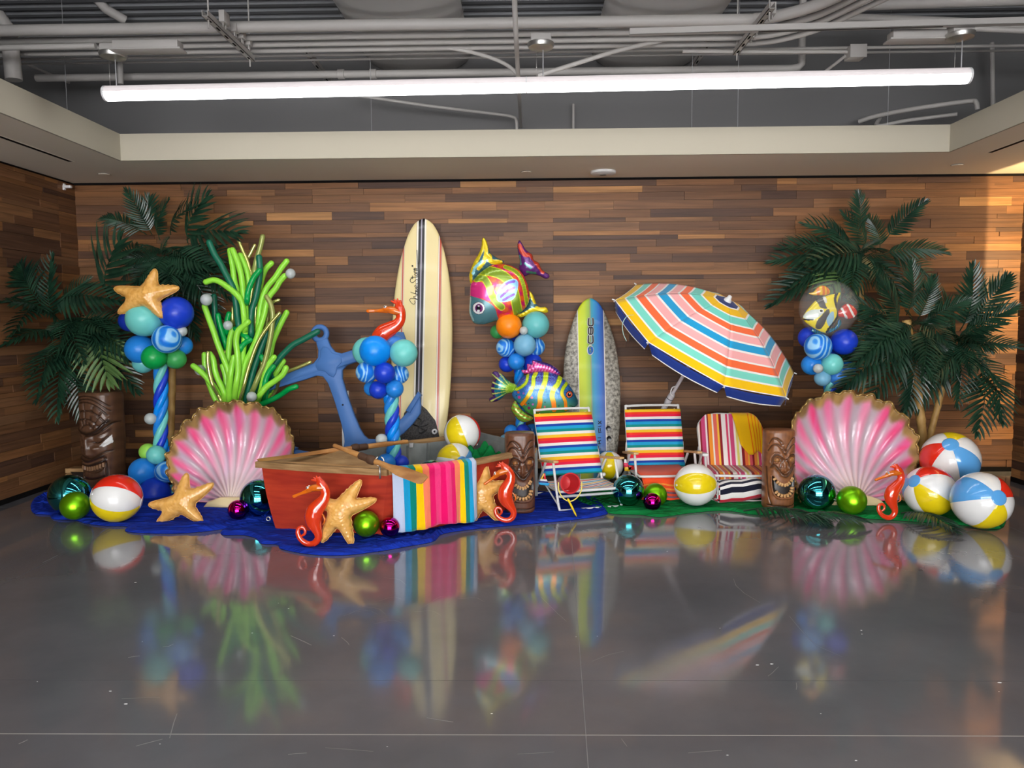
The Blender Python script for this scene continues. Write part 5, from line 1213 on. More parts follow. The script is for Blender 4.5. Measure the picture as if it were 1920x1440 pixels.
# grey stern board with a notch
sa, sb = bD, bC
sv = []
for u, z in ((0, .1), (1, .1), (1, GZ - .0), (.62, GZ - .0), (.56, GZ + .035), (0, GZ + .035)):
    p = sa.lerp(sb, u); sv.append((p.x, p.y - .03, z))
nrm = Vector((sb - sa)).normalized(); nrm = Vector((-nrm.y, nrm.x, 0)) * .025
mk('stern_board', ([Vector(v) for v in sv] + [Vector(v) + nrm for v in sv], [(5, 4, 3, 2, 1, 0), (6, 7, 8, 9, 10, 11)] + [(i, (i + 1) % 6, 6 + (i + 1) % 6, 6 + i) for i in range(6)]), m_bgrey, boat, smooth=False)
for tq in (.22, .5, .78):
    p = bF.lerp(bE, tq); q = (bot[8] if len(bot) > 8 else bot[-1]).lerp(bot[7], tq); d = (ctr - p).normalized() * .04
    mk('rib', tube([(p.x + d.x, p.y + d.y, GZ - .02), (q.x + d.x, q.y + d.y, .05)], .018, 4, cap='flat'), m_bgrey, boat, smooth=False)
ol = at(712, 873, 5.18)
mk('oarlock', join(tube([ol + Vector((math.cos(a) * .03, 0, .03 + math.sin(a) * .032)) for a in np.linspace(-PI * 1.35, PI * .35, 14)], .005, 8), rod(ol + Vector((0, 0, -.09)), ol, .007, 8)), m_metal, boat)
st_ = atz(508, 972, .08); mk('bow_eye', tube([st_ + Vector((-.015 + math.cos(a) * .014, -.012, math.sin(a) * .014)) for a in np.linspace(0, 6.283, 14)[:-1]], .004, 6, closed=True), m_metal, boat)
mk('tow_bracket', rbox(atz(772, 832, GZ).x - .02, atz(772, 832, GZ).x + .02, atz(772, 832, GZ).y - .03, atz(772, 832, GZ).y, GZ - .03, GZ + .01, .004), m_metal, boat, smooth=False)
def oar(hp, bp, label, blade_side, bl=.5, bw=.055):
    hp = Vector(hp); bp = Vector(bp); d = (bp - hp).normalized(); L = (bp - hp).length
    o = thing('oar', ((hp + bp) / 2) - Vector((0, 0, .03)), label, 'oar', 'wooden oars of the boat')
    sb_ = hp + d * (L - bl)
    mk('shaft', tube([hp + d * .13, hp + d * .2, sb_ + d * .08], [.019, .021, .019], 12), m_oar, o)
    mk('grip', tube([hp, hp + d * .13], .016, 12), m_oar, o)
    s = d.cross(Vector((0, 0, 1))).normalized(); u = s.cross(d); N = 14; V = []; F = []
    s2 = (s * math.cos(blade_side) + u * math.sin(blade_side)); u2 = (u * math.cos(blade_side) - s * math.sin(blade_side))
    for i in range(N + 1):
        t = i / N; w_ = .018 + (bw - .018) * min(1, t * 2.2) ** 1.3; w_ *= 1 if t < .93 else 1 - .25 * (t - .93) / .07; th = .018 * (1 - t) + .005; p = sb_ + d * (bl * t)
        V += [p - s2 * w_, p - u2 * th, p + s2 * w_, p + u2 * th]
    for i in range(N):
        for j in range(4): F.append((i * 4 + j, i * 4 + (j + 1) % 4, i * 4 + 4 + (j + 1) % 4, i * 4 + 4 + j))
    F += [(3, 2, 1, 0), (4 * N, 4 * N + 1, 4 * N + 2, 4 * N + 3)]
    mk('blade', (V, F), m_oar, o, autosmooth=60)
    c = hp + d * (L * .3); mk('leather_collar', tube([c, c + d * .09], .026, 12), mat('collar_leather', (78, 52, 34), .7), o)
    mk('collar_button', tube([c + d * .08, c + d * .095], .034, 12), mat('collar_leather', (78, 52, 34), .7), o)
    return o
oar(atz(762, 828, .56), atz(484, 863, .545), 'wooden oar lying across the boat with its blade on the foredeck', 0.1, bl=.62, bw=.045)
oar(at(628, 836, 5.32), at(797, 901, 5.02), 'wooden oar in the oarlock with its blade over the striped towel', -.45, bl=.36, bw=.052)
# dark bauble and green cloth lying in the boat
bauble(808, 889, 27, 't', 'dark teal bauble inside the boat behind the striped towel', Y=5.92, tilt=(0, .9, .2))
m_gcl = noisemix('green_cloth', (8, 104, 48), (14, 126, 62), (5, 34, 9), 3, .8, .15, bumpst=.9, bdist=.03); m_bcl = noisemix('blue_cloth', (15, 38, 136), (22, 54, 172), (5, 34, 9), 3, .8, .15, bumpst=.9, bdist=.03)
gp = at(905, 858, 6.35)
def mound(u, v):
    x = -.26 + .52 * u; y = -.2 + .4 * v; r = math.hypot(x / .27, y / .21); h = .40 * max(0, 1 - r * r) ** .5 if r < 1 else 0
    h *= 1 + .12 * math.sin(x * 40 + y * 25) + .08 * math.sin(y * 60 - x * 20); return (gp.x + x, gp.y + y, .045 + h)
tag(mk('cloth_bundle', sheet(34, 26, mound, .006), m_gcl), 'green cloth bundle lying in the stern of the boat', 'cloth')

# ---- striped towels
def stripes_sheet(fn, bounds, cols, nv, th, along='u', sub=3):
    """sheet with hard stripes across u: bounds 0..1"""
    us = []
    fc = []
    for a, b, c in zip(bounds[:-1], bounds[1:], cols):
        for k in range(sub): us.append(a + (b - a) * k / sub); fc.append(s2l(c))
    us.append(bounds[-1]); nu = len(us)
    V, F = sheet(nu, nv, lambda u, v: fn(us[int(round(u * (nu - 1)))], v), th)
    C_ = []
    ng = (nu - 1) * (nv - 1)
    for k, f in enumerate(F):
        if k < 2 * ng: C_.append(fc[(k % ng) % (nu - 1)])
        else:
            i = min(x % (nu * nv) for x in f[:2]) % nu; C_.append(fc[min(i, nu - 2)])
    return V, F, C_
m_terry = vmat('terry_towel', .9, spec=.15, sheen=.3, bump=(220, .4))
LAV, SKY, TEA, YEL, COR, PNK, LPK = (196, 210, 236), (18, 166, 220), (0, 136, 118), (255, 208, 0), (255, 132, 96), (240, 6, 106), (250, 60, 130)
tb = [728, 745, 757, 767, 779, 790, 801, 812, 822, 832, 841, 852, 862, 871, 880, 891]
tb = [(x - 728) / (891 - 728) for x in tb]; tcx = [LAV, SKY, TEA, YEL, COR, PNK, LPK, PNK, LPK, PNK, COR, YEL, TEA, SKY, LAV]
on = Vector((bN - bB)).normalized(); on = Vector((on.y, -on.x))
def towel_fn(u, v):
    p = bB.lerp(bN, .02 + .97 * u) + (Vector((.03, -.03)) * math.sin(PI * u)); wv = .012 * math.sin(u * 23) * v + .006 * math.sin(u * 51 + v * 5) * v
    if v < .22:
        k = v / .22; q = p - on * (.055 * (1 - k)) * 1.6; return (q.x, q.y, GZ + .024 + .012 * math.sin(PI * k) - (1 - k) ** 2 * .1)
    k = (v - .22) / .78; out = .034 + .02 * k + wv; z = GZ + .02 - k * (GZ - .04 + .012 * math.sin(u * 9)); q = p + on * out; return (q.x, q.y, z)
V, F, C_ = stripes_sheet(towel_fn, tb, tcx, 26, .005)
tag(mk('beach_towel', (V, F), m_terry, fcols=C_), 'rainbow striped towel hanging over the side of the boat', 'towel')

# ================================================================ chairs
m_frame = mat('chair_white', (226, 226, 224), .35, coat=.2); m_arm = noisemix('chair_arm_wood', (222, 182, 130), (200, 156, 100), (10, 40, 40), 3, .45, .4)
m_fab = vmat('chair_fabric', .55, spec=.3, sheen=.1)
FY, FR, FP, FW, FN, FS, FT_ = (250, 196, 40), (244, 52, 26), (232, 24, 70), (240, 236, 228), (20, 62, 166), (22, 160, 210), (0, 140, 130)
PER = [(FY, 25), (FR, 20), (FP, 22), (FW, 23), (FN, 20), (FS, 25), (FT_, 22), (FW, 23)]
def vstripes(total, per):
    b = [0]; c = []
    while b[-1] < total:
        for col, w_ in per:
            b.append(b[-1] + w_); c.append(col)
            if b[-1] >= total: break
    b[-1] = total; return [x / total for x in b], c
def TM(p, rz): return Matrix.Translation(p) @ Matrix.Rotation(R(rz), 4, 'Z')
def beach_chair(p, rz, label, W=.52, recl=.30, ht=.74, zs=.2, arms='wood', fabric='h', rc=1.0):
    M = TM(p, rz); t = thing('beach_chair', p, label, 'chair', 'low folding beach chairs'); h = W / 2
    def w(x, y, z): return M @ Vector((x, y, z))
    fr = join(tube(cat_rom([w(-h, .0, .16), w(-h, recl * .5, .16 + (ht - .16) * .5), w(-h + .005, recl * (1 - .03 * rc), ht - .02 * rc), w(-h + .03 * rc, recl, ht), w(0, recl + .005, ht + .004), w(h - .03 * rc, recl, ht), w(h - .005, recl * (1 - .03 * rc), ht - .02 * rc), w(h, recl * .5, .16 + (ht - .16) * .5), w(h, 0, .16)], 5), .011, 10))
    mk('back_frame', fr, m_frame, t)
    tt = (ht - .21) / (ht - .16)
    if fabric == 'h':
        b, c = vstripes(505, PER)
        def f(u, v): k = u; z = (ht - .03) - k * (ht - .03 - .215); y = recl * (z - .16) / (ht - .16) - .012 - .012 * math.sin(PI * (.5 - abs(v - .5)) ) * 0 + .010 * math.sin(PI * v); return w(h * 1.03 - 2.06 * h * v, y, z)
        V, F, C_ = stripes_sheet(f, b, c, 9, .004, sub=2); mk('back_fabric', (V, F), m_fab, t, fcols=C_)
        for sx in (-1, 1): mk('hem', rail3([w(sx * h * .82, recl * (z - .16) / (ht - .16) - .006, z) for z in (.22, ht - .03)], .006), mat('hem_thread', (225, 215, 210), .7), t)
    mk('seat_frame', tube(cat_rom([w(-h, .04, zs), w(-h, -.2, zs), w(-h, -.36, zs + .01), w(-h + .03, -.395, zs + .012), w(0, -.4, zs + .012), w(h - .03, -.395, zs + .012), w(h, -.36, zs + .01), w(h, -.2, zs), w(h, .04, zs)], 4), .011, 10), m_frame, t)
    if fabric == 'h':
        sb_, sc_ = vstripes(240, [(FW, 16), (FR, 8), (FW, 12), (FS, 10), (FW, 10), (FY, 10), (FW, 12), (FN, 8)])
        def g(u, v): y = .02 - .41 * u; return w(-h * 1.02 + 2.04 * h * v, y, zs + .014 - .035 * math.sin(PI * v) * math.sin(PI * min(1, u * 1.0)))
        V, F, C_ = stripes_sheet(g, sb_, sc_, 9, .005, sub=2); mk('seat_fabric', (V, F), m_fab, t, fcols=C_)
    az = .34
    for sx in (-1, 1):
        x = sx * (h + .012)
        mk('front_leg', tube(cat_rom([w(x, -.25, az + .03), w(x, -.31, az * .6), w(x, -.37, .06), w(x * .97, -.385, .014)], 4), .0105, 10), m_frame, t)
        mk('rear_leg', tube(cat_rom([w(x, -.05, az), w(x, .12, az * .45), w(x, .26, .014)], 4), .0105, 10), m_frame, t)
        mk('side_brace', tube([w(x * .98, -.36, .05), w(x * .98, .02, .17)], .008, 8, flat=.5), m_frame, t)
        mk('hinge', rod(w(x - sx * .01, .0, .2), w(x + sx * .014, .0, .2), .016, 12), m_frame, t)
        if arms == 'wood':
            a = mk('armrest', xf(rbox(-.023, .023, -.36, .1, 0, .02, .008), M @ Matrix.Translation((x + sx * .012, 0, az)) @ Matrix.Rotation(R(-8), 4, 'X')), m_arm, t, autosmooth=40)
        else:
            a = mk('armrest', xf(rbox(-.026, .026, -.34, .1, 0, .026, .008), M @ Matrix.Translation((x + sx * .012, 0, az)) @ Matrix.Rotation(R(-6), 4, 'X')), m_frame, t, autosmooth=40)
        mk('arm_link', tube([w(x, .09, az), w(x * .985, recl * .45, .16 + (ht - .16) * .45)], .008, 8), m_frame, t)
    mk('foot_bar', tube([w(-h, -.385, .014), w(h, -.385, .014)], .0105, 10), m_frame, t)
    mk('rear_foot_bar', tube([w(-h, .26, .014), w(h, .26, .014)], .0105, 10), m_frame, t)
    mk('cross_bar', tube([w(-h - .01, -.33, .115), w(h + .01, -.33, .115)], .011, 10), m_frame, t)
    return t, M
def rail3(P, r): return tube(P, r, 6)
# chair with the bucket
c1p = fl(1082, 940, 0); P1 = Vector((at(1076, 895, 6.42).x, 6.42, 0))
ch1, M1 = beach_chair(P1, 17, 'rainbow striped beach chair with a red bucket on its seat', W=.515, zs=.155)
P2 = Vector((at(1232, 877, 6.75).x, 6.75, 0))
ch2, M2 = beach_chair(P2, 5, 'rainbow striped beach chair under the parasol with an orange towel', W=.495, recl=.2)
P3 = Vector((at(1376, 885, 6.62).x, 6.68, 0))
ch3, M3 = beach_chair(P3, -3, 'red and orange striped beach chair with a yellow towel over its back', W=.53, ht=.66, zs=.215, arms='plastic', fabric='v', recl=.22, rc=4.0)
VS = [((240, 232, 220), 8), ((140, 20, 34), 9), ((206, 70, 120), 20), ((240, 225, 225), 9), ((150, 30, 40), 7), ((244, 150, 40), 18), ((240, 232, 215), 8), ((228, 104, 90), 18), ((246, 190, 60), 10), ((140, 18, 34), 13), ((240, 230, 226), 22), ((214, 60, 100), 10), ((236, 220, 220), 8), ((206, 70, 120), 20), ((240, 232, 225), 10), ((226, 216, 110), 12), ((240, 232, 220), 12), ((140, 20, 34), 14), ((238, 120, 60), 16), ((246, 180, 60), 8), ((220, 90, 100), 14), ((140, 20, 34), 10), ((240, 140, 60), 14), ((240, 200, 90), 8), ((206, 70, 120), 14), ((240, 225, 225), 10)]
vb = [0]
for c, w_ in VS: vb.append(vb[-1] + w_)
vb = [x / vb[-1] for x in vb]; vc = [c for c, w_ in VS]
def back3(u, v):
    x = -.275 + .55 * u; top_ = .672 - .11 * max(0, (abs(x) - .17) / .105) ** 2.4; z = .23 + (top_ - .23) * v; y = .22 * (z - .16) / .5 - .035 - .012 * math.sin(PI * u)
    return M3 @ Vector((x, y, z))
V, F, C_ = stripes_sheet(back3, vb, vc, 18, .045, sub=2); mk('back_cushion', (V, F), m_fab, ch3, fcols=C_, autosmooth=50)
def seat3(u, v):
    x = -.262 + .524 * u; k = 1 - v; y = .03 - .42 * (1 - v); z = .245
    if v < .12: z = .245 - .04 * ((.12 - v) / .12) ** 1.5
    return M3 @ Vector((x, y, z))
V, F, C_ = stripes_sheet(seat3, vb, vc, 14, .03, sub=2); mk('seat_cushion', (V, F), m_fab, ch3, fcols=C_, autosmooth=50)
# yellow towel over the back of the third chair
def ytow(u, v):
    # v: 0 behind -> over the top -> front down ; u across
    x0 = .02 + .262 * u; z_top = .68 - .11 * max(0, (abs(x0) - .17) / .105) ** 2.4 + .004
    if v < .3: k = v / .3; return M3 @ Vector((x0, .22 * (z_top - .16) / .5 + .035 - .0 + .02 * (1 - k), z_top - .22 * (1 - k) + .0 * k))
    k = (v - .3) / .7; ln = .27 + .09 * min(1, u * 3) - .09 * max(0, u - .5) * 2; z = z_top + .006 - k * ln; x = x0 + .06 * k * (1 - u)
    return M3 @ Vector((x, .22 * (z - .16) / .5 - .058 - .008 * math.sin(u * 9 + k * 3) - .012 * math.sin(PI * min(1, k)), z))
yb = [0, .52, .56, .64, .67, .74, .77, .84, .87, .95, 1]; yc = [(244, 190, 10), (240, 120, 10)] * 5
V, F, C_ = stripes_sheet(ytow, yb, yc, 22, .006); tag(mk('beach_towel', (V, F), m_terry, fcols=C_), 'yellow towel with orange lines draped on the chair back', 'towel')
# orange towel over the seat of the second chair
ob = [0, .62, .66, .72, .76, .80, .84, .9, .94, 1]; oc = [(250, 84, 34), (250, 150, 60), (246, 84, 40), (250, 150, 60), (230, 84, 60), (120, 90, 110), (236, 80, 50), (120, 90, 110), (246, 80, 40)]
def otow(u, v):
    x = -.235 + .43 * v
    if u < .45: k = u / .45; return M2 @ Vector((x, .0 - .40 * k, .222 - .02 * math.sin(PI * v) * math.sin(PI * k) + .012 * (1 - k)))
    k = (u - .45) / .55; return M2 @ Vector((x + .01 * math.sin(k * 5), -.425 - .012 * math.sin(v * 14) * k - .02 * k, .212 - .185 * k + .01 * math.sin(v * 7)))
V, F, C_ = stripes_sheet(otow, ob, oc, 20, .006); tag(mk('beach_towel', (V, F), m_terry, fcols=C_), 'orange towel hanging from the seat of the parasol chair', 'towel')
# striped beach bag
bp = fl(1392, 946, .012); bpos = Vector((bp.x, bp.y + .16, .012))
V = []; F = []; C_ = []; nu_, nv_ = 40, 20
for j in range(nv_ + 1):
    for i in range(nu_ + 1):
        a = 2 * PI * i / nu_; b = PI * j / nv_ - PI / 2
        sg = lambda x, e: math.copysign(abs(x) ** e, x)
        x = .22 * sg(math.sin(b), .45); ca = sg(math.cos(b), .45); y = .12 * ca * sg(math.cos(a), .6); z = .095 * ca * sg(math.sin(a), .6)
        zz = z + .095 + .02 * (x / .22) + .006 * math.sin(x * 30 + y * 20); V.append(Vector((x, y, zz)))
for j in range(nv_):
    for i in range(nu_):
        f = (j * (nu_ + 1) + i, j * (nu_ + 1) + i + 1, (j + 1) * (nu_ + 1) + i + 1, (j + 1) * (nu_ + 1) + i); F.append(f)
        cx_ = sum(V[q].x for q in f) / 4; cz_ = sum(V[q].z for q in f) / 4 - .02 * cx_ / .22; cy_ = sum(V[q].y for q in f) / 4
        if cx_ < -.19: C_.append(s2l([(24, 22, 26), (236, 232, 228), (206, 30, 50)][(i // 2 + j) % 3]))
        elif cz_ < .05 or 23 <= i < 33: C_.append(s2l((214, 24, 52)))
        else: C_.append(s2l((240, 236, 232) if (i // 2) % 2 == 0 else (26, 28, 48)))
MBg = Matrix.Translation(bpos) @ Matrix.Rotation(R(8), 4, 'Z')
bg = thing('beach_bag', bpos, 'navy and white striped folded bag with a red bottom under the chair', 'bag')
mk('bag_body', xf((V, F), MBg), m_terry, bg, fcols=C_)
mk('zip_seam', tube(cat_rom([MBg @ Vector((x, -.02, .19 + .02 * x / .22)) for x in (-.17, -.08, 0, .08, .17)], 4), .004, 6), m_white, bg)
mk('tassel', join(*[tube([MBg @ Vector((-.2, -.08, .17 - .02 * k)), MBg @ Vector((-.215 - .004 * k, -.12, .12 - .02 * k))], .005, 6) for k in range(3)]), m_terry if False else mat('tassel_white', (235, 232, 228), .8), bg)
# bucket and spade
bc = at(1069, 906, 5.92); ax = Vector((-.28, .94, -.16)).normalized()
MBk = Matrix.Translation(bc) @ orient(ax)
bk = thing('bucket', (bc.x, bc.y, bc.z - .08), 'red toy bucket lying on the rainbow chair seat with its mouth forward', 'bucket')
m_bkt = mat('bucket_red', (206, 40, 46), .35, coat=.3)
mk('pail', lathe([(1e-6, .155), (.056, .155), (.058, .15), (.076, .0), (.082, -.001), (.083, -.006), (.072, -.006), (.053, .145), (.04, .146), (1e-6, .146)], 32, MBk), m_bkt, bk, autosmooth=40)
hpts = [at(1047, 905, 5.9), at(1048, 920, 5.86), at(1056, 934, 5.82), at(1069, 940, 5.82), at(1082, 933, 5.82), at(1090, 919, 5.86), at(1091, 904, 5.9)]
mk('handle', tube(cat_rom(hpts, 6), .0045, 8), mat('toy_cream', (248, 226, 110), .4), bk)
sp0 = at(1066, 938, 5.81); sp1 = at(1081, 968, 5.76); dS = (sp1 - sp0); m_yel = mat('toy_yellow', (248, 214, 10), .4, coat=.2)
sv_ = thing('toy_spade', sp1, 'small yellow spade hooked on the bucket handle', 'spade')
mk('grip', tube([sp0, sp0 + dS * .2], [.016, .013], 10, flat=.6), m_yel, sv_); mk('shaft', tube([sp0 + dS * .2, sp0 + dS * .58], .008, 8), m_yel, sv_)
mk('scoop', tube([sp0 + dS * .55, sp0 + dS * .64, sp0 + dS * .82, sp0 + dS * .95, sp1], [.008, .022, .022, .014, .004], 12, flat=.35), m_yel, sv_)
# towel clips on the armrests
def clip(px, py, Y, label, parts):
    o, s = frame(px, py, Y); t = thing('towel_clip', (o.x, o.y, o.z - .06), label, 'clip')
    for nm, pts, c in parts: mk(nm, xf(ext([((x - px) * s, (py - y) * s) for x, y in pts], .016, .003), Matrix.Translation(o)), mat('clip_' + nm + label[:3] + str(c[0]), c, .4), t, autosmooth=50)
clip(1020, 898, 6.0, 'sailboat shaped towel clip on the left armrest of the bucket chair', [('yellow_sail', [(1020, 886), (1013, 898), (1021, 898)], (240, 190, 60)), ('red_sail', [(1022, 885), (1024, 899), (1016, 897)], (226, 40, 50)), ('white_band', [(1013, 898), (1025, 899), (1027, 903), (1011, 901)], (236, 236, 236)), ('navy_band', [(1011, 901), (1027, 903), (1028, 906), (1010, 905)], (24, 40, 110)), ('hull', [(1009, 904), (1031, 906), (1028, 911), (1012, 909)], (40, 160, 214))])
clip(1180, 872, 6.62, 'parrot shaped towel clip on the left armrest of the parasol chair', [('head', [(1170, 861), (1174, 861), (1176, 868), (1170, 868)], (236, 236, 236)), ('pink_body', [(1169, 867), (1177, 868), (1180, 876), (1170, 876)], (222, 40, 84)), ('red_wing', [(1176, 872), (1186, 873), (1189, 880), (1178, 882)], (206, 30, 30)), ('yellow_wing', [(1171, 875), (1186, 875), (1180, 884), (1171, 883)], (250, 196, 40))])

# ================================================================ parasol
aU = Vector((.385, -.40, .835)).normalized(); clampP = at(1250, 757, 7.02)
capP = clampP + aU * 1.105; HU = .37; RU = .875; rimC = capP - aU * HU
proj = lambda v: v
um = thing('beach_parasol', (clampP - aU * (clampP.z / aU.z)), 'pastel striped beach parasol tilted behind the rainbow chair', 'parasol')
mj = Vector((.913, 0, -.407)); mj = (mj - aU * mj.dot(aU)).normalized(); mn = aU.cross(mj)   # mj: screen right-down
if mn.z < 0: mn = -mn
def UP(r, ang):
    """canopy point: r 0..1, angle; ribs at multiples of 45deg are full radius"""
    t = r; hgt = HU * (1 - t ** 1.75); return rimC + aU * hgt + (mj * math.cos(ang) + mn * math.sin(ang)) * (RU * t)
UB = [0, .125, .145, .25, .27, .365, .385, .458, .478, .555, .575, .65, .67, .745, .762, .828, .845, .908, .922, .992, 1.0]
UC = [(24, 44, 110), (244, 240, 236), (244, 190, 10), (244, 240, 236), (116, 214, 198), (244, 240, 236), (252, 112, 62), (244, 240, 236), (250, 178, 178), (244, 240, 236), (34, 160, 214), (244, 240, 236), (250, 178, 178), (244, 240, 236), (252, 112, 62), (244, 240, 236), (126, 220, 200), (244, 240, 236), (250, 198, 6), (244, 240, 236)]
m_canopy = vmat('parasol_cloth', .7, spec=.2, sheen=.15)
PH0 = R(-173)
for k in range(8):
    a0, a1 = PH0 + k * PI / 4, PH0 + (k + 1) * PI / 4
    def f(u, v):
        A_, B_ = UP(max(u, .004), a0), UP(max(u, .004), a1); p = A_.lerp(B_, v); sag = .012 * u * math.sin(PI * v); rad = (p - rimC); return p - aU * sag * .6 + (rad - aU * rad.dot(aU)).normalized() * (-.006 * u * math.sin(PI * v))
    V, F, C_ = stripes_sheet(f, UB, UC, 11, .002, sub=3); mk('canopy_panel', (V, F), m_canopy, um, fcols=C_)
    A_, B_ = UP(1, a0), UP(1, a1); dn = (Vector((0, 0, -1)) * .85 - aU * .35).normalized(); mid = (A_ + B_) / 2 - aU * .018
    def g(u, v):
        e = A_.lerp(B_, v) - aU * (.018 * math.sin(PI * v)); q = A_.lerp(B_, .07 + .86 * v); k_ = min(1, u * 1.0); return e.lerp(q + dn * .08 - aU * .018 * math.sin(PI * v), k_) + dn * 0
    V, F, C_ = stripes_sheet(g, [0, .9, 1.0], [(26, 52, 130), (244, 240, 236)], 9, .002); mk('valance', (V, F), m_canopy, um, fcols=C_)
    ra = UP(1, a0); mk('rib', tube([UP(r, a0) - aU * .014 for r in (.05, .3, .55, .8, 1.0)], .004, 6), m_white, um)
    mk('rib_tip', tube([ra, ra + (ra - rimC).normalized() * .02], .006, 8), m_white, um)
    mk('stretcher', tube([rimC - aU * .12, UP(.5, a0) - aU * .02], .003, 6), m_white, um)
mk('top_cap', lathe([(.032, -.01), (.034, .008), (.02, .03), (.016, .05), (1e-6, .056)], 18, Matrix.Translation(capP) @ orient(aU)), m_white, um, autosmooth=40)
mk('upper_pole', tube([capP, clampP + aU * .04], .016, 12), mat('pole_grey', (196, 192, 196), .4), um)
mk('lower_pole', tube([clampP + aU * .08, clampP - aU * (clampP.z / aU.z - .02)], .024, 14), mat('pole_grey', (196, 192, 196), .4), um)
mk('pole_collar', tube([clampP + aU * .02, clampP + aU * .1], .03, 14), mat('pole_grey', (196, 192, 196), .4), um)
kb = clampP + aU * .2; mk('tilt_catch', tube(cat_rom([kb, kb + Vector((-.045, -.02, -.01)), kb + Vector((-.06, -.02, -.06)), kb + Vector((-.035, -.01, -.09))], 4), .006, 8), m_white, um)
mk('cable_tie', tube([clampP + aU * .06 + (mj * math.cos(a) + mn * math.sin(a)) * .031 for a in np.linspace(0, 6.283, 16)[:-1]], .003, 6, closed=True), m_black, um)
e0 = UP(.93, PH0 + PI / 8); mk('tie_strap', tube(cat_rom([e0 + aU * .01, e0 + Vector((-.05, -.05, .0)), e0 + Vector((-.09, -.06, -.06)), e0 + Vector((-.085, -.06, -.14)), e0 + Vector((-.06, -.06, -.2))], 5), .005, 6, flat=.4), mat('strap_mint', (190, 226, 214), .7), um)
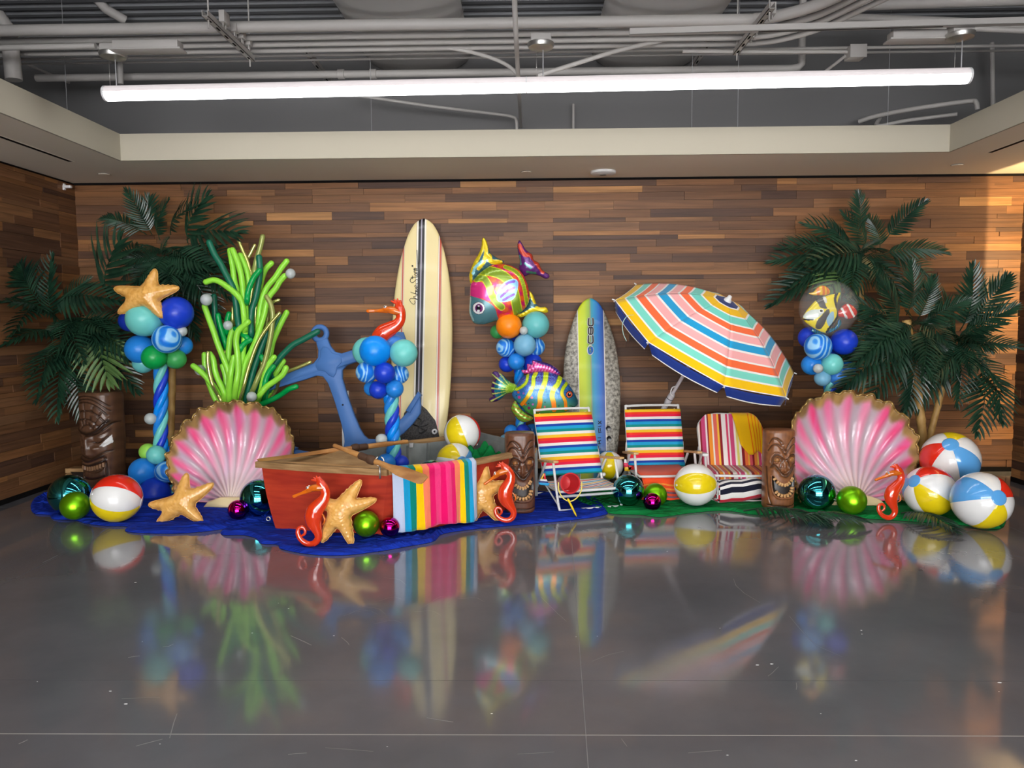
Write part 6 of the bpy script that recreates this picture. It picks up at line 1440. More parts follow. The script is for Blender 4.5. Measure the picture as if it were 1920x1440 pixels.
# ================================================================ shells
m_shell = vmat('shell_paint', .32, spec=.5, coat=.35); m_goldrim = noisemix('gold_rim', (176, 146, 84), (128, 98, 54), (30, 30, 30), 4, .3, .5, metal=.55, bumpst=.4)
def vnoise(a, seed):
    r = np.random.RandomState(seed); k = r.rand(256); i = np.floor(a).astype(int) % 256; f = a - np.floor(a); f = f * f * (3 - 2 * f); return k[i] * (1 - f) + k[(i + 1) % 256] * f
def shell(hinge, rim, Y, label, seed, lean=14, ribs=16):
    hx, hy = hinge; o, s = frame(hx, hy, Y)
    ang_ = np.array([math.atan2(hy - y, x - hx) for x, y in rim]); rad_ = np.array([math.hypot(x - hx, y - hy) for x, y in rim]) * s
    od = np.argsort(ang_); ang_, rad_ = ang_[od], rad_[od]
    a0, a1 = ang_[0], ang_[-1]; NA, NR = 220, 44
    th = np.linspace(a0, a1, NA); rm = np.interp(th, ang_, rad_); ker = np.ones(9) / 9; rm = np.convolve(np.pad(rm, 4, 'edge'), ker, 'valid')
    tn = (th - a0) / (a1 - a0); ph = tn * ribs * 2 * PI
    M = Matrix.Translation(o) @ Matrix.Rotation(R(-lean), 4, 'X')
    def pos(i, q, back=0.0):
        r = rm[i] * (q + .013 * q ** 6 * math.cos(ph[i]) + .008 * q ** 8 * math.sin(ph[i] * 2.3 + seed)); rib = .013 * q ** .8 * math.cos(ph[i]) * (1 if q > .1 else q * 10)
        y = .15 * math.sin(PI * min(1, q * .92)) ** .9 - .05 * q ** 5 - rib - .012 * q ** 10 * math.cos(ph[i] * 2 + 1) + back
        return Vector((r * math.cos(th[i]), y, r * math.sin(th[i])))
    qs = [.03 + .97 * (j / (NR - 1)) ** .9 for j in range(NR)]
    V = []; C_ = []
    nz = vnoise(tn * ribs * 3 + seed * 7, seed); hot = vnoise(tn * ribs * 1.0 + 3.3, seed + 5)
    for j, q in enumerate(qs):
        nz2 = vnoise(tn * 40 + q * 9, seed + 2)
        for i in range(NA):
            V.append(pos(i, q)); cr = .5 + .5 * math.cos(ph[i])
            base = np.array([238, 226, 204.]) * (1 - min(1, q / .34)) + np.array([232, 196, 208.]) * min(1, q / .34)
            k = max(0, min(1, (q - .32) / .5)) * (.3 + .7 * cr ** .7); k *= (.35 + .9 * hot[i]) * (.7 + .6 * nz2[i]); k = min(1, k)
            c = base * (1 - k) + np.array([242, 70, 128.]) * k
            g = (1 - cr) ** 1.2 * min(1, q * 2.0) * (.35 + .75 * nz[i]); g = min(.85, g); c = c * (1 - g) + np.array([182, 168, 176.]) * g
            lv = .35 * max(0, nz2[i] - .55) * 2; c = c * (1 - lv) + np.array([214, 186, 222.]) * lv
            edge = .875 + .018 * math.cos(ph[i]) + .05 * nz[i]
            if q > edge: kk = min(1, (q - edge) / .05); c = c * (1 - kk) + (np.array([150, 118, 70.]) * (.8 + .5 * nz2[i])) * kk
            C_.append(s2l(np.clip(c, 0, 255)))
    F = [(j * NA + i, j * NA + i + 1, (j + 1) * NA + i + 1, (j + 1) * NA + i) for j in range(NR - 1) for i in range(NA - 1)]
    n = len(V); B = [v + Vector((0, .014, 0)) for v in V]; F2 = [tuple(x + n for x in reversed(f)) for f in F]
    per = list(range(NA)) + [j * NA + NA - 1 for j in range(1, NR)] + [(NR - 1) * NA + i for i in range(NA - 2, -1, -1)] + [j * NA for j in range(NR - 2, 0, -1)]
    E = [(b, a, a + n, b + n) for a, b in zip(per, per[1:] + per[:1])]
    allV = [M @ v for v in V + B]; zmin = min(v.z for v in allV)
    lift = Vector((0, 0, max(0, .012 - zmin))); allV = [v + lift for v in allV]
    t = thing('giant_shell', (o.x, o.y, .0), label, 'shell', 'giant painted shells')
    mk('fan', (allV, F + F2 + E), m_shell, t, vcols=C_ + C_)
    mk('gold_rim', tube([M @ (pos(i, 1.0) + Vector((0, .006, 0))) + lift for i in range(0, NA, 1)], .009, 8), m_goldrim, t)
    hw_ = 34 * s; hp = M @ Vector((0, .03, .012)) + lift
    pts = [(-hw_ * 1.5, -.0), (-hw_ * 1.2, .05), (-hw_ * .5, .085), (hw_ * .5, .085), (hw_ * 1.2, .05), (hw_ * 1.5, -.0)]
    mk('hinge', xf(ext(pts, .05, .012), Matrix.Translation((o.x, o.y + .01, .012))), mat('shell_cream', (236, 216, 166), .35, coat=.3), t, autosmooth=60)
    return t
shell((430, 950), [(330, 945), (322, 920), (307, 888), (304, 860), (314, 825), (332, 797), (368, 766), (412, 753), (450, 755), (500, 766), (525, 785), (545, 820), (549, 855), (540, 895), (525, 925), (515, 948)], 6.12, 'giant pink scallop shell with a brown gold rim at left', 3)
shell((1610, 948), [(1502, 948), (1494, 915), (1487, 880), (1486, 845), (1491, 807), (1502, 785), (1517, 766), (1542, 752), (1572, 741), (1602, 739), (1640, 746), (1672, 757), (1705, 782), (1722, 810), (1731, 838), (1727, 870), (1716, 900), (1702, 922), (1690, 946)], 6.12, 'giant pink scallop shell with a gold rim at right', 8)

# ================================================================ tikis
m_tiki = vmat('tiki_wood', .38, spec=.45, coat=.25); m_tooth = noisemix('tiki_tooth', (222, 176, 120), (190, 140, 88), (40, 40, 40), 3, .4)
STAIN = []
def tiki_body(cfun, wpx, hpx, s, relief, colf, NU=150, NV=190, sq=.72, taper=None):
    """carved post: front relief from a function of crop coordinates; returns verts (base centre origin)"""
    hw, hh = wpx * s / 2, hpx * s; V = []; X = []; Z = []; A = []
    for j in range(NV):
        v = j / (NV - 1)
        for i in range(NU):
            a = 2 * PI * i / NU - PI / 2; c, sn = math.cos(a), math.sin(a)
            x = math.copysign(abs(c) ** sq, c); y = math.copysign(abs(sn) ** sq, sn)
            X.append(x); Z.append(v); A.append((x, y))
    X = np.array(X); Z = np.array(Z); A = np.array(A)
    front = A[:, 1] < 0.15
    d = np.zeros(len(X)); d[front] = relief(X[front], Z[front]) * np.clip((.15 - A[front, 1]) / .35, 0, 1)
    cols = colf(X, Z, d, front)
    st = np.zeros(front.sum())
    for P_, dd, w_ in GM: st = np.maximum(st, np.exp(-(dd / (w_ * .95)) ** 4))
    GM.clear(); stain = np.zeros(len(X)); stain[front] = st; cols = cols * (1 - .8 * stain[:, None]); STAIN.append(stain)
    tp = np.ones(len(Z)) if taper is None else taper(Z)
    rnd_ = np.clip(np.minimum(Z, 1 - Z) / .03, 0, 1) ** .5 * .1 + .9
    k = (1 + d) * tp * rnd_
    V = [Vector((A[i, 0] * hw * tp[i] * rnd_[i] * (1 + d[i] * .25), A[i, 1] * hw * .92 * max(.55, k[i]), Z[i] * hh)) for i in range(len(X))]
    F = [(j * NU + i, j * NU + (i + 1) % NU, (j + 1) * NU + (i + 1) % NU, (j + 1) * NU + i) for j in range(NV - 1) for i in range(NU)]
    F += [tuple(range(NU - 1, -1, -1)), tuple(range((NV - 1) * NU, NV * NU))]
    return V, F, cols
GM = []
def gr(P, pts, w, dep):
    q = [(p.x, p.y) for p in cat_rom([Vector((a, b, 0)) for a, b in pts], 5)] if len(pts) > 2 else pts
    d = seg_dist(P, q, False)
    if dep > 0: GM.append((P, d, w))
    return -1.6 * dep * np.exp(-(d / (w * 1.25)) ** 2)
def reg(P, pts, w, dep):
    q = [(p.x, p.y) for p in cat_rom([Vector((a, b, 0)) for a, b in pts], 5, closed=True)]; ins = inside(P, q); d = seg_dist(P, q); return np.where(ins, dep * np.clip(d / w, 0, 1), 0)
# smiling tiki in crop units: x 140..615, y 120..1390
MOUTH = [(238, 835), (300, 905), (360, 950), (420, 965), (480, 940), (540, 880), (580, 810), (598, 900), (596, 1010), (570, 1110), (520, 1165), (420, 1180), (320, 1165), (260, 1090), (236, 960)]
def sm_xy(X, Z): return np.stack([378 + X * 238, 1390 - Z * 1270], 1)
def sm_rel(X, Z):
    P = sm_xy(X, Z); d = np.zeros(len(X))
    for g in ([(185, 330), (230, 250), (300, 250), (365, 320), (432, 440)], [(640, 250), (590, 225), (530, 250), (480, 340), (432, 440)]): d += gr(P, g, 9, .07)
    for g in ([(175, 440), (230, 350), (310, 345), (380, 425), (430, 505)], [(640, 350), (580, 335), (520, 370), (470, 440), (430, 505)]): d += gr(P, g, 9, .08)
    d += reg(P, [(205, 640), (215, 520), (260, 455), (340, 465), (425, 560), (520, 450), (590, 450), (625, 520), (625, 640), (560, 690), (500, 740), (430, 835), (350, 740), (300, 690)], 22, -.11)
    for g in ([(232, 650), (240, 545), (295, 495), (360, 520), (400, 575), (365, 640), (345, 710)], [(600, 640), (600, 530), (545, 490), (490, 515), (450, 570), (480, 640), (500, 710)]): q = [(a, b) for a, b in g]; d += -gr(P, g, 13, .075)
    for c in ((300, 590), (535, 575)): d += .10 * np.exp(-(np.hypot((P[:, 0] - c[0]) / 40, (P[:, 1] - c[1]) / 42)) ** 4)
    for g in ([(250, 600), (290, 548), (345, 560), (345, 605), (255, 612)], [(490, 580), (520, 535), (575, 545), (580, 590)]): d += gr(P, g, 6, .06)
    d += .17 * np.exp(-((P[:, 0] - 422) / 26) ** 2) * np.clip((P[:, 1] - 560) / 80, 0, 1) * np.clip((800 - P[:, 1]) / 40, 0, 1)
    for x, y in ((375, 725), (470, 725), (422, 740)): d += .11 * np.exp(-(np.hypot(P[:, 0] - x, P[:, 1] - y) / 26) ** 2)
    d += -gr(P, [(215, 700), (265, 670), (320, 735), (430, 845), (520, 750), (570, 680), (610, 690)], 16, .06)
    d += gr(P, [(208, 690), (262, 650), (326, 712), (430, 815), (512, 730), (570, 655), (615, 675)], 8, .06)
    d += reg(P, MOUTH, 26, -.26)
    d += gr(P, [(225, 850), (228, 1000), (262, 1120), (330, 1190), (430, 1200), (530, 1190), (590, 1120), (612, 1000), (610, 850)], 9, -.05)
    d += gr(P, [(180, 1310), (300, 1325), (430, 1330), (560, 1318), (640, 1280)], 9, .06)
    d += gr(P, [(160, 700), (170, 900), (190, 1150), (230, 1300)], 9, .04)
    return d
def tiki_cols(base, xy, mouthpoly, extra=None):
    def f(X, Z, d, front):
        P = xy(X, Z); n = np.sin(P[:, 1] * .05 + 2 * np.sin(P[:, 0] * .02)) * .5 + np.sin(P[:, 0] * .11 + P[:, 1] * .013) * .5
        C_ = L3(base[0])[None, :] * (1 - (.5 + .5 * n)[:, None]) + L3(base[1])[None, :] * (.5 + .5 * n)[:, None]
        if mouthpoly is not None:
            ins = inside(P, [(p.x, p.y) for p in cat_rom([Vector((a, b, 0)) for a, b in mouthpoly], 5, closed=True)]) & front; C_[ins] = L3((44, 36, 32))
        if extra: extra(P, C_, front)
        return C_
    return f
def smext(P, C_, front):
    for c in ((300, 585), (535, 572)): C_[(np.hypot((P[:, 0] - c[0]) / 40, (P[:, 1] - c[1]) / 36) < 1) & front] = L3((168, 112, 58))
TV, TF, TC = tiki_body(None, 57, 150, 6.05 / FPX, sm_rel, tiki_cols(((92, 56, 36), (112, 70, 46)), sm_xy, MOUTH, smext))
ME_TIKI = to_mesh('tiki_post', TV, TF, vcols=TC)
TVb, TFb, TCb = TV, TF, tiki_cols(((118, 72, 42), (146, 92, 54)), sm_xy, MOUTH, smext)
def tiki(px, py, hpx, label, rz, light):
    g = fl(px, py, .012); Y = g.y + .12; sc = (hpx * Y / FPX) / (150 * 6.05 / FPX)
    t = thing('tiki_statue', (g.x, Y, .012), label, 'tiki statue', 'carved wooden tikis')
    M = TM(Vector((g.x, Y, .012)), rz) @ Matrix.Scale(sc, 4)
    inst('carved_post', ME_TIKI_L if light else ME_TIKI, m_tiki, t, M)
    hw, hh = 57 * 6.05 / FPX / 2, 150 * 6.05 / FPX
    def on(x, y, dep):
        X = (x - 378) / 238; Zz = (1390 - y) / 1270; yy = -(max(0, 1 - abs(X) ** (2 / .72))) ** (.72 / 2) * hw * .92 * (1 - dep); return Vector((X * hw, yy, Zz * hh))
    def teeth(line, n, w_, h_, dep, up):
        L_ = cat_rom([Vector((a, b, 0)) for a, b in line], 8)
        for k in range(n):
            q = L_[int((k + .5) / n * (len(L_) - 1))]; r_ = L_[min(len(L_) - 1, int((k + .5) / n * (len(L_) - 1)) + 1)]; an = math.atan2(-(r_.y - q.y), r_.x - q.x)
            p = on(q.x, q.y, dep); X = (q.x - 378) / 238
            mk('tooth', xf(rbox(-w_, w_, -.012, .012, -h_, h_, .004, 1), M @ Matrix.Translation(p) @ Matrix.Rotation(X * .8, 4, 'Z') @ Matrix.Rotation(-an, 4, 'Y')), m_tooth, t, autosmooth=30)
    teeth([(262, 868), (315, 935), (370, 972), (425, 984), (480, 960), (525, 912), (550, 860)], 9, .0089, .0140, .05, True)
    teeth([(290, 1085), (345, 1138), (420, 1156), (490, 1142), (540, 1085), (556, 1010)], 8, .0093, .0135, .07, False)
    return t
ME_TIKI_L = to_mesh('tiki_post', TVb, TFb, vcols=TCb(*(lambda n: (np.array([0.0]), np.array([0.0]), None, None))(0)) if False else None)
_X = np.array([math.copysign(abs(math.cos(2 * PI * i / 150 - PI / 2)) ** .72, math.cos(2 * PI * i / 150 - PI / 2)) for j in range(190) for i in range(150)]); _Z = np.array([j / 189 for j in range(190) for i in range(150)]); _Fr = np.array([math.sin(2 * PI * i / 150 - PI / 2) < .15 for j in range(190) for i in range(150)])
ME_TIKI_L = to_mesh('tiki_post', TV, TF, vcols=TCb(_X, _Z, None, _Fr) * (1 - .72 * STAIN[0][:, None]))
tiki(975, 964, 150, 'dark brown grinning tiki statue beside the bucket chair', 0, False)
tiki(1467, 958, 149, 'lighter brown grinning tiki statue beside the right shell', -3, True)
# tall scowling tiki at left, crop units x 75..585, y 110..1480
def sc_xy(X, Z): return np.stack([330 + X * 255, 1500 - Z * 1390], 1)
def sc_rel(X, Z):
    P = sc_xy(X, Z); d = np.zeros(len(X))
    for g in ([(60, 290), (200, 245), (330, 255), (450, 320), (540, 420)], [(100, 380), (220, 360), (340, 365), (430, 420), (520, 520)], [(120, 490), (230, 470), (330, 485), (400, 540), (440, 580)], [(170, 590), (250, 550), (320, 560), (370, 610)], [(60, 200), (250, 160), (400, 185), (560, 300)], [(60, 240), (250, 200), (400, 230), (560, 360)]): d += gr(P, g, 7, .05)
    for a, b in (((118, 300), (210, 560)), ((240, 260), (252, 545)), ((380, 290), (300, 545)), ((480, 370), (355, 590)), ((540, 470), (400, 600))): d += gr(P, [a, b], 6, .05)
    d += -gr(P, [(90, 590), (180, 640), (290, 660), (420, 620), (540, 490)], 20, .07)
    d += gr(P, [(90, 650), (200, 685), (310, 690), (440, 650), (580, 520)], 10, .08)
    d += reg(P, [(110, 700), (235, 690), (240, 850), (130, 850)], 25, -.1); d += reg(P, [(325, 700), (450, 660), (570, 600), (570, 760), (430, 850), (330, 830)], 25, -.12)
    d += .08 * np.exp(-(np.hypot((P[:, 0] - 420) / 70, (P[:, 1] - 720) / 45)) ** 2) + .07 * np.exp(-(np.hypot((P[:, 0] - 180) / 50, (P[:, 1] - 740) / 40)) ** 2)
    d += gr(P, [(330, 780), (420, 790), (530, 710)], 7, .07)
    d += .24 * np.exp(-((P[:, 0] - 275) / 34) ** 2) * np.clip((P[:, 1] - 680) / 60, 0, 1) * np.clip((990 - P[:, 1]) / 40, 0, 1)
    for x, y in ((365, 870), (200, 880)): d += .13 * np.exp(-(np.hypot(P[:, 0] - x, P[:, 1] - y) / 42) ** 2)
    d += -gr(P, [(135, 1000), (250, 1040), (360, 1010), (480, 960)], 20, .08); d += gr(P, [(130, 960), (260, 1005), (370, 975), (470, 925), (560, 900)], 8, .06)
    d += -gr(P, [(140, 1080), (270, 1100), (380, 1070), (490, 1030)], 16, .07)
    d += reg(P, [(150, 1095), (280, 1120), (400, 1080), (490, 1050), (480, 1140), (390, 1200), (260, 1205), (170, 1170)], 15, -.08)
    d += gr(P, [(500, 1000), (510, 1150), (500, 1400)], 10, .05); d += gr(P, [(130, 1130), (160, 1300), (180, 1450)], 10, .05); d += gr(P, [(150, 1270), (300, 1290), (480, 1250)], 10, .05)
    return d
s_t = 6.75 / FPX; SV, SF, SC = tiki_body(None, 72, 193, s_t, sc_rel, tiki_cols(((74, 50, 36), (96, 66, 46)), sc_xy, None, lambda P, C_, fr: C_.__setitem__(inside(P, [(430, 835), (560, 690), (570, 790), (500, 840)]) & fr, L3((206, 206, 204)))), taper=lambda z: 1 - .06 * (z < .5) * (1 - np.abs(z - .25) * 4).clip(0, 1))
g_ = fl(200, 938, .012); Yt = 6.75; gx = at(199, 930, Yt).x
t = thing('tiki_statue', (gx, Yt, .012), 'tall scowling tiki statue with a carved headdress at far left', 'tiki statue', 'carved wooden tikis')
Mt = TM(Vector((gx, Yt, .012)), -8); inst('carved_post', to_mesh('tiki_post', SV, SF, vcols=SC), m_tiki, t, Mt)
mk('rim', lathe([(.13, 0), (.166, .0), (.17, .012), (.16, .016), (.13, .012)], 40, Mt @ Matrix.Translation((0, 0, 193 * s_t - .016)) @ Matrix.Diagonal((1, .92, 1, 1))), mat('tiki_rim', (84, 58, 40), .4, coat=.2), t, autosmooth=40)
for k in range(9):
    x = 175 + k * 37; y = 1128 + 30 * math.sin(PI * k / 8) - k * 5; X = (x - 330) / 255; hw = 72 * s_t / 2
    p = Vector((X * hw, -(1 - abs(X) ** 2.78) ** .36 * hw * .92 * .96, (1500 - y) / 1390 * 193 * s_t)); mk('tooth', xf(rbox(-.0108, .0108, -.012, .01, -.02, .02, .004, 1), Mt @ Matrix.Translation(p) @ Matrix.Rotation(X * .8, 4, 'Z')), m_tooth if False else mat('tiki_tooth_dark', (132, 96, 66), .4, coat=.2), t, autosmooth=30)

# ================================================================ palms
m_leaf = noisemix('palm_leaf', (20, 46, 34), (38, 70, 50), (9, 9, 9), 3, .28, .5); m_leaf2 = noisemix('palm_leaf_pale', (74, 104, 56), (96, 126, 70), (9, 9, 9), 3, .4, .5)
m_trunk = noisemix('bamboo_trunk', (196, 158, 96), (160, 120, 64), (14, 14, 8), 4, .5, .4); m_trunk2 = noisemix('brown_trunk', (168, 108, 58), (132, 82, 44), (14, 14, 8), 4, .5, .4); m_rach = mat('frond_stem', (86, 96, 52), .5)
def frond_mesh(seed, n=20, droop=.25, wid=.34, nar=.021):
    """unit frond along +x, leaf plane xy, drooping to -z; each leaflet a folded blade"""
    rr = random.Random(seed); V = []; F = []
    P = [Vector((x, 0, -droop * x ** 2.2 + .10 * math.sin(PI * x))) for x in np.linspace(0, 1, 12)]
    v, f = tube(P, [.011, .003], 5); V += v; F += f
    for k in range(n):
        t = .16 + .84 * k / (n - 1); x = t; z = -droop * x ** 2.2 + .10 * math.sin(PI * x)
        for sd in (-1, 1):
            L_ = wid * (math.sin(PI * (.12 + .80 * t)) ** .7) * rr.uniform(.85, 1.12); fw = .55 + .75 * t ** 2; an = rr.uniform(-.08, .08)
            d = Vector((fw, sd * (1.0 - .55 * t ** 2 if k < n - 1 else .25), rr.uniform(-.12, .06))).normalized(); d.rotate(Euler((0, 0, an)))
            up = Vector((0, 0, 1)); sdv = d.cross(up).normalized(); up2 = sdv.cross(d); b = len(V); NS = 5
            for i in range(NS + 1):
                q = i / NS; w_ = nar * math.sin(PI * (.10 + .88 * q)) ** .8 * (1 - .35 * q) if i < NS else .0012; p = Vector((x, 0, z)) + d * (L_ * q) - up * (.22 * L_ * q * q)
                V += [p - sdv * w_ + up2 * w_ * .35, p - up2 * w_ * .25, p + sdv * w_ + up2 * w_ * .35]
            for i in range(NS):
                a = b + 3 * i; F += [(a, a + 1, a + 4, a + 3), (a + 1, a + 2, a + 5, a + 4)]
    return V, F
FR_ME = [to_mesh('frond', *frond_mesh(1, 17, .2, .36, .028)), to_mesh('frond', *frond_mesh(2, 16, .45, .4, .028)), to_mesh('frond', *frond_mesh(3, 18, .1, .38, .026)), to_mesh('frond', *frond_mesh(4, 13, .3, .44, .032))]
FR_FAN = to_mesh('frond', *frond_mesh(9, 10, .15, .66, .045)); FR_FLAT = to_mesh('frond', *frond_mesh(12, 16, .02, .36, .026))
for m_ in FR_ME + [FR_FAN, FR_FLAT]: shade_angle(m_, 30)
frn = random.Random(21)
def frond(parent, b, tp, Y, dY, v=None, roll=0, m=None, name='frond'):
    p = at(*b, Y); q = at(*tp, Y + dY); d = q - p; L_ = d.length; x = d.normalized(); n = Vector((0, -.75, .65)); n = (n - x * n.dot(x)).normalized(); y = n.cross(x)
    B = Matrix((x, y, n)).transposed().to_4x4(); B.translation = p
    me = v if v is not None and not isinstance(v, int) else FR_ME[v if v is not None else frn.randrange(4)]
    return inst(name, me, m or m_leaf, parent, B @ Matrix.Rotation(R(roll), 4, 'X') @ Matrix.Scale(L_, 4))
def trunk(parent, pts, Y, r, m, name='trunk', zbase=None):
    P = [at(x, y, Y + dy) for x, y, dy in pts]
    if zbase is not None: P.append(Vector((P[-1].x + (P[-1].x - P[-2].x) * .3, P[-1].y, zbase)))
    Q = cat_rom(P, 10); rr = [r * (1 + (.14 if i % 7 == 0 else 0)) for i in range(len(Q))]
    tr = mk(name, tube(Q, rr, 14, cap='flat'), m, parent)
    return tr
def palm(name, Y, base_px, label, trunks, fronds, crown, extra=16, spread=70, droopmix=True, pot=True):
    b = at(base_px, 880, Y); t = thing('palm_tree', (b.x, Y, 0), label, 'palm tree', 'artificial palm trees')
    for pts, r, m in trunks: trunk(t, pts, Y, r, m, zbase=.06)
    if pot:
        mk('pot', lathe([(.11, 0), (.13, .02), (.15, .16), (.16, .17), (.14, .17), (1e-6, .15)], 24, Matrix.Translation((b.x, Y, 0))), mat('pot_dark', (46, 38, 32), .6), t, autosmooth=40)
    for f in fronds: frond(t, f[0], f[1], Y, *(f[2:] if len(f) > 2 else (frn.uniform(-.25, .05),)))
    cx, cy = crown
    for k in range(extra):
        a = 2 * PI * k / extra + frn.uniform(-.2, .2); L_ = spread * frn.uniform(.65, 1.0); dx, dy_ = math.cos(a) * L_, -math.sin(a) * L_ * .62 + 18
        frond(t, (cx + dx * .08 + frn.uniform(-12, 12), cy + dy_ * .08 + frn.uniform(-10, 10)), (cx + dx, cy + dy_), Y, frn.uniform(-.42, .0), roll=frn.uniform(-30, 30))
    return t
palm('a', 6.98, 166, 'artificial palm tree in the left corner behind the scowling tiki',
     [([(150, 650, 0), (160, 700, 0), (170, 790, 0)], .03, m_trunk), ([(176, 640, .1), (178, 700, .1), (178, 800, .1)], .028, m_trunk2)],
     [((95, 590), (30, 498), -.5, 2), ((115, 605), (0, 556), -.6, 2), ((120, 630), (8, 625), -.6, 0), ((205, 560), (205, 460), -.35, FR_FAN, 25), ((130, 640), (55, 700), -.5, 1), ((140, 650), (85, 740), -.45, 1), ((160, 620), (235, 700), -.2, 1), ((185, 620), (196, 700), -.3, FR_FAN, 0, m_leaf2), ((100, 570), (215, 548), -.3, 0), ((140, 680), (152, 775), -.2, 1), ((110, 600), (70, 510), -.3), ((150, 640), (220, 590), -.2), ((120, 580), (150, 520), .0), ((150, 640), (100, 690), -.3), ((90, 580), (20, 590), -.55), ((170, 620), (240, 650), -.25), ((130, 660), (60, 660), -.5, 1)],
     (148, 605), 14, 62)
palm('b', 7.2, 322, 'artificial palm tree behind the left balloon column',
     [([(318, 500, 0), (322, 600, 0), (323, 720, 0), (320, 820, 0)], .032, m_trunk)],
     [((275, 440), (195, 405)), ((285, 440), (248, 372)), ((300, 450), (300, 380)), ((352, 455), (372, 372), -.2, FR_FAN), ((350, 450), (432, 425), -.2, FR_FAN), ((340, 470), (446, 478)), ((280, 470), (205, 470)), ((330, 490), (395, 560), -.2, 1), ((320, 500), (350, 605), -.2, 1), ((290, 500), (245, 590), -.2, 1), ((300, 500), (300, 600), -.2, 1), ((340, 470), (410, 520)), ((270, 460), (215, 520)), ((320, 440), (340, 375)), ((285, 430), (275, 375), -.1, FR_FAN)],
     (312, 480), 18, 85)
palm('c', 7.2, 1616, 'artificial palm tree behind the clear bubble balloon',
     [([(1612, 520, 0), (1616, 620, 0), (1617, 720, 0), (1614, 820, 0)], .03, m_trunk)],
     [((1590, 490), (1470, 465)), ((1590, 500), (1472, 525), -.2, 1), ((1600, 470), (1530, 408)), ((1608, 440), (1612, 365), -.1, 2), ((1660, 450), (1725, 378), -.2, 0), ((1650, 480), (1768, 460), -.2, 0), ((1660, 480), (1755, 500), -.2, 1), ((1590, 500), (1560, 535), -.3, FR_FAN, 0, m_leaf2), ((1600, 490), (1500, 500), -.2, 1), ((1650, 470), (1640, 400)), ((1620, 470), (1600, 400), -.1, 3), ((1640, 500), (1700, 540), -.2, 1), ((1580, 480), (1490, 440)), ((1590, 480), (1560, 420))],
     (1615, 480), 14, 80)
palm('d', 6.8, 1728, 'artificial palm tree behind the right shell with a pale trunk',
     [([(1700, 600, 0), (1716, 700, 0), (1726, 780, 0), (1732, 850, 0)], .036, m_trunk)],
     [((1690, 620), (1600, 560), .0, 2), ((1700, 590), (1715, 500), -.2, 2), ((1680, 600), (1596, 620), .05, 0), ((1690, 640), (1585, 655), -.1, 0), ((1720, 600), (1752, 530), -.2), ((1680, 620), (1606, 585), .05, 2), ((1690, 640), (1590, 710), -.3, 0), ((1700, 650), (1650, 720), -.3, 1), ((1710, 650), (1720, 745), -.3, 1), ((1700, 640), (1760, 690), -.3, 1), ((1680, 620), (1660, 530), -.2, 2), ((1700, 620), (1620, 660), -.35, 0), ((1730, 610), (1810, 560), -.2)],
     (1712, 615), 14, 80)
palm('e', 6.95, 1742, 'slender artificial palm tree leaning behind the beach ball stack',
     [([(1775, 680, 0), (1765, 735, 0), (1748, 800, 0), (1738, 850, 0)], .028, m_trunk)],
     [((1800, 620), (1835, 512), -.25, 0), ((1810, 620), (1885, 525), -.25, 2), ((1800, 640), (1895, 575), -.3, 2), ((1800, 650), (1905, 640), -.3, 0), ((1800, 660), (1885, 700), -.35, 1), ((1840, 700), (1850, 785), -.4, 3), ((1840, 690), (1892, 765), -.4, 3), ((1780, 650), (1725, 740), -.3, 1), ((1790, 640), (1750, 540), -.2, 2), ((1790, 650), (1815, 730), -.3, 1), ((1790, 640), (1870, 600), -.3), ((1800, 650), (1850, 640), -.35)],
     (1790, 640), 12, 80)
def floor_frond(b, tp, label, z=.03):
    p = fl(*b, z); q = fl(*tp, z + .01); d = q - p; x = d.normalized(); n = Vector((0, 0, 1)); n = (n - x * n.dot(x)).normalized(); y = n.cross(x); B = Matrix((x, y, n)).transposed().to_4x4(); B.translation = p
    o = inst('palm_frond', FR_FLAT, m_leaf, None, B @ Matrix.Scale(d.length, 4)); tag(o, label, 'palm frond', 'loose palm fronds on the floor')
floor_frond((1395, 958), (1545, 978), 'loose palm frond lying before the right tiki'); floor_frond((1480, 972), (1620, 975), 'loose palm frond lying before the green bauble', .04); floor_frond((1690, 962), (1790, 992), 'loose palm frond lying before the beach ball stack')
cp = at(152, 900, 6.95)
cr_ = thing('wooden_crate', (cp.x, 6.98, 0), 'small plain wooden crate behind the scowling tiki', 'crate')
for k in range(4): mk('slat', rbox(cp.x - .09, cp.x + .12, 6.86, 6.875, .005 + k * .05, .05 + k * .05, .003, 1), m_wood, cr_, smooth=False)
mk('crate_box', box(cp.x - .085, cp.x + .115, 6.876, 7.0, .005, .195), m_wood, cr_, smooth=False)

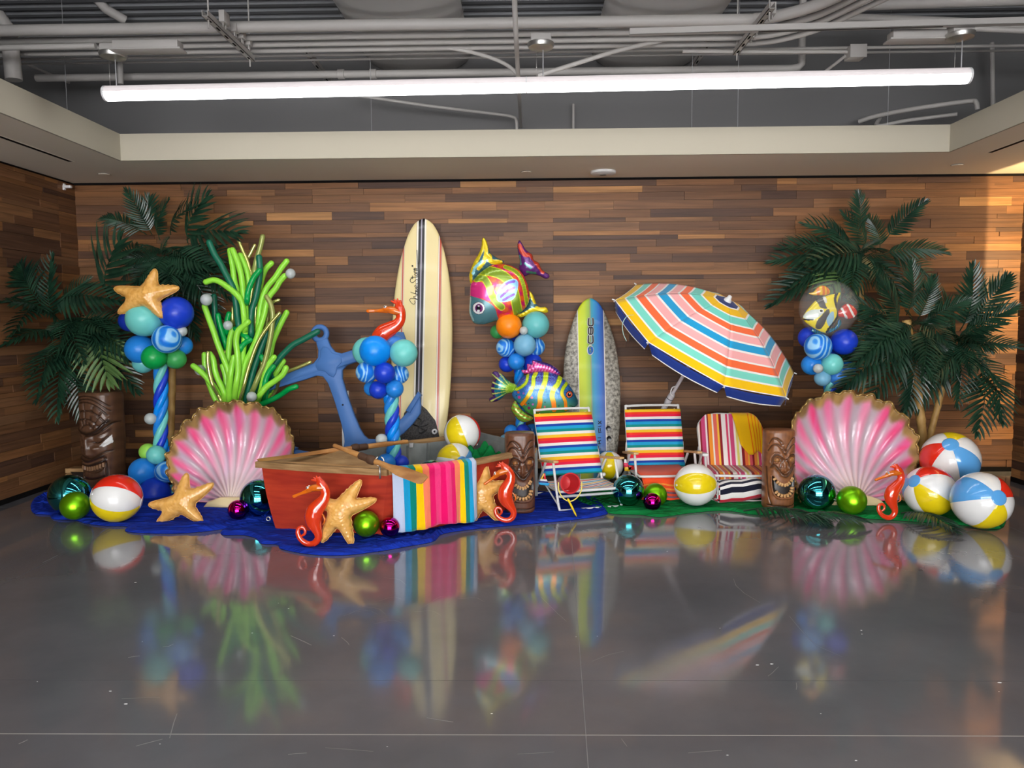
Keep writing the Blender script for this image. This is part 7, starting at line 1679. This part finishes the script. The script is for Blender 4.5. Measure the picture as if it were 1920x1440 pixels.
# ================================================================ cloths on the floor
def cloth(outline_px, m, label, seed, amp=.018, base=.010):
    out = [(fl(*p).x, fl(*p).y) for p in outline_px]; P_ = cat_rom([Vector((x, y, 0)) for x, y in out], 6, closed=True)
    rr = random.Random(seed)
    P, T, isb = tri2d([(p.x, p.y) for p in P_], .013); d = seg_dist(P, [(p.x, p.y) for p in P_])
    z = np.zeros(len(P)); 
    for k in range(9):
        a = rr.uniform(-.5, .5); f = rr.uniform(7, 22); ph = rr.uniform(0, 6.28); dx, dy = math.sin(a), math.cos(a); q = P[:, 0] * dx + P[:, 1] * dy; l = P[:, 0] * dy - P[:, 1] * dx
        z += (1 - np.abs(np.sin(q * f + 1.2 * np.sin(l * rr.uniform(1.5, 4) + ph) + ph))) ** 3 * (.5 + .5 * np.sin(l * rr.uniform(1, 3) + ph))
    z = base + amp * np.clip(z / 2.2, 0, 1.6) * np.clip(d / .05, .25, 1); edge = .010 * np.exp(-((d - .03) / .02) ** 2); wob = .02 * np.sin(P[:, 0] * 5 + seed) + .012 * np.sin(P[:, 0] * 13 + P[:, 1] * 7); z = z + edge + .026 * (1 - np.abs(np.sin((d + wob) * 46))) ** 1.5 * (.3 + .7 * np.exp(-d / .2)) * np.clip(d / .03, 0, 1) * (.6 + .4 * np.sin(P[:, 0] * 3.1 + seed * 2)); z[isb] = .003
    n = len(P); V = [Vector((p[0], p[1], zz)) for p, zz in zip(P, z)]; F = []
    for t_ in T:
        a, b, c = t_
        if (P[b][0] - P[a][0]) * (P[c][1] - P[a][1]) - (P[c][0] - P[a][0]) * (P[b][1] - P[a][1]) < 0: b, c = c, b
        F.append((a, b, c))
    B = [Vector((p[0], p[1], .0008)) for p in P]; F += [(c + n, b + n, a + n) for a, b, c in F]
    return tag(mk('floor_cloth', (V + B, F), m), label, 'cloth', 'crumpled cloths under the display')
cloth([(62, 940), (100, 928), (200, 925), (330, 926), (430, 925), (520, 928), (560, 935), (545, 962), (500, 976), (450, 986), (410, 994), (335, 1001), (262, 1000), (235, 996), (238, 988), (200, 987), (160, 982), (140, 976), (100, 974), (92, 966), (62, 962)], m_bcl, 'royal blue cloth under the left shell and starfish', 1, .012)
cloth([(420, 1004), (418, 996), (470, 986), (530, 972), (600, 965), (700, 950), (850, 940), (1000, 925), (1100, 930), (1138, 958), (1125, 968), (1060, 977), (960, 986), (880, 994), (830, 1002), (812, 1016), (760, 1026), (700, 1036), (640, 1042), (580, 1040), (528, 1030), (520, 1022), (490, 1020), (480, 1010), (455, 1004)], m_bcl, 'royal blue cloth in front of the boat and middle tiki', 2, .014)
cloth([(1080, 938), (1120, 915), (1250, 905), (1400, 905), (1600, 910), (1800, 915), (1870, 925), (1882, 988), (1800, 985), (1740, 980), (1640, 974), (1560, 968), (1480, 962), (1420, 966), (1360, 958), (1300, 962), (1238, 970), (1200, 966), (1150, 964), (1118, 955)], m_gcl, 'green cloth under the beach chairs and right shell', 3, .013)
